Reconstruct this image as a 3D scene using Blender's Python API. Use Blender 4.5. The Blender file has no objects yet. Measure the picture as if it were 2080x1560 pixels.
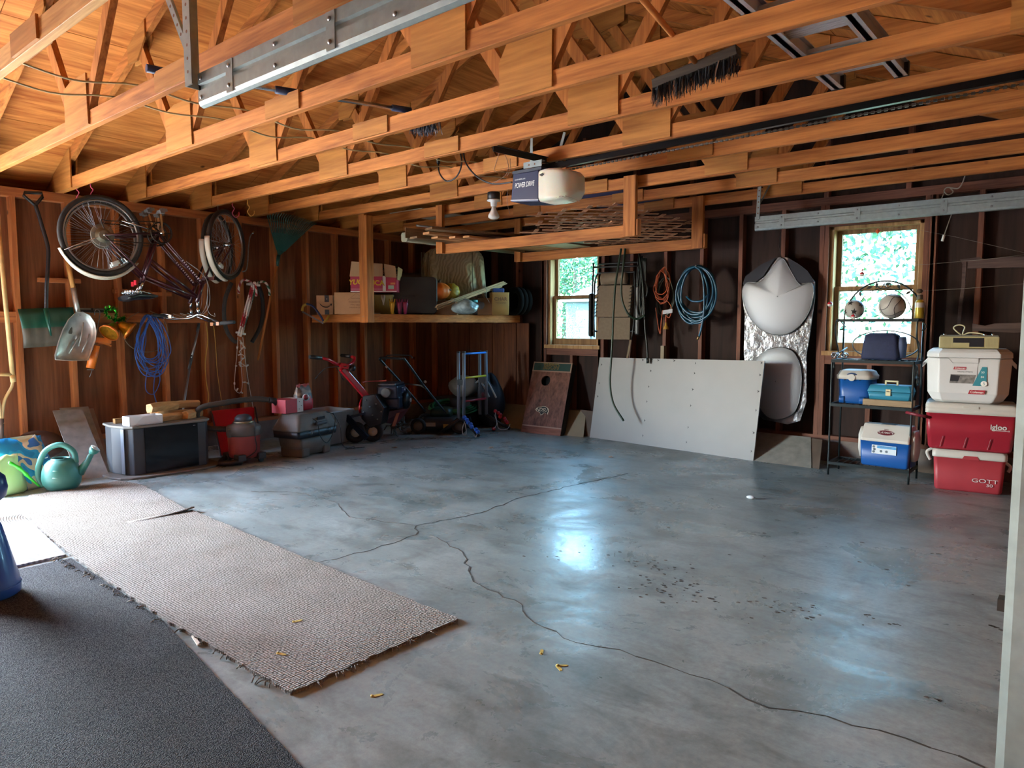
import bpy, bmesh, math, random
from mathutils import Vector, Matrix, Euler
random.seed(7)
C = bpy.context.scene.collection
S = bpy.context.scene
V = Vector
PI = math.pi

# ---------------------------------------------------------------- camera
cam_d = bpy.data.cameras.new('camera')
cam_d.sensor_fit = 'HORIZONTAL'; cam_d.sensor_width = 36.0
cam_d.lens = 36.0 * 1442.0 / 2080.0
cam_d.clip_start = 0.02; cam_d.clip_end = 300
cam = bpy.data.objects.new('camera', cam_d); C.objects.link(cam)
cam.location = (0, 0, 1.25)
cam.rotation_euler = (math.radians(90 - 4.757), 0, math.radians(40.18))
S.camera = cam

# ---------------------------------------------------------------- daylight
S.view_settings.view_transform = 'Standard'
S.view_settings.look = 'None'
S.view_settings.gamma = 1.0
S.view_settings.use_curve_mapping = False
S.view_settings.exposure = 2.7
world = bpy.data.worlds.new('daylight'); S.world = world
world.use_nodes = True
wn = world.node_tree; bg = wn.nodes['Background']
sky = wn.nodes.new('ShaderNodeTexSky')
sky.sky_type = 'NISHITA'; sky.sun_disc = False
sky.sun_elevation = math.radians(48); sky.sun_rotation = math.radians(246)
sky.air_density = 1.0; sky.dust_density = 1.0; sky.ozone_density = 1.5
wn.links.new(sky.outputs[0], bg.inputs[0])
bg.inputs[1].default_value = 3.2
sun_d = bpy.data.lights.new('sun', 'SUN'); sun_d.energy = 17.0; sun_d.angle = 0.0093
sun_d.color = (1.0, 0.95, 0.86)
sun = bpy.data.objects.new('sun', sun_d); C.objects.link(sun)
sun.rotation_euler = Vector((1.94, 0.873, -2.36)).to_track_quat('-Z', 'Y').to_euler()   # through the side door by the bikes


def portal(loc, rot, sx, sy):
    d = bpy.data.lights.new('daylight_portal', 'AREA'); d.shape = 'RECTANGLE'
    d.size = sx; d.size_y = sy; d.cycles.is_portal = True
    o = bpy.data.objects.new('daylight_portal', d); C.objects.link(o)
    o.location = loc; o.rotation_euler = rot


portal((-7.22, 0.155, 1.02), (math.radians(90), 0, math.radians(-90)), 1.76, 2.04)
portal((-4.85, 6.95, 1.55), (math.radians(-90), 0, 0), 0.62, 1.0)
portal((-1.63, 6.95, 1.58), (math.radians(-90), 0, 0), 0.62, 1.05)

# ---------------------------------------------------------------- materials
MATS = {}


def lin(c):
    return tuple(((v / 12.92) if v <= 0.04045 else ((v + 0.055) / 1.055) ** 2.4) for v in c)


def hx(s):
    return lin(tuple(int(s[i:i + 2], 16) / 255 for i in (0, 2, 4)))


def mat(name, col, rough=0.6, metal=0.0, var=0.0, scale=12.0, bump=0.0, bscale=None, alpha=None, trans=0.0, spec=0.5, sheen=0.0, coat=0.0, var2=None):
    """plain procedural material; var = brightness variation by noise"""
    if name in MATS: return MATS[name]
    m = bpy.data.materials.new(name); m.use_nodes = True
    nt = m.node_tree; b = nt.nodes['Principled BSDF']
    c = hx(col) if isinstance(col, str) else col
    b.inputs['Base Color'].default_value = (*c, 1)
    b.inputs['Roughness'].default_value = rough
    b.inputs['Metallic'].default_value = metal
    b.inputs['Specular IOR Level'].default_value = spec
    if coat: b.inputs['Coat Weight'].default_value = coat
    if trans: b.inputs['Transmission Weight'].default_value = trans
    if sheen: b.inputs['Sheen Weight'].default_value = sheen
    if alpha is not None: b.inputs['Alpha'].default_value = alpha
    if var or bump:
        tc = nt.nodes.new('ShaderNodeTexCoord')
        nz = nt.nodes.new('ShaderNodeTexNoise'); nz.inputs['Scale'].default_value = scale
        nz.inputs['Detail'].default_value = 6
        nt.links.new(tc.outputs['Object'], nz.inputs['Vector'])
        if var:
            rp = nt.nodes.new('ShaderNodeValToRGB')
            rp.color_ramp.elements[0].position = 0.3; rp.color_ramp.elements[1].position = 0.7
            lo = hx(var2) if var2 else tuple(max(0, v * (1 - var)) for v in c)
            hi = tuple(min(1, v * (1 + var * 0.6)) for v in c)
            rp.color_ramp.elements[0].color = (*lo, 1); rp.color_ramp.elements[1].color = (*hi, 1)
            nt.links.new(nz.outputs['Fac'], rp.inputs['Fac'])
            nt.links.new(rp.outputs['Color'], b.inputs['Base Color'])
        if bump:
            n2 = nz
            if bscale:
                n2 = nt.nodes.new('ShaderNodeTexNoise'); n2.inputs['Scale'].default_value = bscale; n2.inputs['Detail'].default_value = 4
                nt.links.new(tc.outputs['Object'], n2.inputs['Vector'])
            bp = nt.nodes.new('ShaderNodeBump'); bp.inputs['Strength'].default_value = bump; bp.inputs['Distance'].default_value = 0.01
            nt.links.new(n2.outputs['Fac'], bp.inputs['Height'])
            nt.links.new(bp.outputs['Normal'], b.inputs['Normal'])
    MATS[name] = m
    return m


def wood(name, c1, c2, axis='X', rough=0.6, ring=1.0, knots=True, dark=None, fine=1.0):
    """sawn timber: grain stretched along one axis, with knots"""
    if name in MATS: return MATS[name]
    m = bpy.data.materials.new(name); m.use_nodes = True
    nt = m.node_tree; b = nt.nodes['Principled BSDF']; L = nt.links.new
    b.inputs['Roughness'].default_value = rough; b.inputs['Specular IOR Level'].default_value = 0.25
    tc = nt.nodes.new('ShaderNodeTexCoord'); mp = nt.nodes.new('ShaderNodeMapping')
    oi = nt.nodes.new('ShaderNodeObjectInfo')
    ad = nt.nodes.new('ShaderNodeVectorMath'); ad.operation = 'ADD'
    sc = nt.nodes.new('ShaderNodeVectorMath'); sc.operation = 'SCALE'; sc.inputs[0].default_value = (7.1, 3.3, 5.7)
    L(oi.outputs['Random'], sc.inputs['Scale']); L(tc.outputs['Object'], ad.inputs[0]); L(sc.outputs[0], ad.inputs[1])
    L(ad.outputs[0], mp.inputs['Vector'])
    st = {'X': (0.9, 14, 14), 'Y': (14, 0.9, 14), 'Z': (14, 14, 0.9)}[axis]
    mp.inputs['Scale'].default_value = tuple(v * ring for v in st)
    n1 = nt.nodes.new('ShaderNodeTexNoise'); n1.inputs['Scale'].default_value = 1.6 * fine; n1.inputs['Detail'].default_value = 5; n1.inputs['Distortion'].default_value = 0.8
    L(mp.outputs[0], n1.inputs['Vector'])
    n2 = nt.nodes.new('ShaderNodeTexNoise'); n2.inputs['Scale'].default_value = 7 * fine; n2.inputs['Detail'].default_value = 3
    L(mp.outputs[0], n2.inputs['Vector'])
    n3 = nt.nodes.new('ShaderNodeTexNoise'); n3.inputs['Scale'].default_value = 1.3; n3.inputs['Detail'].default_value = 2
    L(ad.outputs[0], n3.inputs['Vector'])
    mx = nt.nodes.new('ShaderNodeMath'); mx.operation = 'MULTIPLY_ADD'; mx.inputs[1].default_value = 0.55
    L(n1.outputs['Fac'], mx.inputs[0])
    m2 = nt.nodes.new('ShaderNodeMath'); m2.operation = 'MULTIPLY'; m2.inputs[1].default_value = 0.25
    L(n2.outputs['Fac'], m2.inputs[0]); L(m2.outputs[0], mx.inputs[2])
    m3 = nt.nodes.new('ShaderNodeMath'); m3.operation = 'MULTIPLY_ADD'; m3.inputs[1].default_value = 0.25
    L(n3.outputs['Fac'], m3.inputs[0]); L(mx.outputs[0], m3.inputs[2])
    rp = nt.nodes.new('ShaderNodeValToRGB')
    rp.color_ramp.elements[0].position = 0.36; rp.color_ramp.elements[1].position = 0.66
    rp.color_ramp.elements[0].color = (*hx(c1), 1); rp.color_ramp.elements[1].color = (*hx(c2), 1)
    L(m3.outputs[0], rp.inputs['Fac'])
    out = rp.outputs['Color']
    if knots:
        vo = nt.nodes.new('ShaderNodeTexVoronoi'); vo.inputs['Scale'].default_value = 3.1
        L(ad.outputs[0], vo.inputs['Vector'])
        kr = nt.nodes.new('ShaderNodeValToRGB'); kr.color_ramp.elements[0].position = 0.035; kr.color_ramp.elements[1].position = 0.085
        kr.color_ramp.elements[0].color = (0.22, 0.18, 0.16, 1); kr.color_ramp.elements[1].color = (1, 1, 1, 1)
        L(vo.outputs['Distance'], kr.inputs['Fac'])
        mm = nt.nodes.new('ShaderNodeMixRGB'); mm.blend_type = 'MULTIPLY'; mm.inputs[0].default_value = 1
        L(out, mm.inputs[1]); L(kr.outputs['Color'], mm.inputs[2]); out = mm.outputs[0]
    L(out, b.inputs['Base Color'])
    bp = nt.nodes.new('ShaderNodeBump'); bp.inputs['Strength'].default_value = 0.25; bp.inputs['Distance'].default_value = 0.004
    L(mx.outputs[0], bp.inputs['Height']); L(bp.outputs['Normal'], b.inputs['Normal'])
    MATS[name] = m
    return m


# ---------------------------------------------------------------- mesh builder
class MB:
    """collects shapes; build() links them as ONE mesh object"""

    def __init__(self):
        self.v = []; self.f = []; self.mi = []; self.cur = 0; self.sm = []; self.smooth = False

    def add(self, vs, fs, smooth=None):
        o = len(self.v); self.v += [tuple(p) for p in vs]
        for f in fs:
            self.f.append(tuple(i + o for i in f)); self.mi.append(self.cur)
            self.sm.append(self.smooth if smooth is None else smooth)
        return self

    def box(self, a, b):
        x0, y0, z0 = [min(a[i], b[i]) for i in range(3)]; x1, y1, z1 = [max(a[i], b[i]) for i in range(3)]
        vs = [(x0, y0, z0), (x1, y0, z0), (x1, y1, z0), (x0, y1, z0), (x0, y0, z1), (x1, y0, z1), (x1, y1, z1), (x0, y1, z1)]
        return self.add(vs, [(0, 3, 2, 1), (4, 5, 6, 7), (0, 1, 5, 4), (1, 2, 6, 5), (2, 3, 7, 6), (3, 0, 4, 7)], False)

    def obox(self, c, ux, uy, uz):
        """box from centre and three half-axis vectors"""
        c, ux, uy, uz = V(c), V(ux), V(uy), V(uz)
        vs = [c + ux * a + uy * b + uz * d for d in (-1, 1) for a, b in ((-1, -1), (1, -1), (1, 1), (-1, 1))]
        return self.add(vs, [(0, 3, 2, 1), (4, 5, 6, 7), (0, 1, 5, 4), (1, 2, 6, 5), (2, 3, 7, 6), (3, 0, 4, 7)], False)

    def bar(self, p, q, w, h, up=(0, 0, 1)):
        """rectangular bar from p to q, w across, h along up"""
        p, q = V(p), V(q); d = (q - p); n = d.normalized(); u = V(up)
        s = n.cross(u)
        if s.length < 1e-5: s = n.cross(V((1, 0, 0)))
        s.normalize(); u = s.cross(n).normalized()
        return self.obox((p + q) / 2, d / 2, s * (w / 2), u * (h / 2))

    def hexa(self, q, off):
        """quad (or polygon) swept by a vector"""
        q = [V(p) for p in q]; off = V(off); n = len(q)
        vs = q + [p + off for p in q]
        fs = [tuple(reversed(range(n))), tuple(range(n, 2 * n))] + [(i, (i + 1) % n, n + (i + 1) % n, n + i) for i in range(n)]
        return self.add(vs, fs, False)

    def loft(self, rings, cap=True, closed=True, smooth=True):
        n = len(rings[0]); vs = [p for r in rings for p in r]; fs = []
        m = n if closed else n - 1
        for i in range(len(rings) - 1):
            for j in range(m):
                k = (j + 1) % n
                fs.append((i * n + j, i * n + k, (i + 1) * n + k, (i + 1) * n + j))
        self.add(vs, fs, smooth)
        if cap and closed:
            self.add(rings[0], [tuple(reversed(range(n)))], False); self.add(rings[-1], [tuple(range(n))], False)
        return self

    def tube(self, pts, r, n=8, cap=True, closed=False):
        pts = [V(p) for p in pts]; N = len(pts)
        rr = r if isinstance(r, (list, tuple)) else [r] * N
        rings = []; prev = None
        for i in range(N):
            if closed: t = pts[(i + 1) % N] - pts[i - 1]
            else: t = pts[min(i + 1, N - 1)] - pts[max(i - 1, 0)]
            if t.length < 1e-9: t = V((0, 0, 1))
            t.normalize()
            if prev is None:
                a = V((0, 0, 1)) if abs(t.z) < 0.9 else V((1, 0, 0)); u = t.cross(a).normalized()
            else:
                u = prev - t * prev.dot(t)
                if u.length < 1e-6: u = t.orthogonal()
                u.normalize()
            prev = u; w = t.cross(u)
            rings.append([pts[i] + (u * math.cos(2 * PI * k / n) + w * math.sin(2 * PI * k / n)) * rr[i] for k in range(n)])
        if closed: rings.append(rings[0]); cap = False
        return self.loft(rings, cap)

    def cyl(self, p, q, r, r2=None, n=20):
        r2 = r if r2 is None else r2
        return self.tube([p, q], [r, r2], n)

    def lathe(self, prof, c=(0, 0, 0), n=28, ax=(0, 0, 1), cap=True):
        """profile of (radius, height) turned about an axis through c"""
        c = V(c); ax = V(ax).normalized(); u = ax.orthogonal().normalized(); w = ax.cross(u)
        rings = [[c + ax * z + (u * math.cos(2 * PI * k / n) + w * math.sin(2 * PI * k / n)) * max(r, 1e-4) for k in range(n)] for r, z in prof]
        return self.loft(rings, cap)

    def sphere(self, c, r, n=20, m=12, sq=(1, 1, 1)):
        c = V(c)
        rings = [[c + V((r * sq[0] * math.sin(PI * i / m) * math.cos(2 * PI * k / n), r * sq[1] * math.sin(PI * i / m) * math.sin(2 * PI * k / n), -r * sq[2] * math.cos(PI * i / m))) for k in range(n)] for i in range(m + 1)]
        rings[0] = [p + (p - c) * 0.0 + V((1e-4 * math.cos(k), 1e-4 * math.sin(k), 0)) for k, p in enumerate(rings[0])]
        return self.loft(rings, True)

    def torus(self, c, ax, R, r, n=40, m=10, a0=0, a1=2 * PI, u=None):
        c = V(c); ax = V(ax).normalized(); u = V(u).normalized() if u else ax.orthogonal().normalized(); w = ax.cross(u)
        full = abs(a1 - a0 - 2 * PI) < 1e-6
        k = n if full else n + 1
        pts = [c + (u * math.cos(a0 + (a1 - a0) * i / n) + w * math.sin(a0 + (a1 - a0) * i / n)) * R for i in range(k)]
        return self.tube(pts, r, m, closed=full)

    def rrect(self, c, ux, uy, hx_, hy_, r, seg=5):
        """outline of a rounded rectangle, as a list of points"""
        c, ux, uy = V(c), V(ux), V(uy); out = []
        for sx, sy, a in ((1, 1, 0), (-1, 1, 90), (-1, -1, 180), (1, -1, 270)):
            for k in range(seg + 1):
                t = math.radians(a + 90 * k / seg)
                out.append(c + ux * (sx * (hx_ - r) + r * math.cos(t)) + uy * (sy * (hy_ - r) + r * math.sin(t)))
        return out

    def rbox(self, prof, c=(0, 0, 0), ux=(1, 0, 0), uy=(0, 1, 0), uz=(0, 0, 1), seg=5):
        """stack of rounded rectangles: prof = [(z, half_x, half_y, corner_r)]"""
        c, uz = V(c), V(uz)
        return self.loft([self.rrect(c + uz * z, ux, uy, a, b, min(r, a * .999, b * .999), seg) for z, a, b, r in prof])

    def build(self, name, mats, parent=None, bevel=0.0, seg=2, sub=0, origin=None):
        me = bpy.data.meshes.new(name)
        me.from_pydata(self.v, [], self.f)
        if not isinstance(mats, (list, tuple)): mats = [mats]
        for m in mats: me.materials.append(m)
        me.polygons.foreach_set('material_index', self.mi)
        me.polygons.foreach_set('use_smooth', self.sm)
        bm = bmesh.new(); bm.from_mesh(me)
        bmesh.ops.remove_doubles(bm, verts=bm.verts, dist=1e-6)
        bmesh.ops.recalc_face_normals(bm, faces=bm.faces)
        bm.to_mesh(me); bm.free()
        o = bpy.data.objects.new(name, me); C.objects.link(o)
        if parent is not None:
            o.parent = parent
            r = parent
            if r.get('_w'): o.location = -V(r['_w'])
        elif origin is not None:
            me.transform(Matrix.Translation(-V(origin))); o.location = origin
        if bevel:
            b = o.modifiers.new('bevel', 'BEVEL'); b.width = bevel; b.segments = seg; b.limit_method = 'ANGLE'; b.angle_limit = math.radians(40)
        if sub:
            b = o.modifiers.new('sub', 'SUBSURF'); b.levels = sub; b.render_levels = sub
        return o


def onto(a, b, t):
    return V(a).lerp(V(b), t)


def tag(o, label=None, cat=None, group=None, kind=None):
    if label: o['label'] = label
    if cat: o['category'] = cat
    if group: o['group'] = group
    if kind: o['kind'] = kind
    return o


def thing(name, loc, label, cat, group=None, rz=0.0, world=True):
    """an Empty at the thing's base; with world=True its parts are modelled in world coordinates"""
    o = bpy.data.objects.new(name, None); C.objects.link(o)
    o.empty_display_size = 0.05
    o.location = loc; o.rotation_euler = (0, 0, rz)
    if world and not rz: o['_w'] = tuple(loc)
    return tag(o, label, cat, group)


def copy_tree(o, parent=None):
    c = o.copy(); C.objects.link(c); c.parent = parent
    for ch in list(o.children): copy_tree(ch, c)
    return c


def text(body, name, m, parent, origin, ux, uy, height, ext=0.0006, shear=0.0, align='CENTER', space=1.0, stretch=1.0, bold=0.0):
    """lettering as a thin mesh; origin is the middle of the line, ux reading direction, uy up"""
    cu = bpy.data.curves.new(name, 'FONT'); cu.body = body; cu.size = 1.0; cu.extrude = 0.0
    cu.align_x = align; cu.align_y = 'CENTER'; cu.shear = shear; cu.space_character = space; cu.offset = bold
    t = bpy.data.objects.new(name, cu); C.objects.link(t)
    dg = bpy.context.evaluated_depsgraph_get()
    me = bpy.data.meshes.new_from_object(t.evaluated_get(dg))
    bpy.data.objects.remove(t); bpy.data.curves.remove(cu)
    ux, uy = V(ux).normalized(), V(uy).normalized(); n = ux.cross(uy)
    s = height / 0.7
    M = Matrix(((ux.x * s * stretch, uy.x * s, n.x, origin[0]), (ux.y * s * stretch, uy.y * s, n.y, origin[1]), (ux.z * s * stretch, uy.z * s, n.z, origin[2]), (0, 0, 0, 1)))
    me.transform(M); me.materials.clear(); me.materials.append(m); me.name = name
    o = bpy.data.objects.new(name, me); C.objects.link(o)
    o.parent = parent
    r = parent
    if r.get('_w'): o.location = -V(r['_w'])
    return o


def smooth_path(pts, k=8, closed=False):
    """Catmull-Rom through the points"""
    pts = [V(p) for p in pts]; n = len(pts); out = []
    rng = range(n) if closed else range(n - 1)
    for i in rng:
        p0 = pts[(i - 1) % n] if (closed or i > 0) else pts[0]
        p1 = pts[i]; p2 = pts[(i + 1) % n]
        p3 = pts[(i + 2) % n] if (closed or i + 2 < n) else pts[-1]
        for j in range(k):
            t = j / k
            out.append(0.5 * ((2 * p1) + (p2 - p0) * t + (2 * p0 - 5 * p1 + 4 * p2 - p3) * t * t + (3 * p1 - p0 - 3 * p2 + p3) * t ** 3))
    if not closed: out.append(pts[-1])
    return out


# common materials
FIR = {a: wood('fir_framing_' + a, '7d4519', 'c27b3d', a) for a in 'XYZ'}
STUDL = {a: wood('stud_timber_' + a, '7a3f20', 'b5703f', a) for a in 'XYZ'}  # left wall's studs: the daylight on them is put into a brighter tone
STUDB = {a: wood('back_stud_timber_' + a, '4d2d20', '7c4f3b', a) for a in 'XYZ'}  # darker copy of the same stud timber, for the back wall
FIRL = {a: wood('lit_fir_' + a, 'a06a30', 'dca866', a) for a in 'XYZ'}  # brighter copy of the fir: daylight put into the nearest trusses' tone
PLYG = wood('gusset_plywood', '84501f', 'b87c3c', 'X', ring=0.7, knots=False)
GALV = mat('galvanized_steel', '8b9694', 0.4, 0.45, 0.12, 30)
BLACKP = mat('black_plastic', '0e0e10', 0.45)
BLACKM = mat('black_painted_metal', '0b0c0d', 0.4, 0.2)
DGREY = mat('dark_grey_plastic', '33363a', 0.5)
GREYP = mat('grey_plastic', '7d8184', 0.5)
WHITEP = mat('white_plastic', 'd6d6d2', 0.4)
CREAMP = mat('cream_plastic', 'c9c29a', 0.5)
CHROME = mat('chrome', 'c8ccd0', 0.16, 1.0)
STEEL = mat('worn_steel', '8d8f90', 0.35, 0.9, 0.3, 25)
RUBBER = mat('black_rubber', '17171a', 0.75, 0, 0.4, 20)
CARD = mat('cardboard', 'b98f66', 0.85, 0, 0.12, 6)
# ================================================================ SETTING
XL, YR, XD, YF = -7.08, 6.80, 0.25, -1.0
DY0, DY1, DZ = -0.73, 1.04, 2.03               # doorway in the bike wall, just out of the frame      # stud faces: bike wall, window wall; door wall, front wall


def concrete_material():
    m = bpy.data.materials.new('concrete_floor'); m.use_nodes = True
    nt = m.node_tree; b = nt.nodes['Principled BSDF']; L = nt.links.new
    tc = nt.nodes.new('ShaderNodeTexCoord')
    def nz(scale, det=6, rough=0.6, dist=0.0, sc=None):
        n = nt.nodes.new('ShaderNodeTexNoise'); n.inputs['Scale'].default_value = scale; n.inputs['Detail'].default_value = det
        n.inputs['Roughness'].default_value = rough; n.inputs['Distortion'].default_value = dist
        if sc:
            mp = nt.nodes.new('ShaderNodeMapping'); mp.inputs['Scale'].default_value = sc
            L(tc.outputs['Object'], mp.inputs['Vector']); L(mp.outputs[0], n.inputs['Vector'])
        else: L(tc.outputs['Object'], n.inputs['Vector'])
        return n
    def ramp(src, p0, c0, p1, c1):
        r = nt.nodes.new('ShaderNodeValToRGB'); r.color_ramp.elements[0].position = p0; r.color_ramp.elements[1].position = p1
        r.color_ramp.elements[0].color = (*c0, 1); r.color_ramp.elements[1].color = (*c1, 1); L(src, r.inputs['Fac']); return r.outputs['Color']
    def mul(a, c, fac=1.0):
        x = nt.nodes.new('ShaderNodeMixRGB'); x.blend_type = 'MULTIPLY'; x.inputs[0].default_value = fac; L(a, x.inputs[1]); L(c, x.inputs[2]); return x.outputs[0]
    base = ramp(nz(0.9, 8, 0.62, 0.4).outputs['Fac'], 0.33, hx('798582'), 0.68, hx('a3afab'))
    fine = ramp(nz(38, 5, 0.7).outputs['Fac'], 0.25, (0.72, 0.72, 0.72), 0.75, (1.12, 1.12, 1.12))
    stain = ramp(nz(2.6, 7, 0.65, 0.9, (1, 1.7, 1)).outputs['Fac'], 0.36, (0.62, 0.6, 0.57), 0.52, (1, 1, 1))
    scr = ramp(nz(5, 3, 0.6, 0, (0.35, 3.4, 1)).outputs['Fac'], 0.3, (0.86, 0.86, 0.86), 0.7, (1.05, 1.05, 1.05))
    col = mul(mul(mul(base, fine), stain, 0.8), scr)
    L(col, b.inputs['Base Color'])
    rn = nt.nodes.new('ShaderNodeMapRange'); rn.inputs[1].default_value = 0.35; rn.inputs[2].default_value = 0.65; rn.inputs[3].default_value = 0.17; rn.inputs[4].default_value = 0.52
    L(nz(1.7, 7, 0.7, 0.5).outputs['Fac'], rn.inputs[0]); L(rn.outputs[0], b.inputs['Roughness'])
    b.inputs['Specular IOR Level'].default_value = 0.5
    bp = nt.nodes.new('ShaderNodeBump'); bp.inputs['Strength'].default_value = 0.25; bp.inputs['Distance'].default_value = 0.004
    L(nz(24, 6, 0.75).outputs['Fac'], bp.inputs['Height']); L(bp.outputs['Normal'], b.inputs['Normal'])
    return m


CONC = concrete_material()
tag(MB().box((-7.3, -0.9, -0.15), (0.4, 7.0, 0)).build('floor', CONC), kind='structure')

# siding: dark-stained plywood inside face
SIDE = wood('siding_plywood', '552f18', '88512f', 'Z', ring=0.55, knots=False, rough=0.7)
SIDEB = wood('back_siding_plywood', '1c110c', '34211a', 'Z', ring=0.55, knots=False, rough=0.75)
CURBM = mat('curb_block', '6e6259', 0.85, 0, 0.3, 9, 0.4)


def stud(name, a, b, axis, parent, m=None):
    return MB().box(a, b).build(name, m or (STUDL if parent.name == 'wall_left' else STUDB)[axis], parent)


# -------- left wall (bikes)
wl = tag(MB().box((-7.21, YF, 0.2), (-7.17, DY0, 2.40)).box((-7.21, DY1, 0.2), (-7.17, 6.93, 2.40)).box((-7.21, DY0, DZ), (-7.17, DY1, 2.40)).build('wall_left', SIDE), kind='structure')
MB().box((-7.24, YF, 0), (XL, DY0, 0.2)).build('curb', CURBM, wl); MB().box((-7.24, DY1, 0), (XL, 6.93, 0.2)).build('curb', CURBM, wl)
MB().box((-7.17, DY1, 0.2), (XL, 6.80, 0.238)).build('sill_plate', STUDL['Y'], wl)
MB().box((-7.17, YF, 2.32), (XL, 6.80, 2.395)).build('top_plate', STUDL['Y'], wl)
ys = [4.76 + 0.406 * n for n in range(-13, 6)]
for y in ys:
    if DY0 - .03 < y < DY1 + .03: continue
    stud('stud', (-7.17, y - 0.019, 0.238), (XL, y + 0.019, 2.32), 'Z', wl)
for i in range(len(ys) - 1):                      # blocking between the studs
    if 1.3 < ys[i] < 3.3:
        stud('blocking', (-7.165, ys[i] + 0.019, 1.27 if i % 2 else 1.275), (XL - 0.005, ys[i + 1] - 0.019, 1.36), 'Y', wl)
for y, z in ((2.25, 1.62), (3.05, 1.53), (2.85, 1.545)):
    stud('blocking', (-7.165, y - 0.16, z), (XL - 0.01, y + 0.16, z + 0.038), 'Y', wl)

# -------- back wall (windows)
WIN = [(-5.20, -4.47, 0.985, 2.10), (-2.00, -1.25, 0.985, 2.13)]     # rough openings x0,x1,z0,z1
mb = MB()
xs = [-7.21] + [v for w in WIN for v in w[:2]] + [XD + 0.05]
mb.box((xs[0], 6.89, 0.2), (xs[1], 6.93, 2.53)).box((xs[2], 6.89, 0.2), (xs[3], 6.93, 2.53)).box((xs[4], 6.89, 0.2), (xs[5], 6.93, 2.53))
for x0, x1, z0, z1 in WIN:
    mb.box((x0, 6.89, 0.2), (x1, 6.93, z0)).box((x0, 6.89, z1), (x1, 6.93, 2.53))
mb.hexa([(-7.21, 6.89, 2.53), (XD + 0.05, 6.89, 2.53), (-3.54, 6.89, 4.06)], (0, 0.04, 0))
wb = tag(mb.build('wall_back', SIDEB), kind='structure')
MB().box((-7.21, YR, 0), (XD, 6.95, 0.2)).build('curb', CURBM, wb)
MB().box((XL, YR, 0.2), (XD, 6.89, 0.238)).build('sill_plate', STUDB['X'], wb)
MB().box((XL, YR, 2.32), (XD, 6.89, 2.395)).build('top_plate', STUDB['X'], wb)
bx = [-2.82 - 0.406 * n for n in range(0, 11)] + [-2.41, -1.175, -0.85, -0.44, -0.03]
for x in bx:
    if any(w[0] - .02 < x < w[1] + .02 for w in WIN): continue
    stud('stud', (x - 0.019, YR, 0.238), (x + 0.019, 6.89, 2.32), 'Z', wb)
for x0, x1, z0, z1 in WIN:                         # trimmers, header and sill of the openings
    for x in (x0 - 0.022, x0 - 0.062, x1 + 0.022, x1 + 0.062):
        stud('stud', (x - 0.019, YR, 0.238), (x + 0.019, 6.89, 2.32), 'Z', wb)
    stud('header', (x0 - 0.003, YR + .004, z1), (x1 + 0.003, 6.888, z1 + 0.09), 'X', wb)
    stud('window_apron', (x0 - 0.003, YR + .004, z0 - 0.09), (x1 + 0.003, 6.888, z0), 'X', wb)
    xm = (x0 + x1) / 2
    stud('stud', (xm - 0.019, YR, 0.238), (xm + 0.019, 6.89, z0 - 0.09), 'Z', wb)
for k in range(8):                                  # gable studs above the plate
    x = -6.0 + k * 0.66
    stud('stud', (x - 0.019, 6.81, 2.395), (x + 0.019, 6.89, 2.45 + (3.4 - abs(x + 3.54)) * 0.4), 'Z', wb)
# paneling boards in the corner under the shelf
PANEL = wood('corner_paneling', '4a2a19', '774b30', 'Z', ring=0.8)
pb = MB()
for k in range(8):
    x = -7.05 + k * 0.2
    pb.box((x, 6.775 + 0.006 * (k % 2), 0.21), (x + 0.19, 6.799, 1.27))
pb.build('corner_paneling', PANEL, wb)

# -------- door wall and front wall (behind the camera)
mb = MB().box((XD, YF, 0), (XD + .09, 6.93, 2.53))
tag(mb.build('wall_right', SIDE), kind='structure')
mb = MB().box((-7.21, YF - .09, 0), (XD + .09, YF, 2.53))
mb.hexa([(-7.21, YF - .09, 2.53), (XD + .09, YF - .09, 2.53), (-3.54, YF - .09, 4.06)], (0, 0.09, 0))
tag(mb.build('wall_front', SIDE), kind='structure')

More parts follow.
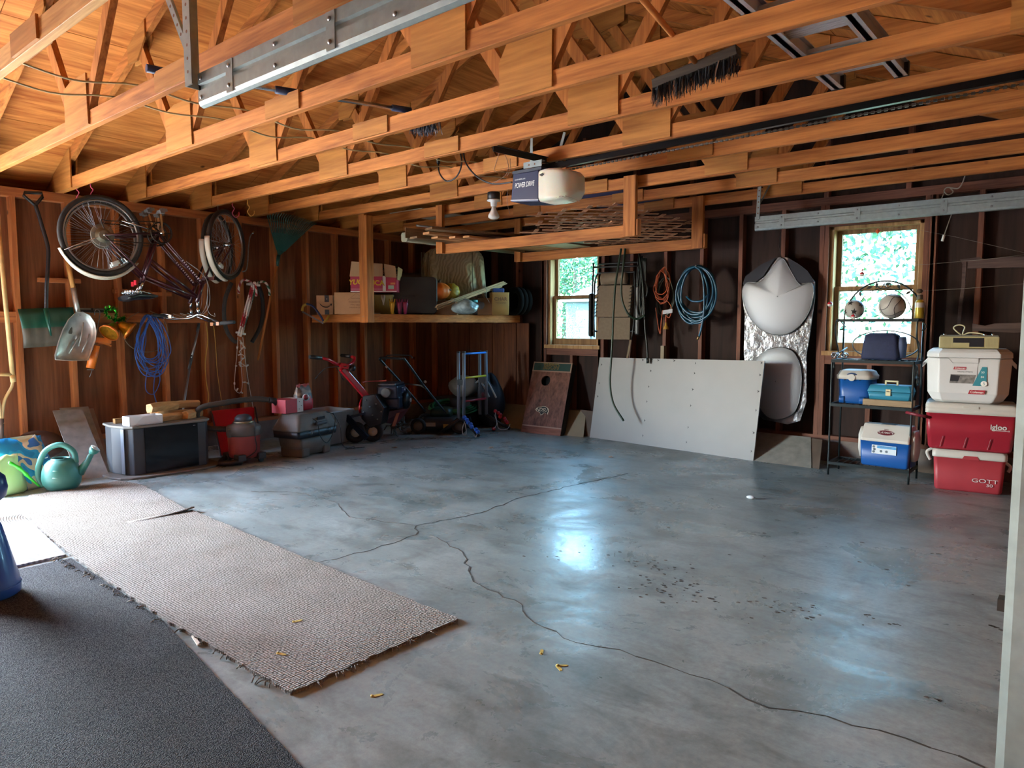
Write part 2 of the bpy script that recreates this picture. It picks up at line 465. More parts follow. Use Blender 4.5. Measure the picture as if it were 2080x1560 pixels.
# -------- windows
FRAME = wood('weathered_window_frame', '6b4a2c', 'b58f5f', 'Z', knots=False, rough=0.7)
SASH = wood('old_window_sash', '5a3d26', '9a7850', 'Z', knots=False, rough=0.7)
glass = bpy.data.materials.new('window_glass'); glass.use_nodes = True
nt = glass.node_tree; nt.nodes.clear()
go = nt.nodes.new('ShaderNodeOutputMaterial'); gm = nt.nodes.new('ShaderNodeMixShader'); gt = nt.nodes.new('ShaderNodeBsdfTransparent'); gg = nt.nodes.new('ShaderNodeBsdfGlossy')
gt.inputs[0].default_value = (0.52, 0.62, 0.60, 1); gg.inputs['Roughness'].default_value = 0.05; gm.inputs[0].default_value = 0.06
nt.links.new(gt.outputs[0], gm.inputs[1]); nt.links.new(gg.outputs[0], gm.inputs[2]); nt.links.new(gm.outputs[0], go.inputs[0])
for i, (x0, x1, z0, z1) in enumerate(WIN):
    zm = 1.575
    w = MB()
    for a, b in (((x0, 6.83, z0), (x0 + .035, 6.97, z1)), ((x1 - .035, 6.83, z0), (x1, 6.97, z1)), ((x0, 6.83, z1 - .03), (x1, 6.97, z1)), ((x0 - .03, 6.79, z0 - .012), (x1 + .03, 6.99, z0 + .03))): w.box(a, b)
    wo = tag(w.build('window_%d' % (i + 1), FRAME, bevel=.003), kind='structure')
    for (za, zb, y) in ((zm - .02, z1 - .03, 6.925), (z0 + .03, zm + .02, 6.885)):
        s = MB(); a0, a1 = x0 + .035, x1 - .035; t = .042
        bt = .075 if za < 1.2 else .035
        s.box((a0, y, za), (a0 + t, y + .035, zb)).box((a1 - t, y, za), (a1, y + .035, zb)).box((a0 + t, y, zb - .035), (a1 - t, y + .035, zb)).box((a0 + t, y, za), (a1 - t, y + .035, za + bt))
        so = s.build('sash', SASH, wo, bevel=.003)
        MB().box((a0 + t, y + .015, za + bt), (a1 - t, y + .019, zb - .035)).build('window_pane', glass, so)

# -------- roof sheathing
PLYR = wood('roof_plywood', '944c18', 'd88e48', 'Y', ring=0.35, knots=True, fine=2.2, rough=0.65)
ct = MB(); RS = 0.417
ZR = 2.395 + 0.045
def roofz(x): return ZR + 0.11 + (3.6 - abs(x + 3.54)) * RS
for side in (-1, 1):
    for n in range(4):
        a, b = n * 0.99, min((n + 1) * 0.99, 3.95) - 0.005
        xa, xb = -3.54 + side * a, -3.54 + side * b
        for y0 in (-1.2, 1.49, 3.93, 6.37):
            y1 = min(y0 + 2.435, 7.1) if y0 > 0 else 1.485
            ct.hexa([(xa, y0, roofz(xa)), (xb, y0, roofz(xb)), (xb, y1, roofz(xb)), (xa, y1, roofz(xa))], (0, 0, 0.013))
tag(ct.build('ceiling', PLYR), kind='structure')

# -------- trusses
def truss(y, label, idx):
    t = thing('roof_truss', (-3.54, y, 2.395), label, 'roof truss', 'wooden roof trusses')
    w2 = .019; zb = 2.395; h = .092
    fm = FIR if idx > 3 else FIRL if idx < 3 else FIR
    MB().box((-7.12, y - w2, zb), (0.04, y + w2, zb + h)).build('bottom_chord', fm['X'], t, bevel=.002)
    for s in (-1, 1):
        def P(d, z): return (-3.54 + s * d, y, z)
        rz = lambda d: ZR + 0.11 + (3.6 - d) * RS
        MB().hexa([(-3.54 + s * d, y - w2, z) for d, z in ((3.86, rz(3.86) - .006), (0.0, rz(0) - .006), (0.0, rz(0) - .1), (3.86, rz(3.86) - .1))], (0, 2 * w2, 0)).build('rafter', fm['X'], t)
        dA = 1.22
        MB().bar(P(dA + .10, zb + .08), P(1.80, rz(1.80) - .08), .08, .038, (0, 1, 0)).build('web', FIR['Z'], t)
        MB().bar(P(dA - .10, zb + .06), P(0.05, rz(0) - .12), .08, .038, (0, 1, 0)).build('web', FIR['Z'], t)
        for ysd in (-1, 1):
            ya = y + ysd * w2; off = (0, ysd * .011, 0)
            ch = [(dA - .18, zb + .012), (dA + .18, zb + .012), (dA + .18, zb + .27), (dA + .05, zb + .30), (dA - .17, zb + .30)]
            if s > 0: ch = [(dA - .17, zb + .012), (dA + .17, zb + .012), (dA + .17, zb + .31), (dA - .1, zb + .31), (dA - .17, zb + .2)]
            MB().hexa([(-3.54 + s * d, ya, z) for d, z in ch], off).build('gusset', PLYG, t)
            hh = [(3.60, zb + .0), (3.17, zb + .0), (3.17, rz(3.17) - .01), (3.60, rz(3.60) - .01)]
            MB().hexa([(-3.54 + s * d, ya, z) for d, z in hh], off).build('gusset', PLYG, t)
            rr = [(1.66, rz(1.66) - .012), (1.95, rz(1.95) - .012), (1.95, rz(1.95) - .13), (1.80, rz(1.8) - .2), (1.66, rz(1.66) - .13)]
            MB().hexa([(-3.54 + s * d, ya, z) for d, z in rr], off).build('gusset', PLYG, t)
    for ysd in (-1, 1):
        ya = y + ysd * w2; off = (0, ysd * .011, 0)
        MB().hexa([(-3.71, ya, zb + .008), (-3.38, ya, zb + .008), (-3.38, ya, zb + .105), (-3.71, ya, zb + .105)], off).build('gusset', PLYG, t)
        MB().hexa([(-3.85, ya, roofz(-3.85) - .012), (-3.54, ya, roofz(-3.54) - .012), (-3.23, ya, roofz(-3.23) - .012), (-3.23, ya, roofz(-3.23) - .16), (-3.54, ya, roofz(-3.54) - .34), (-3.85, ya, roofz(-3.85) - .16)], off).build('gusset', PLYG, t)
    return t

TY = [2.27 + 0.605 * k for k in range(-4, 8)]
TL = ['wooden roof truss cut off at the top left corner, ahead of the first whole one',
      'wooden roof truss out of view just above the camera',
      'wooden roof truss nearest the camera, crossing the top left corner',
      'wooden roof truss beside the bent galvanized track end, second from the camera',
      'wooden roof truss carrying the hooks of the bicycle rear wheel',
      'wooden roof truss with a plain chord next behind the rear wheel hook truss',
      'wooden roof truss carrying the hooks of the bicycle front wheels',
      'wooden roof truss in front of the garage door opener',
      'wooden roof truss just behind the opener, above the bare bulb',
      'wooden roof truss that carries the front frame of the hanging lumber rack',
      'wooden roof truss over the middle of the hanging lumber rack',
      'rearmost wooden roof truss, nearest the window wall']
for i, y in enumerate(TY):
    if i < 1 or y < -0.3: continue
    truss(y, TL[i], i)
# outdoors
GRASS = mat('lawn_grass', '353f1b', 0.9, 0, 0.4, 3, 0.6, 60)
tag(MB().box((-60, 7.2, -0.25), (60, 90, -0.2)).build('lawn', GRASS), kind='structure')
DRIVE = mat('sunlit_driveway', 'd6cebe', 0.85, 0, 0.2, 4)
tag(MB().box((-40, -40, -0.25), (40, -1.12, -0.16)).box((-40, -1.12, -0.25), (-7.26, 7.2, -0.16)).box((0.42, -1.12, -0.25), (40, 7.2, -0.16)).build('driveway', DRIVE), kind='structure')
# ================================================================ FLOOR COVERINGS
def carpet_mat(name, c1, c2, scale, strength, loop=True):
    m = bpy.data.materials.new(name); m.use_nodes = True
    nt = m.node_tree; b = nt.nodes['Principled BSDF']; L = nt.links.new
    b.inputs['Roughness'].default_value = 0.95; b.inputs['Specular IOR Level'].default_value = 0.1
    tc = nt.nodes.new('ShaderNodeTexCoord')
    vo = nt.nodes.new('ShaderNodeTexVoronoi'); vo.inputs['Scale'].default_value = scale; vo.inputs['Randomness'].default_value = 0.35 if loop else 1.0
    L(tc.outputs['Object'], vo.inputs['Vector'])
    rp = nt.nodes.new('ShaderNodeValToRGB'); rp.color_ramp.elements[0].position = 0.05; rp.color_ramp.elements[1].position = 0.6
    rp.color_ramp.elements[0].color = (*hx(c2), 1); rp.color_ramp.elements[1].color = (*hx(c1), 1)
    L(vo.outputs['Distance'], rp.inputs['Fac'])
    nz = nt.nodes.new('ShaderNodeTexNoise'); nz.inputs['Scale'].default_value = 3; nz.inputs['Detail'].default_value = 6
    L(tc.outputs['Object'], nz.inputs['Vector'])
    r2 = nt.nodes.new('ShaderNodeValToRGB'); r2.color_ramp.elements[0].position = 0.3; r2.color_ramp.elements[1].position = 0.65
    r2.color_ramp.elements[0].color = (0.82, 0.8, 0.77, 1); r2.color_ramp.elements[1].color = (1.05, 1.05, 1.05, 1)
    L(nz.outputs['Fac'], r2.inputs['Fac'])
    mx = nt.nodes.new('ShaderNodeMixRGB'); mx.blend_type = 'MULTIPLY'; mx.inputs[0].default_value = 1
    L(rp.outputs['Color'], mx.inputs[1]); L(r2.outputs['Color'], mx.inputs[2]); L(mx.outputs[0], b.inputs['Base Color'])
    bp = nt.nodes.new('ShaderNodeBump'); bp.inputs['Strength'].default_value = strength; bp.inputs['Distance'].default_value = 0.008; bp.invert = True
    L(vo.outputs['Distance'], bp.inputs['Height']); L(bp.outputs['Normal'], b.inputs['Normal'])
    return m


DARKC = carpet_mat('dark_loop_carpet', '2c2d2f', '6c6d6c', 230, 0.9, False)
BERB = carpet_mat('berber_carpet', '6b6760', 'aca79d', 85, 1.0)


def sheet(name, outline, z, th, m, label, cat, jag=0.0, group=None):
    pts = []
    n = len(outline)
    for i in range(n):
        a, b = V((*outline[i], 0)), V((*outline[(i + 1) % n], 0)); k = max(1, int((b - a).length / .03)) if jag else 1
        nrm = V((-(b - a).y, (b - a).x, 0)).normalized()
        for j in range(k):
            p = a + (b - a) * (j / k) + nrm * (random.uniform(-jag, jag) if j else 0)
            pts.append((p.x, p.y, z))
    o = MB().hexa(pts, (0, 0, th)).build(name, m, origin=(outline[0][0], outline[0][1], z))
    return tag(o, label, cat, group)


sheet('dark_carpet', [(-4.19, 1.31), (-4.2, -0.15), (-0.95, -0.15), (-0.95, 0.93), (-1.69, 1.075), (-2.4, 1.18), (-3.0, 1.265)], 0.0, 0.009, DARKC,
      'dark grey carpet piece filling the bottom left corner of the photo', 'carpet', 0.002)
sheet('pale_carpet_runner', [(-4.62, 1.36), (-4.14, 1.317), (-3.0, 1.275), (-2.06, 1.28), (-2.05, 2.075), (-3.2, 2.11), (-4.66, 2.19)], 0.0, 0.014, BERB,
      'longer pale berber carpet runner on the concrete, ending near the middle of the floor', 'carpet', 0.006)
ca = sheet('pale_carpet_runner', [(-5.98, 1.62), (-5.5, 1.45), (-4.60, 1.352), (-4.62, 1.8), (-4.64, 2.17), (-5.69, 2.30), (-6.0, 2.25)], 0.0, 0.012, BERB,
           'shorter pale berber carpet piece beside the watering can, with a curled end', 'carpet', 0.006)
cb = MB()
pr = []
for i in range(9):
    t = i / 8; y = 1.78 + t * .41; hgt = .013 + .022 * t * t
    pr.append([(-4.70, y, .012), (-4.665, y, hgt), (-4.64, y + .006, hgt + .002), (-4.628, y, hgt - .004), (-4.66, y, hgt - .008)])
cb.loft(pr, cap=True, closed=True)
e = cb.build('curled_edge', BERB); e.parent = ca; e.location = -V(ca.location)
# loose yarn of the frayed edge
fr = MB()
for i in range(46):
    x = random.uniform(-4.3, -2.1); y = 1.275 + random.uniform(-.01, .005); a = random.uniform(-2.6, -.5); l = random.uniform(.015, .05)
    fr.tube([(x, y, .012), (x + l * .5 * math.cos(a), y + l * .5 * math.sin(a), .016), (x + l * math.cos(a), y + l * math.sin(a), .005)], .0025, 4)
for i in range(22):
    y = random.uniform(1.3, 2.06); x = -2.05; a = random.uniform(-.8, .8); l = random.uniform(.01, .035)
    fr.tube([(x, y, .012), (x + l * math.cos(a), y + l * math.sin(a), .004)], .0022, 4)
fo = fr.build('frayed_yarn', BERB); fo.parent = bpy.data.objects['pale_carpet_runner']; fo.location = -V(fo.parent.location); fo['kind'] = 'stuff'
# ribbed mat with concentric ridges
MATM = bpy.data.materials.new('ribbed_mat'); MATM.use_nodes = True
nt = MATM.node_tree; b = nt.nodes['Principled BSDF']; b.inputs['Roughness'].default_value = 0.9
tc = nt.nodes.new('ShaderNodeTexCoord'); mp = nt.nodes.new('ShaderNodeMapping'); wv = nt.nodes.new('ShaderNodeTexWave')
wv.wave_type = 'RINGS'; wv.rings_direction = 'SPHERICAL'; wv.inputs['Scale'].default_value = 14
mp.inputs['Location'].default_value = (0.95, -0.35, 0); mp.inputs['Scale'].default_value = (1, 1.6, 0)
rp = nt.nodes.new('ShaderNodeValToRGB'); rp.color_ramp.elements[0].color = (*hx('77756f'), 1); rp.color_ramp.elements[1].color = (*hx('aaa7a0'), 1)
bp = nt.nodes.new('ShaderNodeBump'); bp.inputs['Strength'].default_value = 0.8; bp.inputs['Distance'].default_value = 0.008
for a_, b_ in ((tc.outputs['Object'], mp.inputs['Vector']), (mp.outputs[0], wv.inputs['Vector']), (wv.outputs['Fac'], rp.inputs['Fac']), (rp.outputs['Color'], b.inputs['Base Color']), (wv.outputs['Fac'], bp.inputs['Height']), (bp.outputs['Normal'], b.inputs['Normal'])): nt.links.new(a_, b_)
sheet('ribbed_mat', [(-4.27, 1.31), (-5.42, 1.42), (-5.42, 0.25), (-4.24, 0.25)], 0.0, 0.012, MATM, 'ribbed grey door mat with curved ridges at the left edge', 'mat')

# cracks in the slab: thin dark channels that belong to the floor
CRK = mat('crack_shadowed_grit', '3b372f', 0.95)
def crack(pts, w=.006):
    mb = MB()
    for i in range(len(pts) - 1):
        a, b = V(pts[i]), V(pts[i + 1]); n = max(2, int((b - a).length / .06)); q = []
        d = V((-(b - a).y, (b - a).x, 0)).normalized()
        for j in range(n + 1):
            q.append(a + (b - a) * (j / n) + d * (random.uniform(-.014, .014) if 0 < j < n else 0))
        for j in range(n):
            ww = w * random.uniform(.12, .75)
            mb.hexa([q[j] + d * ww, q[j] - d * ww, q[j + 1] - d * ww * .9, q[j + 1] + d * ww * .9], (0, 0, .0012))
    o = mb.build('floor_crack', CRK, bpy.data.objects['floor'])
    return o
crack([(-3.065,5.142,0.000), (-3.153,4.511,0.000), (-3.224,3.929,0.000), (-3.162,3.413,0.000), (-3.261,2.932,0.000)], .006)
crack([(-3.261,2.932,0.000), (-3.746,2.791,0.000), (-4.144,2.963,0.000), (-4.617,2.952,0.000), (-4.900,2.754,0.000)], .006)
crack([(-3.261,2.932,0.000), (-3.120,2.805,0.000), (-3.096,2.470,0.000), (-3.138,2.112,0.000)], .005)
crack([(-3.060,2.856,0.000), (-2.675,2.747,0.000), (-2.444,2.551,0.000), (-2.319,2.456,0.000), (-1.961,2.390,0.000), (-1.797,2.273,0.000), (-1.555,2.233,0.000), (-1.388,2.291,0.000), (-1.096,2.284,0.000), (-0.948,2.282,0.000), (-0.798,2.244,0.000), (-0.634,2.316,0.000), (-0.414,2.342,0.000), (-0.212,2.325,0.000)], .007)
# spalled pits, each a rough dark scab flush with the slab
PIT = mat('spalled_concrete', '4a453d', 0.95, 0, 0.5, 60)
pit = MB()
def pits(cx, cy, sx, sy, n):
    for i in range(n):
        x, y = random.gauss(cx, sx), random.gauss(cy, sy); r = random.uniform(.002, .011)
        k = 8; ph = random.uniform(0, 6)
        pit.hexa([(x + r * random.uniform(.6, 1.5) * math.cos(ph + 2 * PI * j / k), y + r * random.uniform(.5, 1.1) * math.sin(ph + 2 * PI * j / k), 0) for j in range(k)], (0, 0, .001))
for p, s, n in (((-1.600,2.995,0.000), .10, 40), ((-1.846,3.234,0.000), .09, 14), ((-1.340,2.975,0.000), .16, 24), ((-1.036,3.120,0.000), .10, 26), ((-1.643,3.228,0.000), .12, 16), ((-2.159,3.440,0.000), .4, 14), ((-1.181,3.921,0.000), .5, 18), ((-2.302,2.974,0.000), .2, 8)):
    pits(p[0], p[1], s, s * .6, n)
for p in ((-0.637,3.233,0.000), (-0.391,2.652,0.000), (-0.302,3.471,0.000), (-0.748,3.258,0.000), (-0.679,4.399,0.000)): pits(p[0], p[1], .015, .01, 5)
pit.build('spalled_pits', PIT, bpy.data.objects['floor'])

# maple seeds and leaves
SEED = mat('dry_maple_seed', 'b9a24a', 0.7, 0, 0.25, 40)
def seed(p, rz, label, double=False):
    o = MB()
    for s in ((1, -1) if double else (1,)):
        a = rz + (0.5 * s if double else 0)
        u = V((math.cos(a), math.sin(a), 0)); w = V((-u.y, u.x, 0)) * (s if double else 1)
        pts = [V(p) + u * t + w * q for t, q in ((0, -.004), (.008, -.008), (.02, -.006), (.036, -.004), (.045, .003), (.04, .009), (.02, .007), (.006, .006))]
        o.hexa(pts, (0, 0, .0015)); o.sphere(V(p) + u * .006 + V((0, 0, .003)), .006, 8, 6, (1, .8, .5))
    return tag(o.build('maple_seed', SEED, origin=p), label, 'maple seed', 'fallen maple seeds')
seed((-2.550,1.598,0.015), 1.2, 'single dry maple seed on the pale carpet, farther from its near edge')
seed((-2.350,1.405,0.015), .2, 'single dry maple seed on the pale carpet, closest to its frayed left edge')
seed((-1.849,1.448,0.000), 1.0, 'single yellow maple seed on bare concrete near the bottom of the photo')
seed((-1.598,2.060,0.000), 2.0, 'single maple seed just above the winged pair on the concrete')
seed((-1.501,2.030,0.000), .1, 'paired maple seed with two wings lying near the long crack', True)
LEAF = mat('dead_leaf', '8f7b68', 0.8, 0, 0.3, 30)
def leaf(p, s, label):
    o = MB(); rr = random.Random(int(p[0] * 1000))
    for k in range(3):
        a = rr.uniform(0, 6); c = V(p) + V((math.cos(a), math.sin(a), 0)) * s * .4
        q = [c + V((s * .6 * rr.uniform(.5, 1.2) * math.cos(t * PI / 4), s * .45 * rr.uniform(.5, 1.2) * math.sin(t * PI / 4), s * rr.uniform(.02, .35))) for t in range(8)]
        o.hexa(q, (0, 0, .002))
    return tag(o.build('dead_leaf', LEAF, origin=p), label, 'leaf', 'crumpled dead leaves')
leaf((-5.529,4.697,0.000), .035, 'crumpled dead leaf on the floor in front of the tiller')
leaf((-4.778,5.331,0.000), .035, 'crumpled dead leaf on the floor in front of the ladder toss frame')
leaf((-3.567,5.683,0.000), .03, 'crumpled dead leaf on the floor below the leaning white board')
WAD = mat('crumpled_white_paper', 'b9bfc2', 0.8)
tag(MB().sphere((-1.932,4.956,0.012), .022, 9, 6, (1.5, .8, .6)).build('paper_wad', WAD, origin=(-1.951,5.004,0.000)), 'small pale crumpled paper wad on the bare floor right of centre', 'paper scrap')
tag(MB().bar((-2.755,1.279,0.006), (-2.659,1.256,0.006), .012, .006).build('wood_splinter', mat('pale_splinter', 'd9cdb8', .8), origin=(-2.724,1.275,0.000)), 'pale wood splinter between the dark and pale carpets', 'splinter')

# ================================================================ LEFT WALL
# ---- snow shovel
sh = thing('snow_shovel', (-7.000,2.100,1.334), 'green snow shovel with bent dark shaft and D handle hung on the left wall', 'snow shovel')
SHG = mat('green_shovel_plastic', '0c4a3c', 0.35); SHB = mat('worn_shovel_plastic', '4b4338', 0.5, 0, .2, 15)
MB().tube(smooth_path([(-7.000,2.061,2.259), (-7.000,2.097,2.104), (-6.990,2.132,1.920), (-6.980,2.127,1.795), (-6.960,2.100,1.584), (-6.960,2.086,1.367)], 6), .016, 10).build('shaft', mat('shovel_shaft', '3a3a3e', .3, .7), sh)
MB().tube([(-7.000,1.987,2.351), (-7.000,2.113,2.364), (-7.000,2.115,2.332), (-7.000,2.064,2.260), (-7.000,2.053,2.259), (-7.000,1.979,2.326)], .013, 8, closed=True).build('d_handle', BLACKP, sh)
def blade_rings(px):
    rows = []
    for t, bulge in px: rows.append(t)
    return rows
bl = MB()
rows = []
for i in range(7):
    t = i / 6
    y0 = 628 + (706 - 628) * t; bul = .09 * math.sin(PI * min(1, t * .9)) 
    xa = 39 + (50 - 39) * t; xb = 152 + (148 - 152) * t
    A, B = V((-6.970,1.893,1.381)), V((-6.970,2.310,1.405)); A2, B2 = V((-6.970,1.916,1.057)), V((-6.970,2.287,1.078))
    p, q = A.lerp(A2, t), B.lerp(B2, t)
    rows.append([p.lerp(q, k / 16) + V((-.045 + bul * .5 + .012 * abs(math.sin(k / 16 * PI * 5)) * (0.2 < t < 1), 0, 0)) for k in range(17)])
bl.cur = 0
for i in range(6):
    bl.cur = 0 if i < 3 else 1
    bl.add(rows[i] + rows[i + 1], [(k, k + 1, 17 + k + 1, 17 + k) for k in range(16)], True)
o = bl.build('blade', [SHG, SHB], sh); so = o.modifiers.new('solid', 'SOLIDIFY'); so.thickness = .005
MB().tube([(-6.950,2.084,1.384), (-6.900,2.075,1.292), (-6.900,2.095,1.158)], [.022, .016, .006], 8).build('socket_rib', SHG, sh)

# ---- aluminium scoop shovel
sc = thing('scoop_shovel', (-6.950,2.321,1.120), 'worn aluminium scoop shovel with wooden handle hung over the snow shovel', 'scoop shovel')
ALU = mat('worn_aluminium', 'b4b4b0', 0.4, 0.75, 0.35, 9, .15)
MB().cyl((-7.000,2.268,1.869), (-6.970,2.309,1.551), .019).build('handle', wood('tool_handle', 'a06c34', 'd29a58', 'Z', knots=False), sc)
MB().tube([(-6.970,2.306,1.572), (-6.960,2.316,1.456), (-6.950,2.331,1.328)], [.021, .022, .018], 12).build('socket', ALU, sc)
out = [(-6.930,2.294,1.361), (-6.930,2.345,1.366), (-6.930,2.403,1.337), (-6.930,2.440,1.272), (-6.930,2.452,1.198), (-6.930,2.441,1.119), (-6.930,2.405,1.023), (-6.930,2.373,0.937), (-6.930,2.240,0.938), (-6.930,2.116,0.951), (-6.930,2.114,0.989), (-6.930,2.154,1.123), (-6.930,2.189,1.216), (-6.930,2.234,1.301)]
cen = V((-6.930,2.295,1.121)); sb = MB()
rings = []
for f, d in ((1, .035), (.97, .0), (.8, -.02), (.5, -.032), (.2, -.036), (.02, -.037)):
    rings.append([cen.lerp(V(p), f) + V((d + .0, 0, 0)) for p in out])
sb.loft(rings, cap=False)
o = sb.build('blade', ALU, sc); so = o.modifiers.new('solid', 'SOLIDIFY'); so.thickness = .004
rb = MB()
for a, b in (((172,672),(166,706)), ((160,676),(141,718)), ((183,678),(166,718))): pass
for p, q in (((-6.945,2.366,1.272), (-6.940,2.315,1.060)), ((-6.940,2.336,1.181), (-6.935,2.234,1.002)), ((-6.940,2.403,1.172), (-6.935,2.334,1.008))):
    rb.tube([p, V(p).lerp(V(q), .5) + V((.012, 0, 0)), q], [.005, .009, .005], 8)
rb.build('rib', ALU, sc)

# ---- spade at the left edge and a pole above it
spd = thing('garden_spade', (-6.950,1.730,0.223), 'garden spade with wooden D handle standing at the left edge', 'spade')
WH = mat('weathered_handle', 'b8925c', 0.6, 0, 0.3, 8)
MB().tube([(-6.930,1.623,0.854), (-6.930,1.817,0.840)], .015, 10).build('grip', WH, spd)
MB().tube(smooth_path([(-6.930,1.810,0.824), (-6.930,1.799,0.743), (-6.930,1.741,0.625), (-6.930,1.715,0.444)], 6), [.012] * 18 + [.018], 8).build('fork', WH, spd)
MB().tube(smooth_path([(-6.930,1.635,0.834), (-6.930,1.651,0.753), (-6.930,1.701,0.628), (-6.930,1.712,0.445)], 6), .012, 8).build('fork', WH, spd)
RUST = mat('rusty_steel', '5b4334', 0.7, .3, .4, 20)
MB().tube([(-6.930,1.714,0.485), (-6.930,1.703,0.323)], .019, 10).build('socket', RUST, spd)
MB().hexa([(-6.930,1.624,0.353), (-6.930,1.737,0.340), (-6.900,1.724,0.234), (-6.880,1.689,0.107), (-6.880,1.620,0.117), (-6.900,1.605,0.250)], (-.006, 0, 0)).build('blade', RUST, spd)
pl = thing('wooden_pole', (-6.930,1.805,0.796), 'long pale wooden tool handle slanting down the left edge of the wall', 'tool handle')
MB().tube([(-6.980,1.780,2.285), (-6.950,1.790,1.571), (-6.930,1.809,0.812)], .017, 12).build('shaft', WH, pl)
MB().cyl((-6.930,1.807,0.837), (-6.930,1.811,0.779), .02).build('end_cap', WH, pl)

# ---- two grey brackets on the blocking
GB = mat('dusty_grey_box', '6d6457', 0.8)
for p, lab in (((-7.100,2.425,1.409), 'left of two small dusty grey boxes on the wall blocking'), ((-7.100,2.530,1.411), 'right of two small dusty grey boxes on the wall blocking')):
    t = thing('grey_box', (p[0], p[1], 1.36), lab, 'box', 'small boxes on the blocking')
    MB().box((p[0] - .05, p[1] - .05, 1.36), (p[0] + .06, p[1] + .04, 1.40)).build('body', GB, t, bevel=.004)
    MB().box((p[0] + .06, p[1] - .045, 1.363), (p[0] + .066, p[1] + .035, 1.385)).build('front_recess', mat('dark_recess', '2b2822', .8), t)

# ---- wire hook, caulking gun, tinsel bells
tag(MB().tube(smooth_path([(-6.980,2.468,1.338), (-6.980,2.474,1.377), (-6.980,2.495,1.387), (-6.980,2.514,1.360), (-6.980,2.493,1.250), (-6.980,2.467,1.118)], 6), .0035, 6).build('metal_hook', STEEL, origin=(-6.980,2.489,1.250)), 'thin bent metal rod hooked beside the aluminium scoop', 'hook')
cg = thing('caulking_gun', (-6.950,2.434,0.987), 'orange caulking gun hanging upside down below the tinsel bells', 'caulking gun')
ORG = mat('orange_enamel', 'cf6a1c', 0.45, 0, .15, 20)
MB().tube([(-6.950,2.454,1.066), (-6.950,2.404,0.865)], .036, 16).build('barrel', ORG, cg)
MB().bar((-6.950,2.436,1.119), (-6.950,2.586,1.103), .03, .05).build('grip', ORG, cg, bevel=.008)
MB().tube([(-6.950,2.471,1.092), (-6.950,2.528,1.086), (-6.950,2.584,1.058)], [.014, .013, .007], 8).build('trigger', ORG, cg)
MB().bar((-6.950,2.376,0.853), (-6.950,2.428,0.851), .012, .008).tube([(-6.950,2.416,0.847), (-6.950,2.393,0.786)], .0025, 5).build('nozzle_wire', STEEL, cg)
MB().cyl((-6.950,2.446,1.075), (-6.950,2.502,1.338), .004).build('rod', STEEL, cg)
tb = thing('tinsel_bell_decoration', (-6.960,2.657,1.295), 'christmas decoration of two gold bells with green tinsel loop', 'christmas decoration')
TIN = mat('green_tinsel', '1f8a1c', 0.25, .7); GOLD = mat('gold_foil', 'b98a26', 0.3, .8, .4, 30)
tn = MB()
loop = smooth_path([(-6.930,2.637,1.286), (-6.930,2.572,1.316), (-6.930,2.541,1.365), (-6.930,2.567,1.396), (-6.930,2.616,1.392), (-6.930,2.631,1.339), (-6.930,2.621,1.295), (-6.930,2.662,1.295), (-6.930,2.697,1.313), (-6.920,2.665,1.250), (-6.930,2.629,1.196)], 7)
for p in loop:
    for k in range(7):
        d = V((random.gauss(0, 1), random.gauss(0, 1), random.gauss(0, 1))).normalized() * random.uniform(.022, .042)
        s = d.orthogonal().normalized() * .004
        tn.add([p - s, p + s, p + d], [(0, 1, 2)], False)
o = tn.build('tinsel', TIN, tb); o['kind'] = 'stuff'
def bell(c, ax, s):
    MB().lathe([(.003, -.0), (.02 * s, .0), (.034 * s, .018), (.04 * s, .05), (.052 * s, .085), (.066 * s, .10), (.067 * s, .108)], c, 24, ax).build('bell', GOLD, tb)
    MB().lathe([(.067 * s, .104), (.07 * s, .12), (.062 * s, .12)], c, 24, ax, cap=False).build('bell_rim', mat('orange_foil', 'c8681c', .4, .4), tb)
bell((-6.910,2.619,1.250), V((.35, -.62, -.55)), 1.25); bell((-6.890,2.633,1.259), V((.35, .62, -.5)), 1.25)
MB().sphere((-6.900,2.625,1.268), .014, 10, 8).sphere((-6.900,2.599,1.250), .012, 10, 8).build('berry', mat('red_berry', '7a1420', .4), tb)

# ---- blue cable coil
BLU = mat('blue_rope', '2a5aa8', 0.5)
bc = MB(); r_ = random.Random(3)
for k in range(13):
    w = r_.uniform(.10, .19); c = V((-6.970,2.915,1.111)) + V((r_.uniform(-.03, .06), r_.uniform(-.05, .05), 0)); top = 1.345 - r_.uniform(0, .02); bot = r_.uniform(.74, 1.0)
    pts = []
    for j in range(18):
        t = 2 * PI * j / 18; zz = (top + bot) / 2 + (top - bot) / 2 * math.cos(t)
        sw = w * (.75 + .35 * math.cos(t + PI)) + r_.uniform(-.012, .012)
        pts.append((c.x + r_.uniform(-.01, .01), c.y + sw * math.sin(t) + .02 * (1 - (zz - .8)), zz))
    bc.tube(smooth_path(pts, 3, True), .0042, 5, closed=True)
bc.tube(smooth_path([(-6.970,2.987,0.875), (-6.970,3.013,0.722), (-6.970,2.948,0.594), (-6.970,2.877,0.646), (-6.970,2.904,0.855)], 6), .0042, 5)
bc.tube(smooth_path([(-6.970,2.987,0.875), (-6.970,2.950,0.641), (-6.970,2.971,0.497), (-6.970,2.967,0.393)], 6), .0042, 5)
tag(bc.build('blue_cable', BLU, origin=(-6.970,2.924,1.343)), 'tangled coil of thin blue cable hung on the left wall', 'cable coil')
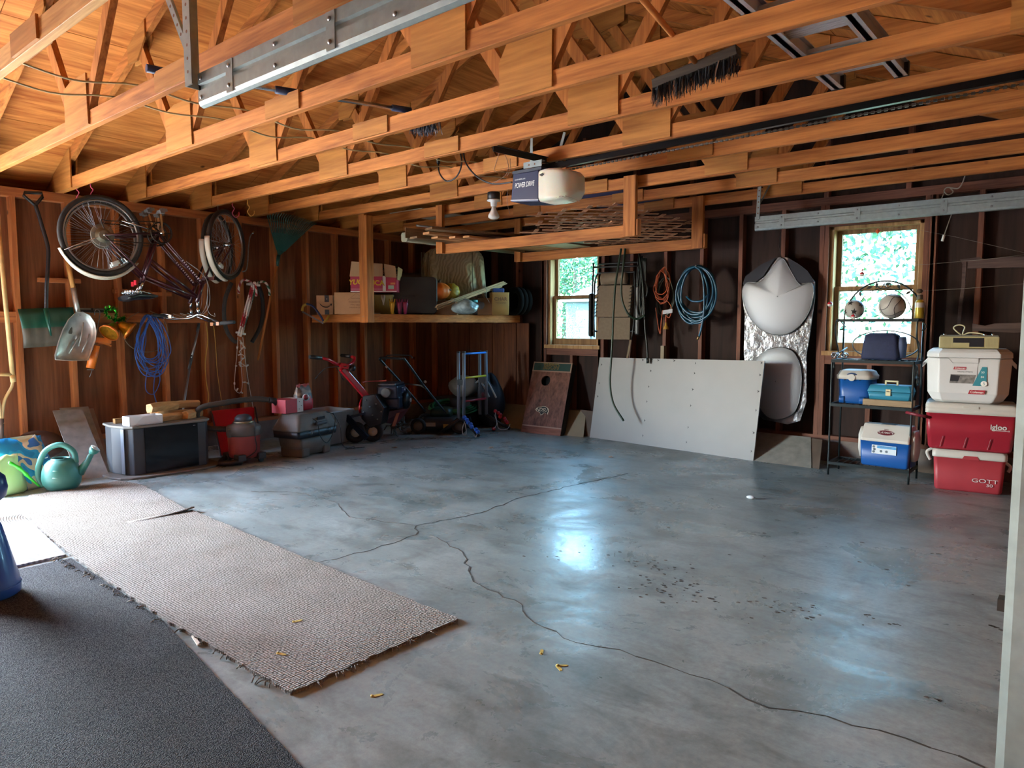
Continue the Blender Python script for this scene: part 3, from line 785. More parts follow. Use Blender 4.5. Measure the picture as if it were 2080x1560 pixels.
tag(MB().tube(smooth_path([(-7.030,2.870,1.370), (-7.030,2.761,1.296), (-7.030,2.721,1.159), (-7.030,2.794,1.038), (-7.030,2.935,0.992), (-7.030,3.075,1.036), (-7.030,3.132,1.178), (-7.030,3.086,1.321), (-7.030,2.974,1.381)], 6), .004, 6).build('brown_wire_loop', mat('brown_wire', '7b6248', .5), origin=(-7.030,2.950,1.367)), 'wide loop of thin brown wire behind the blue cable coil', 'wire loop')
# ================================================================ BICYCLES (hung upside down by their wheels)
TIRE = mat('bicycle_tire', '25211e', 0.8, 0, .3, 30); RIM = mat('bicycle_rim', '8d8a84', 0.3, .85)
MAR = mat('maroon_enamel', '3c0d1a', 0.3, .2, coat=.4); FEND = mat('cream_fender', 'b4ad9c', 0.4)
REFL = mat('white_reflector', 'c9cfcb', .3); SADD = mat('black_saddle_vinyl', '15161a', .35)
PINK = mat('pink_coated_hook', 'c0506a', .4); YEL = mat('yellow_coated_hook', 'cf9b42', .4)


def wheel(root, name, c, n, R, reflect_ang):
    c, n = V(c), V(n).normalized(); u = V((0, 0, 1)); w = n.cross(u).normalized(); u = w.cross(n)
    P = lambda a, r, d=0: c + (u * math.cos(a) + w * math.sin(a)) * r + n * d
    wh = MB().torus(c, n, R - .045, .010, 56, 8).build(name, RIM, root)
    t = MB().torus(c, n, R - .020, .020, 56, 10).build('tire', TIRE, wh)
    sp = MB()
    for k in range(36):
        a = 2 * PI * k / 36; s = 1 if k % 2 else -1; off = (.9 if (k // 2) % 2 else -.9)
        sp.tube([P(a + off, .022, s * .026), P(a, R - .05)], .0011, 4, cap=False)
    sp.build('spokes', STEEL, wh)
    h = MB().cyl(c - n * .04, c + n * .04, .014, n=12).cyl(c - n * .028, c - n * .024, .024, n=14).cyl(c + n * .024, c + n * .028, .024, n=14).cyl(c - n * .065, c + n * .065, .006, n=8)
    h.build('hub', CHROME, wh)
    rf = MB(); a0 = reflect_ang
    rf.loft([[P(a0 - .13 + .26 * i / 6, R - .075 - .03 * k, d) for k, d in ((0, .012), (1, .012), (1, -.008), (0, -.008))] for i in range(7)])
    rf.build('reflector', REFL, wh)
    for o in (t,) + tuple(x for x in wh.children): pass
    return wh


def fix(o, root):
    """sub-parts are modelled in world coordinates too"""
    for ch in o.children: ch.location = (0, 0, 0)


def bicycle(label):
    hubR = V((-6.550,2.403,2.002)); bb = V((-6.550,2.871,2.064)); seat = V((-6.550,2.722,1.630)); ht0 = V((-6.550,3.255,1.627)); ht1 = V((-6.550,3.207,1.498))
    hubF = V((-6.550,3.511,2.018)); crown = V((-6.550,3.319,1.685))
    b = thing('bicycle', hubR, label, 'bicycle', 'bicycles hung from the trusses')
    R = .335; nF = V((math.cos(math.radians(33)), math.sin(math.radians(33)), 0))
    for ww in (wheel(b, 'rear_wheel', hubR, (1, .0, 0), R, 3.55), wheel(b, 'front_wheel', hubF, nF, R, 2.6)): pass
    f = MB()
    f.tube([bb, ht0], .0155, 12).tube([bb, seat], .0145, 12).tube([seat.lerp(bb, .12), ht1], .0135, 12).tube([seat.lerp(bb, .46), ht1 + V((0, -.012, .02))], .0135, 12)
    f.tube([ht0.lerp(ht1, -.25), ht0.lerp(ht1, 1.3)], .018, 12)
    for s in (-.06, .06):
        o_ = V((s, 0, 0))
        f.tube([hubR + o_, bb + o_ * .5], .009, 8).tube([hubR + o_, seat.lerp(bb, .1) + o_ * .35], .0075, 8)
    f.cyl(bb - V((.036, 0, 0)), bb + V((.036, 0, 0)), .021, n=16)
    fo = f.build('frame', MAR, b)
    dn = (ht0 - bb).normalized()
    k = MB()
    for i in range(11):
        p = bb.lerp(ht0, .52 + i * .04) + V((.0158, 0, 0)); hgt = .010 if i % 3 else .014
        k.obox(p, V((.0006, 0, 0)), dn * .0055, V((0, -dn.z, dn.y)) * hgt * .7)
    k.bar(bb.lerp(ht0, .16) + V((.016, 0, .004)), bb.lerp(ht0, .5) + V((.016, 0, .004)), .001, .004, (0, 0, 1))
    k.build('frame_lettering', mat('white_decal', 'cfc8d8', .4), b)
    # fork and steering
    fk = MB(); side = nF * .055
    ax = (hubF - crown)
    for s in (-1, 1): fk.tube(smooth_path([crown + side * s * .7, crown.lerp(hubF, .5) + side * s, hubF + side * s], 5), .010, 8)
    fk.bar(crown - side * 1.1, crown + side * 1.1, .03, .03).tube([crown, ht0], .014, 10)
    fk.build('fork', MAR, b)
    # fenders
    def fender(c, n, a0, a1, r, w, name):
        c = V(c); n = V(n).normalized(); u = V((0, 0, 1)); ww = n.cross(u).normalized()
        rings = []
        for i in range(25):
            a = a0 + (a1 - a0) * i / 24; e = (u * math.cos(a) + ww * math.sin(a)); row = []
            for j in range(9):
                q = PI * j / 8; row.append(c + e * (r + .012 * math.sin(q)) + n * (w * math.cos(q)))
            for j in range(8, -1, -1):
                q = PI * j / 8; row.append(c + e * (r - .003 + .010 * math.sin(q)) + n * ((w - .002) * math.cos(q)))
            rings.append(row)
        MB().loft(rings).build(name, FEND, b)
    fender(hubR, (1, 0, 0), 1.95, 4.05, R + .012, .026, 'rear_fender')
    fender(hubF, nF, 2.25, 3.9 - 1.75 + 1.9, R + .012, .024, 'front_fender') if False else fender(hubF, nF, 1.45, 3.0, R + .012, .026, 'front_fender')
    st = MB()
    for s in (-.035, .035): st.tube([hubR + V((s, 0, 0)), hubR + V((s, -.30, -.145))], .003, 6)
    for s in (-1, 1):
        wv = nF.cross(V((0, 0, 1))).normalized(); e = V((0, 0, 1)) * math.cos(1.55) + wv * math.sin(1.55)
        st.tube([hubF + nF * .035 * s, hubF + e * .345 + nF * .02 * s], .003, 6)
    st.build('fender_stay', CHROME, b)
    # drivetrain
    g = MB(); gx = V((.05, 0, 0))
    g.torus(bb + gx, (1, 0, 0), .088, .005, 44, 6)
    for i in range(5):
        a = 2 * PI * i / 5; g.bar(bb + gx, bb + gx + V((0, math.cos(a), math.sin(a))) * .088, .014, .004, (1, 0, 0))
    for i in range(44):
        a = 2 * PI * i / 44; g.obox(bb + gx + V((0, math.cos(a), math.sin(a))) * .094, V((.002, 0, 0)), V((0, math.cos(a), math.sin(a))) * .004, V((0, -math.sin(a), math.cos(a))) * .003)
    g.torus(bb + gx + V((.012, 0, 0)), (1, 0, 0), .092, .004, 44, 6)
    g.build('chainring', mat('dark_steel', '3a3834', .4, .8), b)
    p1 = V((-6.470,2.860,2.236)); p2 = V((-6.660,2.832,2.260))
    MB().bar(bb + V((.075, 0, 0)), p1, .018, .012, (1, 0, 0)).bar(bb - V((.075, 0, 0)), p2, .018, .012, (1, 0, 0)).cyl(bb - V((.09, 0, 0)), bb + V((.09, 0, 0)), .012, n=12).build('crank', CHROME, b)
    for p in (p1, p2):
        MB().obox(p + V((.035, 0, .01)), V((.036, 0, 0)), V((0, .03, .01)), V((0, -.004, .012))).obox(p + V((.035, .0, .01)), V((.03, 0, 0)), V((0, .012, .0)), V((0, 0, .022))).build('pedal', mat('grey_pedal', '77797a', .4, .6), b)
    hx_ = hubR + V((.045, 0, 0))
    MB().lathe([(.062, 0), (.062, .004), (.05, .006), (.05, .012), (.038, .014), (.038, .022)], hx_ - V((.02, 0, 0)), 30, (1, 0, 0)).build('cassette', mat('dusty_steel', '76705f', .6, .5), b)
    MB().lathe([(.095, 0), (.09, .003), (.03, .006)], hx_ - V((.03, 0, 0)), 36, (1, 0, 0)).build('spoke_guard', mat('clouded_plastic', '6f675a', .5), b)
    MB().tube(smooth_path([hubR + V((.06, 0, .05)), hubR + V((.06, -.02, .12)), hubR + V((.06, .06, .12)), bb + V((.05, 0, .088)), bb + V((.05, .08, .02)), bb + V((.05, .02, -.088)), hubR + V((.06, .0, -.045))], 8), .004, 6).build('chain', mat('greasy_chain', '2c2822', .5, .6), b)
    # saddle (upside down), post
    sd = V((-6.550,2.690,1.543))
    MB().tube([seat, sd + V((0, .0, .01))], .012, 10).build('seat_post', CHROME, b)
    prof = [(-.13, .085, .030), (-.09, .09, .034), (-.03, .062, .032), (.04, .036, .026), (.11, .026, .02), (.15, .016, .012)]
    s = MB(); rings = []
    for y, w, h in prof:
        rings.append([sd + V((w * math.cos(a), y, -.035 - .016 * (y < -.05) + h * math.sin(a) * (1 if math.sin(a) < 0 else .5))) for a in [2 * PI * k / 16 for k in range(16)]])
    s.loft(rings); s.build('saddle', SADD, b)
    sp = MB()
    for i in range(5):
        for sx in (-.05, .0, .05): sp.torus(sd + V((sx, -.1 + i * .022, -.005)), (0, 1, .2), .013, .004, 14, 6)
    sp.tube([sd + V((-.03, -.12, -.01)), sd + V((-.02, .02, .0)), sd + V((0, .14, -.03))], .004, 6).tube([sd + V((.03, -.12, -.01)), sd + V((.02, .02, .0)), sd + V((0, .14, -.03))], .004, 6)
    sp.build('saddle_springs', CHROME, b)
    # handlebar
    sm = V((-6.550,3.198,1.360)); hb = MB()
    pts = [sm + nF * -.0 + v for v in ()]
    rdir = nF; fdir = V((-nF.y, nF.x, 0))
    path = []
    for sx, fy, z in ((-.33, -.07, .02), (-.26, -.06, .03), (-.18, .0, .06), (-.09, .03, .05), (0, .03, .0), (.09, .03, .05), (.18, .0, .10), (.26, -.05, .14), (.34, -.07, .13)):
        path.append(sm + rdir * sx + fdir * fy + V((0, 0, -z * .6 - .012)))
    hb.tube(smooth_path(path, 6), .0115, 10)
    hb.build('handlebar', CHROME, b)
    MB().tube([ht1, ht1.lerp(sm, .6)], .0125, 10).tube([ht1.lerp(sm, .6), sm + fdir * .02 + V((0, 0, -.012))], .014, 10).build('stem', CHROME, b)
    for e, d in ((0, 1), (-1, -2)):
        p, q = path[e], path[d if e == 0 else -2]
        MB().cyl(p + (p - q) * .9, q, .016, n=12).build('grip', RUBBER, b)
        lv = q + V((0, 0, .02)); MB().tube(smooth_path([q + (q - p) * .4, q + fdir * .05 + V((0, 0, .012)), p + fdir * .05 + V((0, 0, .02)), p + fdir * .035 + (p - q) * .4 + V((0, 0, .01))], 5), .006, 6).obox(q + (q - p) * .4, rdir * .014, fdir * .016, V((0, 0, .016))).build('brake_lever', CHROME, b)
    cb = MB()
    for j, (s0, hh) in enumerate(((-1, .14), (1, .10), (-.6, .2))):
        cb.tube(smooth_path([sm + rdir * s0 * .17 + fdir * .0, sm + rdir * s0 * .1 + fdir * .12 + V((0, 0, -.03)), sm + rdir * .02 * j + fdir * .14 + V((0, 0, hh * .4)), ht0 + V((.02, .03, .05)), bb.lerp(ht0, .6) + V((.02, 0, .03))], 8), .0026, 5)
    cb.build('cable', mat('cable_housing', '8f8b86', .4), b)
    br = MB()
    for s in (-1, 1): br.tube(smooth_path([crown + side * s * .2 + V((0, 0, -.0)), crown + side * s * 1.0 + V((0, 0, .02)), crown + side * s * .8 + V((0, 0, .07))], 5), .006, 6)
    sc_ = seat.lerp(hubR, .42)
    for s in (-1, 1): br.tube(smooth_path([sc_ + V((0, 0, .01)), sc_ + V((.035 * s, .0, .0)), sc_ + V((.03 * s, -.03, .035))], 5), .006, 6)
    br.build('brake_caliper', CHROME, b)
    MB().tube([bb + V((.05, -.05, .01)), bb + V((.06, -.33, .07))], .006, 8).build('kickstand', CHROME, b)
    MB().obox(seat + V((.0, -.065, -.012)), V((.02, 0, 0)), V((0, .006, 0)), V((0, 0, .02))).build('rear_reflector', mat('red_reflector', 'a81c2c', .3), b)
    return b


bike = bicycle('maroon bicycle hung upside down on the left wall, nearest the room, with white frame lettering')
bike2 = copy_tree(bike); bike2.location = V(bike.location) + V((-.17, .056, -.004))
bike2.rotation_euler = (0, 0, math.radians(5.5))
bike2['label'] = 'second bicycle hung upside down behind the front one, its front wheel nearer the wall'


def hook(p, m, label, drop=.10):
    """screw-in utility hook: p is where it enters the chord"""
    x, y, z = p
    o = MB().tube(smooth_path([(x, y, z + .02), (x, y, z - .03), (x + .01, y + .012, z - .055), (x, y - .005, z - drop), (x, y + .03, z - drop - .035), (x, y + .062, z - drop - .01), (x, y + .064, z - drop + .02)], 6), .0042, 8).build('bicycle_hook', m, origin=p)
    return tag(o, label, 'hook', 'screw-in bicycle hooks')


hook((-6.550,2.335,2.423), PINK, 'pink hook holding the top of the nearer rear wheel'); hook((-6.740,2.295,2.416), PINK, 'pink hook over the rear wheel of the farther bicycle')
hook((-6.520,3.564,2.417), PINK, 'pink hook holding the nearer bicycle front wheel'); hook((-6.700,3.514,2.393), mat('grey_coated_hook', '8a7060', .4), 'dull hook holding the farther bicycle front wheel')
hook((-6.380,3.643,2.426), YEL, 'empty yellow hook in the truss beside the front wheels')

# ---- leaf rake
rk = thing('leaf_rake', (-6.950,4.288,1.992), 'green fan leaf rake with wooden handle hung head up beside the bicycle wheels', 'rake')
MB().cyl((-6.950,4.312,1.994), (-6.980,4.049,0.872), .013, n=10).build('handle', wood('rake_handle', '8a4a22', 'b87840', 'Z', knots=False), rk)
RKG = mat('green_rake_plastic', '1c4d40', .45)
hd = MB(); base = V((-6.950,4.312,1.983)); n = 22
tips = []
for i in range(n):
    t = i / (n - 1)
    pa, pb = V((-6.900,4.126,2.424)), V((-6.900,4.704,2.373)); top = pa.lerp(pb, t) + V((0, 0, .02 * math.sin(PI * t)))
    bow = .03 * math.sin(PI * t)
    mid = base.lerp(top, .55) + V((.02 + bow, 0, 0))
    hd.tube([base + (mid - base) * .3, mid, base.lerp(top, .93) + V((.04 + bow, 0, 0)), top + V((.09 + bow, 0, 0))], [.005, .006, .005, .003], 5)
    tips.append(mid)
hd.tube(tips, .006, 5)
hd.tube([p + V((0, .0, .12)) for p in tips], .004, 5)
for i in range(n - 1): hd.add([base, tips[i], tips[i + 1]], [(0, 1, 2)], False)
hd.cyl(base + V((0, 0, .02)), base + V((0, -.02, -.10)), .02, .016, 10)
hd.build('rake_head', RKG, rk)

# ---- candy cane stakes with light string
cc = thing('candy_cane_lights', (-6.950,3.902,1.044), 'bundle of striped candy cane stakes with white light string on a stud', 'christmas decoration')
CR = mat('candy_red', '8c1420', .35); CG = mat('candy_green', '0d5a38', .35); CW = mat('candy_white', 'cfcac4', .35)
def cane(p, top, d, m2):
    path = smooth_path([p, V(p).lerp(V(top), .5), top, V(top) + V(d) * .35 + V((0, 0, .05)), V(top) + V(d) * .8 + V((0, 0, .045)), V(top) + V(d) * 1.1 + V((0, 0, -.03)), V(top) + V(d) * 1.1 + V((0, 0, -.09))], 9)
    mb = MB()
    n = 12; tot = 0; rings = []; ang = []
    for i in range(len(path)):
        t = (path[min(i + 1, len(path) - 1)] - path[max(i - 1, 0)]).normalized(); u = t.cross(V((1, 0, 0))).normalized(); w = t.cross(u)
        rings.append([path[i] + (u * math.cos(2 * PI * k / n) + w * math.sin(2 * PI * k / n)) * .012 for k in range(n)])
    for i in range(len(rings) - 1):
        for k in range(n):
            mb.cur = 1 if ((k + i * 1.3) % n) < 5 else 0
            mb.add([rings[i][k], rings[i][(k + 1) % n], rings[i + 1][(k + 1) % n], rings[i + 1][k]], [(0, 1, 2, 3)], True)
    mb.build('candy_cane', [CW, m2], cc)
cane((-6.930,3.806,1.138), (-6.930,3.972,1.662), (0, -.13, 0), CR); cane((-6.930,3.844,1.148), (-6.930,4.022,1.653), (0, .14, 0), CG); cane((-6.910,3.816,1.128), (-6.910,3.982,1.636), (.08, -.02, 0), CR)
MB().bar((-6.930,3.928,1.675), (-6.930,4.057,1.665), .05, .02).bar((-6.930,3.791,1.174), (-6.930,3.878,1.153), .05, .018).build('clip', mat('clear_clip', 'b9bcbc', .3), cc)
ls = MB(); WST = mat('white_light_string', 'b9b4ac', .5)
for pts in ([(-6.930,3.800,1.123), (-6.930,3.783,0.945), (-6.930,3.753,0.716), (-6.930,3.749,0.588), (-6.930,3.808,0.543), (-6.930,3.833,0.634), (-6.930,3.829,0.841), (-6.930,3.832,1.097)],
            [(-6.930,3.855,1.122), (-6.930,3.871,0.942), (-6.930,3.896,0.708), (-6.930,3.924,0.524), (-6.930,3.947,0.375)],
            [(-6.920,3.810,1.097), (-6.900,3.840,1.021), (-6.920,3.806,0.970), (-6.900,3.853,0.918), (-6.920,3.813,0.867), (-6.910,3.850,0.830), (-6.920,3.817,0.816)]):
    sp_ = smooth_path(pts, 10); ls.tube(sp_, .0035, 5)
    for i in range(6, len(sp_), 9):
        d = V((random.uniform(-1, 1), random.uniform(-1, 1), random.uniform(-1, 1))).normalized(); ls.tube([sp_[i], sp_[i] + d * .035], .008, 6)
ls.build('light_string', WST, cc)

# ---- other things hung on the left wall
FOAM = mat('grey_foam_tube', '3b3734', .8, 0, .2, 20)
tag(MB().tube(smooth_path([(-7.000,3.787,1.682), (-6.990,3.712,1.527), (-6.980,3.685,1.351), (-6.980,3.706,1.199), (-6.980,3.767,1.097), (-6.980,3.809,1.071)], 6), .021, 12).build('foam_tube', FOAM, origin=(-6.980,3.700,1.351)), 'curved grey foam tube hanging left of the candy canes', 'tube')
tag(MB().tube(smooth_path([(-7.000,4.076,1.710), (-6.990,4.123,1.565), (-6.980,4.123,1.382), (-6.980,4.083,1.224), (-6.980,3.987,1.068)], 6), .021, 12).build('foam_tube', mat('black_foam_tube', '1c1a1a', .8), origin=(-6.980,4.117,1.382)), 'curved black foam tube hanging right of the candy canes', 'tube')
pb = thing('pry_bar', (-6.970,3.940,1.866), 'thin steel bar with bent ends hanging beside the front wheels', 'pry bar')
MB().tube(smooth_path([(-6.970,4.030,2.221), (-6.970,3.995,2.171), (-6.970,3.975,2.073), (-6.970,3.959,1.918), (-6.970,3.939,1.825), (-6.970,3.894,1.802)], 6), .0065, 8).build('bar', STEEL, pb)
MB().cyl((-6.970,4.042,2.232), (-6.970,4.019,2.204), .011, n=10).build('tip', CHROME, pb)
pol = thing('telescopic_pole', (-6.800,3.167,0.503), 'grey telescopic pole leaning on the wall behind the tv stand', 'pole')
MB().cyl((-6.720,3.050,0.152), (-6.920,3.286,0.864), .011, n=10).build('lower_tube', mat('grey_aluminium_tube', '8a8d90', .35, .7), pol)
MB().cyl((-6.910,3.269,0.817), (-6.940,3.318,0.949), .014, n=10).build('grip', DGREY, pol)
MB().cyl((-6.930,3.307,0.921), (-7.000,3.421,1.211), .011, n=10).build('upper_tube', mat('grey_aluminium_tube', '8a8d90', .35, .7), pol)
MB().cyl((-7.000,3.410,1.181), (-7.010,3.433,1.265), .014, n=10).build('end_cap', DGREY, pol)
YC = mat('yellow_cord', 'b98d2e', .5)
tag(MB().tube(smooth_path([(-7.000,3.500,1.275), (-7.000,3.514,1.101), (-7.000,3.480,0.878), (-7.000,3.483,0.678), (-7.000,3.503,0.526), (-6.980,3.468,0.394)], 6), .005, 6).build('yellow_rope', YC, origin=(-7.000,3.492,1.052)), 'thicker yellow cord hanging down the stud beside the grey pole', 'cord')
tag(MB().tube(smooth_path([(-7.020,3.591,1.250), (-7.020,3.605,1.049), (-7.020,3.612,0.796), (-7.020,3.635,0.565), (-7.020,3.661,0.394)], 6), .0035, 6).build('yellow_rope', YC, origin=(-7.020,3.605,1.049)), 'thinner yellow cord hanging behind the red panel', 'cord')
# ================================================================ FLOOR ALONG THE LEFT WALL
# ---- printed plastic sack
bagp = thing('plastic_sack', (-6.30, 1.62, 0), 'slumped blue and green printed plastic sack behind the watering can', 'sack')
SKB = bpy.data.materials.new('printed_sack'); SKB.use_nodes = True
nt = SKB.node_tree; b = nt.nodes['Principled BSDF']; b.inputs['Roughness'].default_value = .35
tc = nt.nodes.new('ShaderNodeTexCoord'); nz = nt.nodes.new('ShaderNodeTexNoise'); nz.inputs['Scale'].default_value = 3.6; nz.inputs['Detail'].default_value = 1.0; nz.inputs['Distortion'].default_value = 1.2
rp = nt.nodes.new('ShaderNodeValToRGB'); rp.color_ramp.interpolation = 'CONSTANT'
for i, (p, c) in enumerate(((0, '1b86c4'), (.40, '2b9fd6'), (.47, 'c9c3a8'), (.56, '2f74b8'), (.66, 'd8d4c4'))):
    e = rp.color_ramp.elements[i] if i < 2 else rp.color_ramp.elements.new(p)
    e.position = p; e.color = (*hx(c), 1)
nt.links.new(tc.outputs['Object'], nz.inputs['Vector']); nt.links.new(nz.outputs['Fac'], rp.inputs['Fac']); nt.links.new(rp.outputs['Color'], b.inputs['Base Color'])
ux = V((-.25, .97, 0)).normalized(); uy = V((-.97, -.25, 0)).normalized()
def sack(c, w, d, h, m, name, parent, seedn, lean=0.0, top=.25):
    r = random.Random(seedn); rings = []
    for z, fw, fd in ((0, .82, .8), (.06, 1, 1), (.3, 1.02, 1.0), (.55, .96, .8), (.75, .9, .5), (.92, .88, .22), (1.0, .9, .06)):
        rings.append([V(c) + ux * (w * fw * (abs(math.cos(t)) ** .6) * (1 if math.cos(t) > 0 else -1) + r.uniform(-.008, .008)) + uy * (d * fd * (abs(math.sin(t)) ** .7) * (1 if math.sin(t) > 0 else -1) + lean * z * h) + V((0, 0, h * z + (r.uniform(-.02, .02) if z > .5 else 0))) for t in [2 * PI * k / 22 for k in range(22)]])
    return MB().loft(rings).build(name, m, parent)
sack((-6.33, 1.70, 0), .22, .12, .37, SKB, 'sack_body', bagp, 4, .35)
GRN = mat('lime_plastic', '9fd882', .35); 
sack((-6.20, 1.545, 0), .12, .07, .27, mat('pale_green_panel', 'b7dfa6', .35, 0, .1, 4), 'front_fold', bagp, 6, .2)
gs = MB(); 
gs.tube(smooth_path([V((-6.12, 1.54, .25)), V((-6.10, 1.60, .2)), V((-6.10, 1.66, .12)), V((-6.09, 1.72, .04))], 6), [.004, .012, .014, .012, .010, .012, .016, .012, .010, .012, .016, .012, .010, .010, .009, .008, .007, .006, .004][:19], 8)
gs.build('green_stripe', mat('bright_green_print', '2fb52c', .35), bagp)
text('C', 'lettering', mat('white_print', 'e8e8e0', .5), bagp, (-6.215, 1.80, .25), (-.25, .97, 0), (-.1, 0, 1), .05)
# ---- watering can
wc = thing('watering_can', (-6.06, 1.86, 0), 'round teal plastic watering can on the floor at the left', 'watering can')
TEAL = mat('teal_plastic', '3c7a72', .4, 0, .06, 6)
c = V((-6.06, 1.86, 0)); R_ = .13
MB().lathe([(.078, 0), (.104, .012), (.127, .05), (.134, .10), (.128, .15), (.109, .20), (.084, .228), (.066, .236), (.066, .244), (.058, .244), (.054, .236)], c, 36, (0, 0, 1), cap=False).lathe([(.0, .0), (.085, 0)], c, 36, cap=False).build('body', TEAL, wc)
MB().lathe([(.001, .20), (.062, .20)], c, 30, cap=False).build('dark_mouth', mat('can_interior', '0b1413', .7), wc)
rt = V((.55, .83, 0)).normalized(); tw = V((.83, -.55, 0))
MB().tube(smooth_path([c + rt * .10 + V((0, 0, .20)), c + rt * .085 + V((0, 0, .29)), c + rt * -.0 + V((0, 0, .345)), c + rt * -.10 + V((0, 0, .30)), c + rt * -.15 + V((0, 0, .18)), c + rt * -.15 + V((0, 0, .09)), c + rt * -.12 + V((0, 0, .03))], 8), .021, 12).build('handle', TEAL, wc)
MB().tube([c + rt * .12 + V((0, 0, .12)), c + rt * .18 + V((0, 0, .21)), c + rt * .215 + V((0, 0, .275))], [.034, .022, .018], 12).tube([c + rt * .205 + V((0, 0, .265)), c + rt * .222 + V((0, 0, .285)), c + rt * .236 + V((0, 0, .305))], [.018, .034, .038], 16).build('spout', TEAL, wc)
MB().lathe([(.036, 0), (.036, .004), (.001, .005)], c + rt * .236 + V((0, 0, .305)), 20, (rt * .66 + V((0, 0, .75)))).build('rose', mat('pale_rose', 'b9c4bd', .5), wc)
m_ = MB()
for z in (.115, .165): m_.tube([c + V((math.cos(a), math.sin(a), 0)) * (.1345 if z < .13 else .1245) + V((0, 0, z)) for a in (-.75, -.62, -.5)], .0025, 5)
m_.build('level_mark', mat('pale_teal', '7fb0a6', .5), wc)
# ---- leaning panels
CB = mat('grey_cement_board', '77746a', .85, 0, .25, 14, .1); CB2 = mat('brown_hardboard', '6b5545', .8, 0, .2, 10)
def leaner(name, bl, br, tr, tl, th, m, label, cat='panel', group=None):
    bl, br, tr, tl = V(bl), V(br), V(tr), V(tl); tr = tl + (br - bl); n = (br - bl).cross(tl - bl).normalized()
    o = MB().hexa([bl, br, tr, tl], n * (-th)).build(name, m, origin=(bl + br) / 2)
    return tag(o, label, cat, group)
leaner('cement_sheet', (-6.328,2.062,0.000), (-6.277,2.276,0.000), (-7.000,2.417,0.489), (-7.000,2.106,0.509), .012, CB, 'front grey panel of the three leaning behind the watering can', 'panel', 'panels leaning on the bike wall')
leaner('cement_sheet', (-6.406,2.117,0.000), (-6.363,2.331,0.000), (-7.030,2.482,0.508), (-7.030,2.169,0.522), .010, CB, 'middle grey panel of the three leaning behind the watering can', 'panel', 'panels leaning on the bike wall')
leaner('cement_sheet', (-6.486,2.227,0.000), (-6.461,2.379,0.000), (-7.060,2.520,0.484), (-7.060,2.290,0.496), .006, CB2, 'thin brown panel rearmost of the three leaning behind the watering can', 'panel', 'panels leaning on the bike wall')
tag(MB().lathe([(.16, 0), (.175, .02), (.17, .04), (.0, .06)], (-6.82, 1.95, .235), 30, (.5, 0, .86)).build('bucket_cover', mat('dusty_brown_lid', '5a4438', .8), origin=(-6.82, 1.95, .235)), 'dusty round lid leaning on the wall behind the watering can', 'lid')

# ---- tv stand, local frame: x along the front, y to the back
tv = thing('tv_stand', (-6.06, 2.36, 0), 'grey tv stand with black glass door and rounded base on the floor', 'tv stand', rz=PI / 2)
TVG = mat('grey_laminate', '36383b', .5, 0, .08, 4); TVS = mat('silver_laminate', '75777c', .35, .5)
def poly(z0, z1, pts, mb=None):
    mb = mb or MB(); return mb.hexa([(x, y, z0) for x, y in pts], (0, 0, z1 - z0))
poly(0, .018, [(-.13, .24), (-.125, .08), (-.09, -.02), (-.02, -.075), (.08, -.10), (.58, -.10), (.68, -.075), (.75, -.02), (.78, .08), (.78, .24), (.76, .42), (-.10, .42)]).build('base', mat('dusty_base', '6a655d', .7), tv, bevel=.006)
poly(.018, .405, [(-.03, .42), (-.05, .24), (-.015, .06), (.03, 0), (.633, 0), (.68, .06), (.71, .24), (.68, .42)]).build('body', TVG, tv, bevel=.008)
poly(.405, .425, [(-.045, .43), (-.068, .24), (-.03, .05), (.02, -.015), (.643, -.015), (.695, .05), (.728, .24), (.695, .43)]).build('top', mat('dusty_top', '6f6a61', .7), tv, bevel=.006)
poly(.03, .40, [(-.026, .095), (-.017, .056), (-.027, .05), (-.035, .092)]).build('silver_corner', TVS, tv)
MB().box((.115, -.008, .03), (.56, .0, .40)).build('glass_door', mat('black_glass', '06070c', .08, 0, spec=.4), tv)
MB().box((.52, -.0085, .38), (.54, -.0075, .384)).build('badge', TVS, tv)
def TVP(x, y, z):
    return V((-6.06 - y, 2.36 + x, z))
# white box and timber strip on the stand
wbx = thing('white_carton', (-6.075, 2.37, .425), 'small open white cardboard box on the tv stand', 'box', rz=math.radians(92))
mb = MB(); w_, d_, h_, t_ = .27, .13, .075, .003
mb.box((0, 0, 0), (w_, d_, t_)).box((0, 0, 0), (w_, t_, h_)).box((0, d_ - t_, 0), (w_, d_, h_)).box((0, 0, 0), (t_, d_, h_)).box((w_ - t_, 0, 0), (w_, d_, h_))
mb.build('carton', mat('white_card', 'd9d6d2', .7), wbx)
MB().hexa([(.04, -.001, .004), (.11, -.001, .07), (.20, -.001, .07), (.26, -.001, .004)], (0, -.001, 0)).build('folded_flap', mat('white_card_flap', 'cbc8c6', .7), wbx)
tag(MB().bar(TVP(.0, .30, .446), TVP(.30, .30, .446), .05, .04).build('timber_block', wood('old_timber', '5c4224', '8f6c3c', 'Y'), origin=TVP(.2, .27, .425)), 'old timber strip lying behind the white carton on the tv stand', 'timber')
FW = wood('split_firewood', '8a643c', 'c69c66', 'Y', knots=False); 
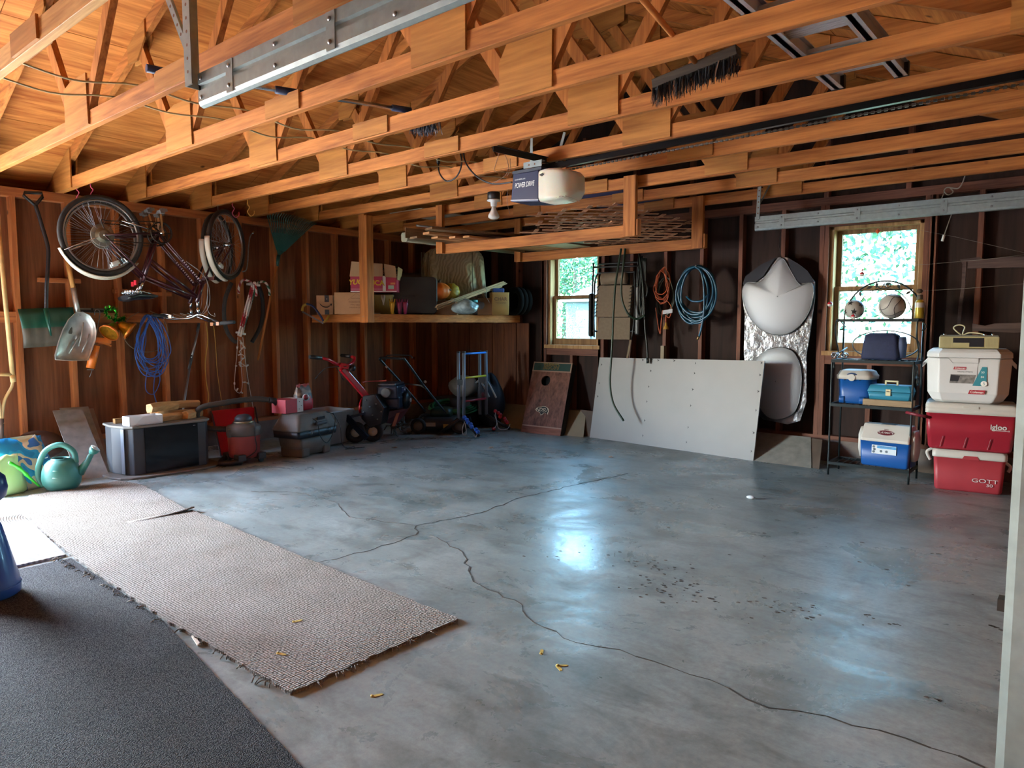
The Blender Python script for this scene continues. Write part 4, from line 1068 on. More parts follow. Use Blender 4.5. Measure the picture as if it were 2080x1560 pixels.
def log(c, rz, l, r, tilt, label, sd):
    rr = random.Random(sd); ax = V((math.cos(rz) * math.cos(tilt), math.sin(rz) * math.cos(tilt), math.sin(tilt))); u = ax.cross(V((0, 0, 1))).normalized(); w = u.cross(ax)
    prof = [(r * rr.uniform(.8, 1.15) * math.cos(t), r * rr.uniform(.7, 1.0) * math.sin(t)) for t in (.3, 1.2, 2.3, 3.4, 4.2, 5.3)]
    zmin = min(q[1] for q in prof)
    mb = MB().loft([[V(c) + ax * (s * l / 2) + u * (q[0] * k) + w * ((q[1] - zmin) * k) for q in prof] for s, k in ((-1, .95), (-.3, 1.05), (.4, 1), (1, .92))], smooth=False)
    return tag(mb.build('firewood', FW, origin=c, bevel=.003), label, 'firewood', 'split firewood on the tv stand')
zt = .427
log(TVP(.40, .14, zt), math.radians(101), .26, .045, 0, 'split firewood piece lowest at the front left of the tv stand pile', 1)
log(TVP(.42, .26, zt), math.radians(80), .26, .05, 0, 'split firewood piece lowest at the back left of the tv stand pile', 2)
log(TVP(.60, .17, zt), math.radians(120), .22, .05, 0, 'split firewood piece at the right end of the tv stand pile', 3)
log(TVP(.60, .32, zt), math.radians(92), .18, .045, 0, 'split firewood piece at the back right corner of the tv stand pile', 4)
log(TVP(.36, .20, zt + .075), math.radians(108), .28, .05, 0, 'split firewood piece on top of the tv stand pile at left', 5)
log(TVP(.58, .25, zt + .085), math.radians(88), .24, .042, 0, 'split firewood piece on top of the tv stand pile at right', 6)

# ---- red panel, shop vacuum
REDP = mat('red_plastic_sheet', 'a31420', .35, coat=.2)
rp_ = thing('red_plastic_sheet', (-6.426,3.301,0.000), 'red plastic panel leaning on the left wall behind the shop vacuum', 'panel')
MB().hexa([(-6.450,3.328,0.003), (-6.450,3.691,-0.009), (-6.980,3.992,0.368), (-6.980,3.508,0.365)], (-.02, 0, .012)).build('sheet', REDP, rp_, bevel=.006)
MB().tube([(-6.430,3.317,-0.003), (-6.930,3.497,0.345), (-6.970,3.503,0.372)], .009, 8).tube([(-6.440,3.685,-0.007), (-6.750,3.894,0.229), (-6.970,3.993,0.374)], .009, 8).build('dark_edge', mat('dark_netting', '2c1b18', .8), rp_)
vx, vy = -6.02, 3.33
vac = thing('shop_vacuum', (vx, vy, 0), 'dusty red and grey shop vacuum on casters in front of the red panel', 'shop vacuum')
VR = mat('dusty_red_drum', '8a3a38', .55, 0, .2, 5); VG = mat('dusty_grey_lid', '54504b', .65, 0, .25, 8)
MB().lathe([(.10, .05), (.128, .055), (.135, .08), (.142, .25), (.142, .255)], (vx, vy, 0), 32).build('drum', VR, vac)
MB().lathe([(.146, .25), (.15, .26), (.15, .325), (.14, .34), (.10, .35), (.10, .36)], (vx, vy, 0), 32).build('lid', VG, vac)
MB().lathe([(.088, .355), (.09, .375), (.08, .38)], (vx, vy, 0), 28).build('motor_ring', mat('dusty_tin', '8f8668', .4, .6), vac)
MB().lathe([(.078, .375), (.075, .41), (.05, .435), (.02, .44)], (vx, vy, 0), 24).build('motor_cap', DGREY, vac)
for k in range(4):
    a = PI / 4 + k * PI / 2; p = V((vx + .145 * math.cos(a), vy + .145 * math.sin(a), 0))
    foot = MB().obox(p * .96 + V((vx, vy, 0)) * .04 + V((0, 0, .06)), V((.045, 0, 0)), V((0, .04, 0)), V((0, 0, .03))).build('caster_foot', DGREY, vac, bevel=.01)
    MB().cyl(p + V((-.012, 0, .024)), p + V((.012, 0, .024)), .024, n=16).build('caster_wheel', BLACKP, foot)
for s in (-1, 1): MB().obox((vx + .02, vy + s * .152, .28), (.02, 0, 0), (0, .012, 0), (0, 0, .035)).build('latch', VG, vac, bevel=.004)
MB().tube(smooth_path([(vx + .10, vy + .05, .40), (vx + .145, vy + .03, .36), (vx + .158, vy + .02, .25), (vx + .15, vy + .03, .12), (vx + .12, vy - .08, .045), (vx + .1, vy - .18, .008)], 7), .0045, 6).build('power_cord', BLACKP, vac)
hp = smooth_path([(vx - .12, vy - .10, .30), (vx - .22, vy - .28, .34), (vx - .18, vy - .32, .50), (vx - .12, vy - .10, .545), (vx - .08, vy + .15, .56), (vx - .03, vy + .28, .545)], 10)
hm = MB(); hm.tube(hp, [.024 + .003 * (i % 2) for i in range(len(hp))], 12); hm.build('hose', mat('grey_ribbed_hose', '37352f', .6), vac)
MB().tube([hp[-1], V(hp[-1]) + V((.01, .05, -.01)), V(hp[-1]) + V((.02, .09, -.06))], [.028, .03, .026], 12).build('hose_cuff', BLACKP, vac)
hp = smooth_path([(vx - .10, vy - .12, .05), (vx + .02, vy - .24, .03), (vx + .10, vy - .20, .03), (vx + .12, vy - .10, .03)], 8)
MB().tube(hp, .026, 12).build('floor_wand', BLACKP, vac)

# ---- portable grill, boxes, charcoal, bin
g0 = V((-5.93, 3.92, 0))
gr = thing('portable_grill', g0, 'dusty grey portable gas grill with closed lid and black cord', 'grill', rz=math.radians(103))
GT = mat('dusty_grill_lid', '5f5a52', .7, 0, .25, 6)
MB().rbox([(.255, .275, .17, .03), (.27, .275, .172, .03), (.36, .235, .14, .04), (.405, .21, .115, .04), (.415, .19, .10, .04)], seg=4).build('lid', GT, gr)
MB().rbox([(.19, .265, .165, .03), (.255, .27, .168, .03)], seg=4).build('band', mat('dark_blue_band', '16181f', .5), gr)
MB().rbox([(.02, .17, .12, .03), (.10, .21, .14, .03), (.19, .225, .15, .03)], seg=4).build('lower_body', GT, gr)
MB().box((-.20, -.14, 0), (-.09, .14, .10)).box((.09, -.14, 0), (.20, .14, .10)).build('foot', mat('dusty_grill_foot', '544f48', .8), gr, bevel=.02)
MB().rbox([(0, .075, .014, .01), (.028, .075, .014, .01)], (.02, -.182, .30)).build('handle', DGREY, gr, bevel=.004)
MB().box((0.0, -.158, .345), (.10, -.150, .372)).build('nameplate', mat('dark_nameplate', '26262a', .4, .5), gr)
for x in (-.12, .14): MB().torus((x, -.178, .235), (1, 0, .1), .018, .003, 16, 5).build('latch', STEEL, gr)
MB().tube(smooth_path([(-.09, -.06, .41), (-.03, -.17, .33), (-.02, -.20, .2), (.06, -.21, .12), (.16, -.20, .2), (.20, -.195, .36), (.14, -.14, .405)], 8), .004, 6).tube(smooth_path([(.26, -.12, .38), (.30, -.17, .25), (.30, -.19, .08), (.36, -.2, .02), (.5, -.17, .012), (.42, -.24, .012), (.34, -.2, .012), (.52, -.3, .012)], 8), .004, 6).build('cord', BLACKP, gr)
rwb = thing('red_white_box', (-6.02, 3.80, .415), 'small red box with a white end on the grill lid', 'box', rz=math.radians(103))
MB().box((-.13, -.09, 0), (.02, .09, .13)).build('red_carton', mat('red_carton', 'a32b33', .6), rwb, bevel=.002)
MB().box((.02, -.09, 0), (.10, .09, .13)).build('white_end', mat('white_carton_end', 'b9b6b0', .6), rwb, bevel=.002)
MB().sphere((.05, -.0905, .1), .004, 8, 6).sphere((.075, -.0905, .06), .004, 8, 6).sphere((.045, -.0905, .03), .004, 8, 6).build('screw_hole', BLACKP, rwb)
chb = thing('charcoal_bag', (-6.06, 3.99, .415), 'crumpled red and brown charcoal bag standing on the grill', 'charcoal bag')
CHM = bpy.data.materials.new('charcoal_bag_print'); CHM.use_nodes = True
nt = CHM.node_tree; b = nt.nodes['Principled BSDF']; b.inputs['Roughness'].default_value = .5
tc = nt.nodes.new('ShaderNodeTexCoord'); sx = nt.nodes.new('ShaderNodeSeparateXYZ'); nz = nt.nodes.new('ShaderNodeTexNoise'); nz.inputs['Scale'].default_value = 14
ad = nt.nodes.new('ShaderNodeMath'); ad.operation = 'MULTIPLY_ADD'; ad.inputs[1].default_value = .12
rp = nt.nodes.new('ShaderNodeValToRGB'); rp.color_ramp.interpolation = 'CONSTANT'
for i, (p, c) in enumerate(((0, 'a51c28'), (.59, '4a3a30'), (.63, '7a5f4c'), (.67, '5b4438'), (.705, 'b04a44'))):
    e = rp.color_ramp.elements[i] if i < 2 else rp.color_ramp.elements.new(p)
    e.position = p; e.color = (*hx(c), 1)
nt.links.new(tc.outputs['Object'], sx.inputs[0]); nt.links.new(tc.outputs['Object'], nz.inputs['Vector']); nt.links.new(nz.outputs['Fac'], ad.inputs[0]); nt.links.new(sx.outputs['Z'], ad.inputs[2]); nt.links.new(ad.outputs[0], rp.inputs['Fac']); nt.links.new(rp.outputs['Color'], b.inputs['Base Color'])
sack((-6.08, 4.0, .415), .10, .07, .25, CHM, 'bag', chb, 12, .0)
LOGOW = mat('white_emblem', 'c9c0ba', .5)
MB().lathe([(.034, 0), (.034, .003), (.0, .003)], (-5.995, 3.975, .545), 24, (.97, -.25, .05)).build('emblem', LOGOW, chb)
MB().lathe([(.026, .0), (.026, .0045), (.0, .0045)], (-5.995, 3.975, .545), 24, (.97, -.25, .05)).build('emblem_centre', mat('red_emblem', '7a1a20', .5), chb)
bn = thing('storage_bin', (-6.30, 4.40, 0), 'open pale grey plastic storage bin beside the grill', 'bin', rz=math.radians(98))
BG = mat('pale_grey_bin', '8f9699', .45)
mb = MB(); mb.rbox([(.012, .19, .16, .03), (.015, .20, .17, .03), (.34, .235, .20, .04), (.345, .25, .215, .04), (.36, .25, .215, .04), (.36, .232, .197, .04), (.03, .19, .16, .03)], seg=5)
mb.build('body', BG, bn)
MB().box((-.12, -.10, .03), (.12, .10, .06)).build('contents', mat('dark_contents', '3a3532', .8), bn)

# ---- rotary tiller
tl_ = thing('rotary_tiller', (-6.2, 4.95, 0), 'red and black rotary garden tiller with wheels and tines', 'tiller')
TR = mat('tiller_red', 'a30e1c', .3, coat=.3); TB = mat('tiller_black', '101217', .4, .2); TBL = mat('tiller_navy', '131a2c', .4, .3)
DT = 7.62
MB().bar((-6.082,4.469,0.803), (-6.061,4.802,0.450), .05, .065).build('column', TR, tl_, bevel=.008)
MB().tube(smooth_path([(-6.039,4.190,0.921), (-6.020,4.269,0.899), (-6.074,4.415,0.846), (-6.049,4.500,0.833), (-6.081,4.606,0.854), (-6.190,4.716,0.898), (-6.387,4.813,0.905)], 6), .016, 10).build('handlebar', TR, tl_)
MB().cyl((-6.040,4.059,0.936), (-6.035,4.193,0.921), .019, n=12).build('grip', BLACKP, tl_); MB().cyl((-6.342,4.786,0.907), (-6.545,4.812,0.912), .019, n=12).build('grip', BLACKP, tl_)
MB().bar((-6.058,4.427,0.841), (-6.028,4.516,0.818), .05, .05).build('clamp', TR, tl_, bevel=.006)
MB().sphere((-6.021,4.559,0.801), .035, 12, 8).build('knob', BLACKP, tl_)
MB().tube(smooth_path([(-6.003,4.472,0.826), (-6.088,4.400,0.821), (-6.172,4.327,0.801), (-6.244,4.255,0.695)], 6), .005, 6).tube([(-6.080,4.406,0.811), (-6.053,4.422,0.756), (-6.018,4.443,0.680)], .004, 6).build('control_lever', BLACKM, tl_)
MB().tube(smooth_path([(-6.031,4.691,0.644), (-6.076,4.785,0.646), (-5.996,4.853,0.651), (-5.915,4.922,0.656)], 6), .007, 6).build('throttle_rod', mat('faded_red_rod', 'a5443c', .4), tl_)
ec = V((-5.982,5.042,0.468))
fx, fy = V((.87, .5, 0)), V((-.5, .87, 0))
MB().obox(ec + V((0, 0, .06)), fx * .12, fy * .14, V((0, 0, .075))).obox(ec + V((0, 0, -.05)), fx * .13, fy * .12, V((0, 0, .07))).build('engine', TBL, tl_, bevel=.02)
MB().obox(ec + V((0, 0, .145)), fx * .10, fy * .15, V((0, 0, .014))).build('fuel_tank', mat('tiller_tank', '20242c', .3), tl_, bevel=.01)
MB().obox(ec + V((0, 0, .075)) + fx * .121 + fy * .06, fx * .002, fy * .07, V((0, 0, .028))).build('engine_badge', mat('engine_badge_blue', '1c2f5c', .4), tl_)
MB().obox(ec + V((0, 0, .077)) + fx * .1225 + fy * .085, fx * .0015, fy * .02, V((0, 0, .009))).obox(ec + V((0, 0, .102)) + fx * .1225 + fy * .06, fx * .0012, fy * .07, V((0, 0, .0015))).obox(ec + V((0, 0, .048)) + fx * .1225 + fy * .06, fx * .0012, fy * .07, V((0, 0, .0015))).build('badge_mark', mat('silver_print', 'b8bcc4', .4), tl_)
MB().lathe([(.10, 0), (.10, .03), (.085, .05), (.05, .06), (.05, .066)], ec + V((0, 0, -.04)) + fx * .12 + fy * .09, 26, fx).build('recoil_starter', TB, tl_)
MB().lathe([(.024, 0), (.022, .005), (.0, .005)], ec + V((0, 0, -.04)) + fx * .187 + fy * .09, 16, fx).build('starter_badge', mat('starter_badge', 'a8aab0', .4), tl_)
MB().cyl(ec + V((0, 0, .06)) - fy * .13, ec + V((0, 0, .06)) - fy * .18, .05, n=18).build('air_filter', mat('dusty_filter', '55524c', .6), tl_)
tc_ = V((-6.012,4.807,0.357))
MB().hexa([tc_ + fx * a + V((0, 0, z)) + fy * -.08 for a, z in ((-.08, .14), (.06, .16), (.16, .02), (.12, -.16), (-.0, -.2), (-.1, -.1))], fy * .2).build('gear_case', TB, tl_, bevel=.01)
mb = MB()
for a, z in ((-.03, .10), (.05, .06), (.09, -.02), (.02, -.06), (-.05, -.03), (.06, -.1), (0, .03)): mb.lathe([(.009, 0), (.009, .006), (0, .008)], tc_ + fx * a * 1.4 + V((0, 0, z)) - fy * .08, 10, -fy)
mb.build('bolt', STEEL, tl_)
MB().torus(V((-6.169,4.806,0.356)), fx, .10, .013, 24, 8, .6, 3.8).build('belt_guard', TR, tl_)
for p, nm in (((-6.016,4.806,0.128), 0), ((-6.100,4.643,0.128), 1)):
    p = V(p); p.z = .112; wn_ = V((.80, -.6, 0)); q = p
    t = MB().torus(q, wn_, .078, .036, 30, 12).build('wheel', RUBBER, tl_)
    MB().lathe([(.055, -.02), (.055, .02), (.03, .024), (.018, .03), (.0, .03)], q, 20, wn_).build('rim', mat('cream_rim', 'a59b88', .5), t)
    MB().cyl(q - wn_ * .02, q + wn_ * .036, .012, n=10).build('axle', STEEL, t)
MB().bar((-6.143,4.558,0.286), (-5.924,4.653,0.066), .03, .06).bar((-6.154,4.546,0.265), (-6.018,4.733,0.321), .03, .025).build('depth_bar', TBL, tl_)
for k, (x, y) in enumerate(((800, 872), (818, 868), (835, 872), (850, 874))):
    p = V((-6.057,5.135,0.093)) + fy * (k * .075) + fx * .02 * (k % 2); p.z = .13
    mb = MB()
    for j in range(4):
        a = j * PI / 2 + k * .5; d = fx * math.cos(a) + V((0, 0, 1)) * math.sin(a); e = fx * -math.sin(a) + V((0, 0, 1)) * math.cos(a)
        mb.bar(p, p + d * .09, .006, .035, fy).bar(p + d * .08, p + d * .115 + e * .05, .006, .03, fy)
    mb.cyl(p - fy * .03, p + fy * .03, .03, n=12).build('tine', mat('dusty_tine', '45413b', .7, .3), tl_)
MB().hexa([V((-6.003,4.940,0.303)), V((-5.970,5.300,0.327)), V((-6.035,5.159,0.147)), V((-6.010,4.923,0.196))], V((-.2, -.1, .02))).build('tine_hood', mat('dark_red_hood', '4a0f14', .5), tl_)
MB().hexa([V((-5.883,4.960,0.161)), V((-5.850,5.003,0.298)), V((-5.827,5.025,0.309)), V((-5.855,4.984,0.161))], (-.01, 0, 0)).build('warning_decal', mat('faded_decal', '8f5a4a', .5), tl_)

# ---- push mower
mw = thing('push_mower', (-5.98, 5.8, 0), 'black push lawn mower with folded tube handle beside the ladder toss frame', 'lawn mower')
MB().tube(smooth_path([(-6.020,5.577,0.253), (-6.098,5.286,0.598), (-6.119,5.033,0.846), (-6.098,4.989,0.880), (-6.051,4.991,0.893), (-5.692,4.939,0.895), (-5.633,4.948,0.876), (-5.639,5.214,0.589), (-5.592,5.483,0.284)], 5), .0125, 10).build('handle', BLACKM, mw)
MB().tube([(-6.085,5.297,0.592), (-5.668,5.190,0.600), (-5.629,5.232,0.562)], .010, 8).build('crossbar', mat('worn_tube', '4d4338', .5, .5), mw)
MB().tube(smooth_path([(-6.052,5.026,0.864), (-6.058,5.066,0.917), (-5.673,5.025,0.929), (-5.606,5.013,0.905)], 5), .006, 8).build('bail_bar', BLACKM, mw)
for p in ((-5.645,5.227,0.641), (-6.095,5.074,0.791)): MB().cyl(p, V(p) + V((.03, -.02, .0)), .014, n=10).build('wing_nut', STEEL, mw)
dc = V((-5.98, 5.80, 0)); MBK = mat('mower_deck', '24282a', .5, 0, .2, 8)
r1 = V((.80, .6, 0)); r2 = V((-.6, .8, 0))
dk = MB().rbox([(.05, .22, .21, .05), (.15, .22, .21, .06), (.19, .18, .17, .08)], dc, r1, r2); dk.build('deck', MBK, mw)
MB().rbox([(.19, .13, .13, .05), (.27, .12, .12, .05), (.29, .08, .08, .04)], dc, r1, r2).build('motor_cover', mat('dark_green_cover', '12301f', .5), mw)
MB().obox(dc + V((0, 0, .11)) - r2 * .212 + r1 * -.1, r1 * .06, r2 * .002, V((0, 0, .022))).build('label_plate', mat('grey_label', '8b8d86', .5), mw)
MB().obox(dc + V((0, 0, .09)) - r2 * .212 + r1 * .08, r1 * .03, r2 * .002, V((0, 0, .026))).build('yellow_label', mat('yellow_label', '8f7a35', .5), mw)
for a, s in ((-.19, -1), (.19, -1), (-.19, 1), (.19, 1)):
    p = dc + r1 * a * 1.25 + r2 * s * .22 + V((0, 0, .095)); w = MB().torus(p, r2, .07, .022, 26, 8).build('wheel', RUBBER, mw)
    MB().lathe([(.055, -.015), (.055, .015), (.02, .022), (0, .022)], p, 18, -r2).build('wheel_hub', mat('dusty_hub', '5c5a54', .6), w)
# ---- clutter behind the mower
def blob(name, c, s, m, label, cat, sd, amp=.25, sub=1):
    rr = random.Random(sd); ph = [rr.uniform(0, 6) for _ in range(8)]; n, k = 22, 12; rings = []
    for i in range(k + 1):
        th = PI * i / k; ring = []
        for j in range(n):
            a = 2 * PI * j / n; f = 1 + amp * (.5 * math.sin(3 * a + ph[0] + 2 * th) + .35 * math.sin(5 * a + ph[1] - 3 * th) + .3 * math.sin(4 * th + ph[2] + a))
            q = max(math.sin(th), .002)
            ring.append(V(c) + V((s[0] * f * q * math.cos(a), s[1] * f * q * math.sin(a), s[2] * (1 - math.cos(th)) * .5 * (1 + .12 * math.sin(2 * a + ph[3])))))
        rings.append(ring)
    return tag(MB().loft(rings).build(name, m, origin=c), label, cat)
tag(MB().box((-6.6, 6.25, 0), (-5.95, 6.72, .34)).build('dark_crate', mat('dark_crate', '1d1a18', .8), origin=(-6.3, 6.45, 0), bevel=.02), 'dark low crate in the corner behind the mower', 'crate')
blob('grey_fabric_bag', (-6.22, 6.42, .342), (.21, .16, .25), mat('grey_bag_fabric', '77776f', .8), 'grey fabric bag heaped on the dark crate in the corner', 'bag', 4, .16)
gb_ = thing('sports_bag', (-5.80, 6.45, 0), 'dark blue bag with white straps behind the ladder toss frame', 'bag')
o = blob('bag_body', (-5.80, 6.45, 0), (.19, .15, .60), mat('navy_green_nylon', '14222e', .6), None, None, 9, .10); o.parent = gb_; o.location = (0, 0, 0)
for dx in (-.02, .09): MB().tube(smooth_path([(-5.86 + dx, 6.29, .55), (-5.76 + dx, 6.25, .58), (-5.68 + dx, 6.25, .49), (-5.64 + dx, 6.28, .39)], 6), .012, 6).build('strap', mat('white_strap', 'a5a69f', .7), gb_)
MB().sphere((-5.78, 6.30, .41), .03, 12, 8, (1, .3, 1)).sphere((-5.79, 6.30, .36), .03, 12, 8, (1, .3, 1)).build('red_mark', mat('dull_red_print', '5f1f26', .6), gb_)
hs = MB(); 
for k in range(5): hs.torus((-6.12 + .01 * k, 6.08 + .012 * k, .262), (0.05 * k, -.1, 1), .26 + .012 * (k % 3), .012, 48, 8)
tag(hs.build('green_garden_hose', mat('green_hose_vinyl', '1c5c30', .4), origin=(-6.1, 6.1, .25)), 'coiled green garden hose lying behind the mower deck', 'garden hose')
tag(MB().box((-6.5, 6.02, 0), (-5.95, 6.23, .235)).build('low_carton', mat('brown_low_carton', '2e2620', .9), origin=(-6.2, 6.1, 0)), 'low brown carton that carries the coiled green hose', 'carton')

# ---- ladder toss frame
lt = thing('ladder_toss_game', (-5.5, 6.1, 0), 'ladder toss game frame with grey posts and blue, yellow and red rungs', 'game frame')
PG = mat('grey_pvc', '5f676e', .45)
FP = [(-5.581,5.680,0.200), (-5.504,5.680,0.206)]; BP = [(-5.705,6.165,0.187), (-5.613,6.177,0.193)]
TP = [(-5.625,5.723,0.940), (-5.543,5.727,0.942), (-5.749,6.209,0.935), (-5.658,6.221,0.937)]
for p, q in zip(FP + BP, TP):
    po = MB().cyl(p, q, .019, n=14).build('post', PG, lt)
    MB().cyl(V(q) + V((0, 0, -.004)), V(q) + V((0, 0, .012)), .021, n=14).build('post_cap', BLACKP, po)
for i, (y0, y1, c) in enumerate(((719, 716, '1f6fc0'), (768, 763, 'c8b92a'), (816, 809, '8a1024'))):
    MB().cyl(onto(TP[1], FP[1], (y0 - 716) / (850 - 716)), onto(TP[3], BP[1], (y1 - 714) / (842 - 714)), .012, n=12).build('rung', mat('rung_' + c, c, .4), lt)
for p, f in ((FP[1], (-5.312,5.723,0.020)), (BP[1], (-5.413,6.373,0.020)), (FP[0], (-5.806,5.588,0.020))):
    MB().tube([p, V(p).lerp(V(f), .5) + V((0, 0, -.01)), f], .019, 10).build('leg', BLACKP, lt)
for p, q in ((FP[0], FP[1]), (BP[0], BP[1])): MB().bar(V(p).lerp(V(TP[0 if p is FP[0] else 2]), .55), V(q).lerp(V(TP[1 if p is FP[0] else 3]), .55), .045, .06).build('hinge', BLACKP, lt)
def bolas(name, a, b_, m, label, loops, sd):
    a, b_ = V(a), V(b_); t = thing('bolas_set', b_, label, 'bolas', None); rr = random.Random(sd)
    for k in range(7):
        p = a.lerp(b_, k / 6) + V((rr.uniform(-.01, .02), rr.uniform(-.03, .01), .028)); MB().sphere(p, .023, 14, 10).build('ball', m, t)
    for lp in loops: MB().tube(smooth_path(lp, 7), .004, 6).build('rope', mat('white_rope', 'a9a9a4', .7), t)
bolas('bolas', (-5.456,5.654,0.196), (-5.221,5.601,0.066), mat('blue_golf_ball', '15489c', .35), 'set of blue ball bolas wrapped on the front foot of the ladder toss frame', [[(-5.425,5.613,0.187), (-5.406,5.555,0.107), (-5.381,5.544,0.051), (-5.357,5.566,0.067), (-5.399,5.594,0.169)], [(-5.342,5.613,0.145), (-5.269,5.606,0.115), (-5.212,5.584,0.079), (-5.222,5.571,0.037), (-5.235,5.562,0.058)]], 3)
bolas('bolas', (-5.505,6.205,0.211), (-5.411,6.335,0.077), mat('red_golf_ball', 'a8202c', .35), 'set of red ball bolas wrapped on the rear foot of the ladder toss frame', [[(-5.468,6.172,0.229), (-5.379,6.104,0.117), (-5.358,6.115,0.054), (-5.288,6.174,0.054), (-5.329,6.275,0.091)], [(-5.476,6.163,0.206), (-5.416,6.139,0.121), (-5.393,6.087,0.071), (-5.377,6.034,0.067)]], 5)
tag(MB().sphere((-5.542,6.228,0.024), .024, 16, 10).build('loose_ball', mat('red_golf_ball', 'a8202c', .35), origin=(-5.651,6.350,0.000)), 'single red ball on the floor beside the ladder toss frame', 'ball')
# ================================================================ CORNER SHELF AND WHAT STANDS ON IT
sf = thing('corner_shelf', (-6.05, 4.8, 1.28), 'wooden corner shelf hung from a post, loaded with boxes and pumpkins', 'shelf')
MB().bar((-7.08, 4.82, 1.322), (-6.09, 4.82, 1.322), .04, .088).build('front_rail', FIR['X'], sf, bevel=.002)
MB().bar((-6.06, 4.85, 1.322), (-5.62, 6.79, 1.322), .04, .088).build('side_rail', FIR['Y'], sf, bevel=.002)
MB().hexa([(-7.075, 4.85, 1.352), (-6.09, 4.85, 1.352), (-5.65, 6.77, 1.352), (-7.075, 6.77, 1.352)], (0, 0, .014)).build('deck', wood('shelf_deck', '6d4023', '9c6a3c', 'X'), sf)
MB().box((-6.125, 4.75, 1.275), (-6.035, 4.79, 2.52)).box((-6.035, 4.752, 1.275), (-5.998, 4.84, 2.39)).build('hanging_post', FIR['Z'], sf, bevel=.002)
for p in ((-6.09, 4.749, 1.30), (-6.07, 4.749, 1.34)): MB().cyl(p, V(p) + V((0, -.002, 0)), .004, n=8).build('nail_head', STEEL, sf)
SZ = 1.367
R40 = math.radians(40.18)
def carton(name, c, w, d, h, m, label, rz=R40, z=SZ, cat='box', group=None):
    t = thing(name, (c[0], c[1], z), label, cat, group, rz=rz)
    MB().box((-w / 2, 0, 0), (w / 2, d, h)).build('carton', m, t, bevel=.003)
    return t
BROWNP = mat('brown_print', '6b4a34', .8)
def pxbase(p): return (p[0], p[1])
# parcel box with a smile arrow, left end
am = carton('smile_arrow_box', (-6.796,4.780,1.361), .185, .16, .215, CARD, 'cardboard parcel box with black smile arrow at the left end of the shelf', R40)
BLK = mat('black_print', '17161a', .6)
for z0, z1 in ((.14, .215), (0, .055)): MB().box((-.0, -.0012, z0), (.05, -.0005, z1)).build('tape', mat('dark_printed_tape', '1b222b', .35), am)
MB().tube(smooth_path([(-.055, -.001, .12), (-.02, -.001, .09), (.03, -.001, .082), (.07, -.001, .105)], 6), [.003, .0034, .004, .0045, .005, .0055, .006, .0062, .0064, .0064, .0062, .006, .0056, .005, .0045, .004, .0034, .003, .002][:19], 6).build('smile_arrow', BLK, am)
MB().hexa([(.052, -.001, .118), (.083, -.001, .124), (.078, -.001, .093), (.070, -.001, .108)], (0, -.001, 0)).build('arrow_head', BLK, am)
MB().lathe([(.008, 0), (.0, .001)], (.025, -.0012, .175), 14, (0, -1, 0)).build('tape_mark', mat('pale_print', 'b9b9b4', .6), am)
# large plain carton
wo = carton('printed_carton', (-6.325,4.809,1.351), .40, .30, .235, CARD, 'wide cardboard carton with Worcester address print beside the shelf post', R40)
for i, (s, hh) in enumerate((('WEATHERALL', .016), ('WORCESTER MA', .021), ('PTN 1002403', .021), ('MADE IN CHINA', .019))):
    text(s, 'lettering', BROWNP, wo, (.045 if i else .04, -.0012, (.17, .130, .100, .071)[i]), (1, 0, 0), (0, 0, 1), hh * .8)
mb = MB()
for a, b_ in (((-.05, .155), (.04, .225)), ((.04, .225), (.13, .155)), ((-.06, .152), (.14, .152))): mb.bar((a[0], -.001, a[1]), (b_[0], -.001, b_[1]), .0012, .0022, (0, 1, 0))
mb.build('roof_outline', BROWNP, wo)
tub = thing('clear_tub', (*(-6.186,5.097,1.348)[:2], SZ), 'murky clear plastic tub under the pink fruit box', 'tub', rz=R40)
TUBM = mat('murky_plastic', 'a39a63', .3, 0, .12, 6)
MB().rbox([(0, .10, .13, .03), (.19, .115, .15, .03), (.20, .125, .16, .03), (.215, .125, .16, .03)], (0, .16, 0)).build('body', TUBM, tub)
MB().lathe([(.012, 0), (.0, .06)], (.03, -.004, .20), 8, (0, 0, -1)).tube([(.0, -.003, .21), (.01, -.003, .16), (.02, -.004, .10), (.03, -.004, .21)], .010, 6).build('white_drip', mat('white_paint_drip', 'cfcabb', .5), tub)
MB().box((-.085, .008, .004), (-.02, .012, .016)).build('label_strip', mat('white_strip', 'cfcfc8', .5), tub)
yu = thing('fruit_box', (*(-6.143,4.957,1.537)[:2], 1.607), 'pink and tan fruit box with yellow lettering and open flaps, on top of the carton', 'box', rz=R40)
PK = mat('pink_print', 'b0304f', .5, 0, .12, 9)
MB().box((-.255, 0, 0), (.245, .28, .012)).box((-.255, 0, 0), (.245, .006, .17)).box((-.255, .274, 0), (.245, .28, .17)).box((-.255, 0, 0), (-.249, .28, .17)).box((.239, 0, 0), (.245, .28, .17)).build('tray', PK, yu)
MB().hexa([(-.26, -.003, .165), (.10, -.003, .165), (.10, -.02, .30), (-.235, -.02, .325)], (0, -.004, 0)).hexa([(.12, -.003, .16), (.25, -.003, .15), (.235, -.015, .275), (.115, -.02, .30)], (0, -.004, 0)).hexa([(.25, .0, .13), (.25, .25, .13), (.27, .26, .26), (.262, .0, .27)], (.003, 0, 0)).hexa([(-.25, .28, .165), (.24, .28, .165), (.23, .30, .28), (-.24, .30, .29)], (0, .004, 0)).build('flap', mat('tan_card_flap', 'ae8c66', .8), yu, bevel=.001)
MB().box((.095, -.003, .0), (.128, -.001, .17)).build('white_band', mat('white_print', 'e8e8e0', .5), yu)
MB().box((-.255, -.003, .028), (.095, -.001, .031)).box((-.255, -.0028, 0), (.245, -.001, .010)).build('white_line', mat('white_print', 'e8e8e0', .5), yu)
text('YUCA', 'lettering', mat('yellow_print', 'd6ae1c', .5), yu, (-.175, -.0032, .105), (1, 0, .06), (0, 0, 1), .052, shear=.2, bold=.03)
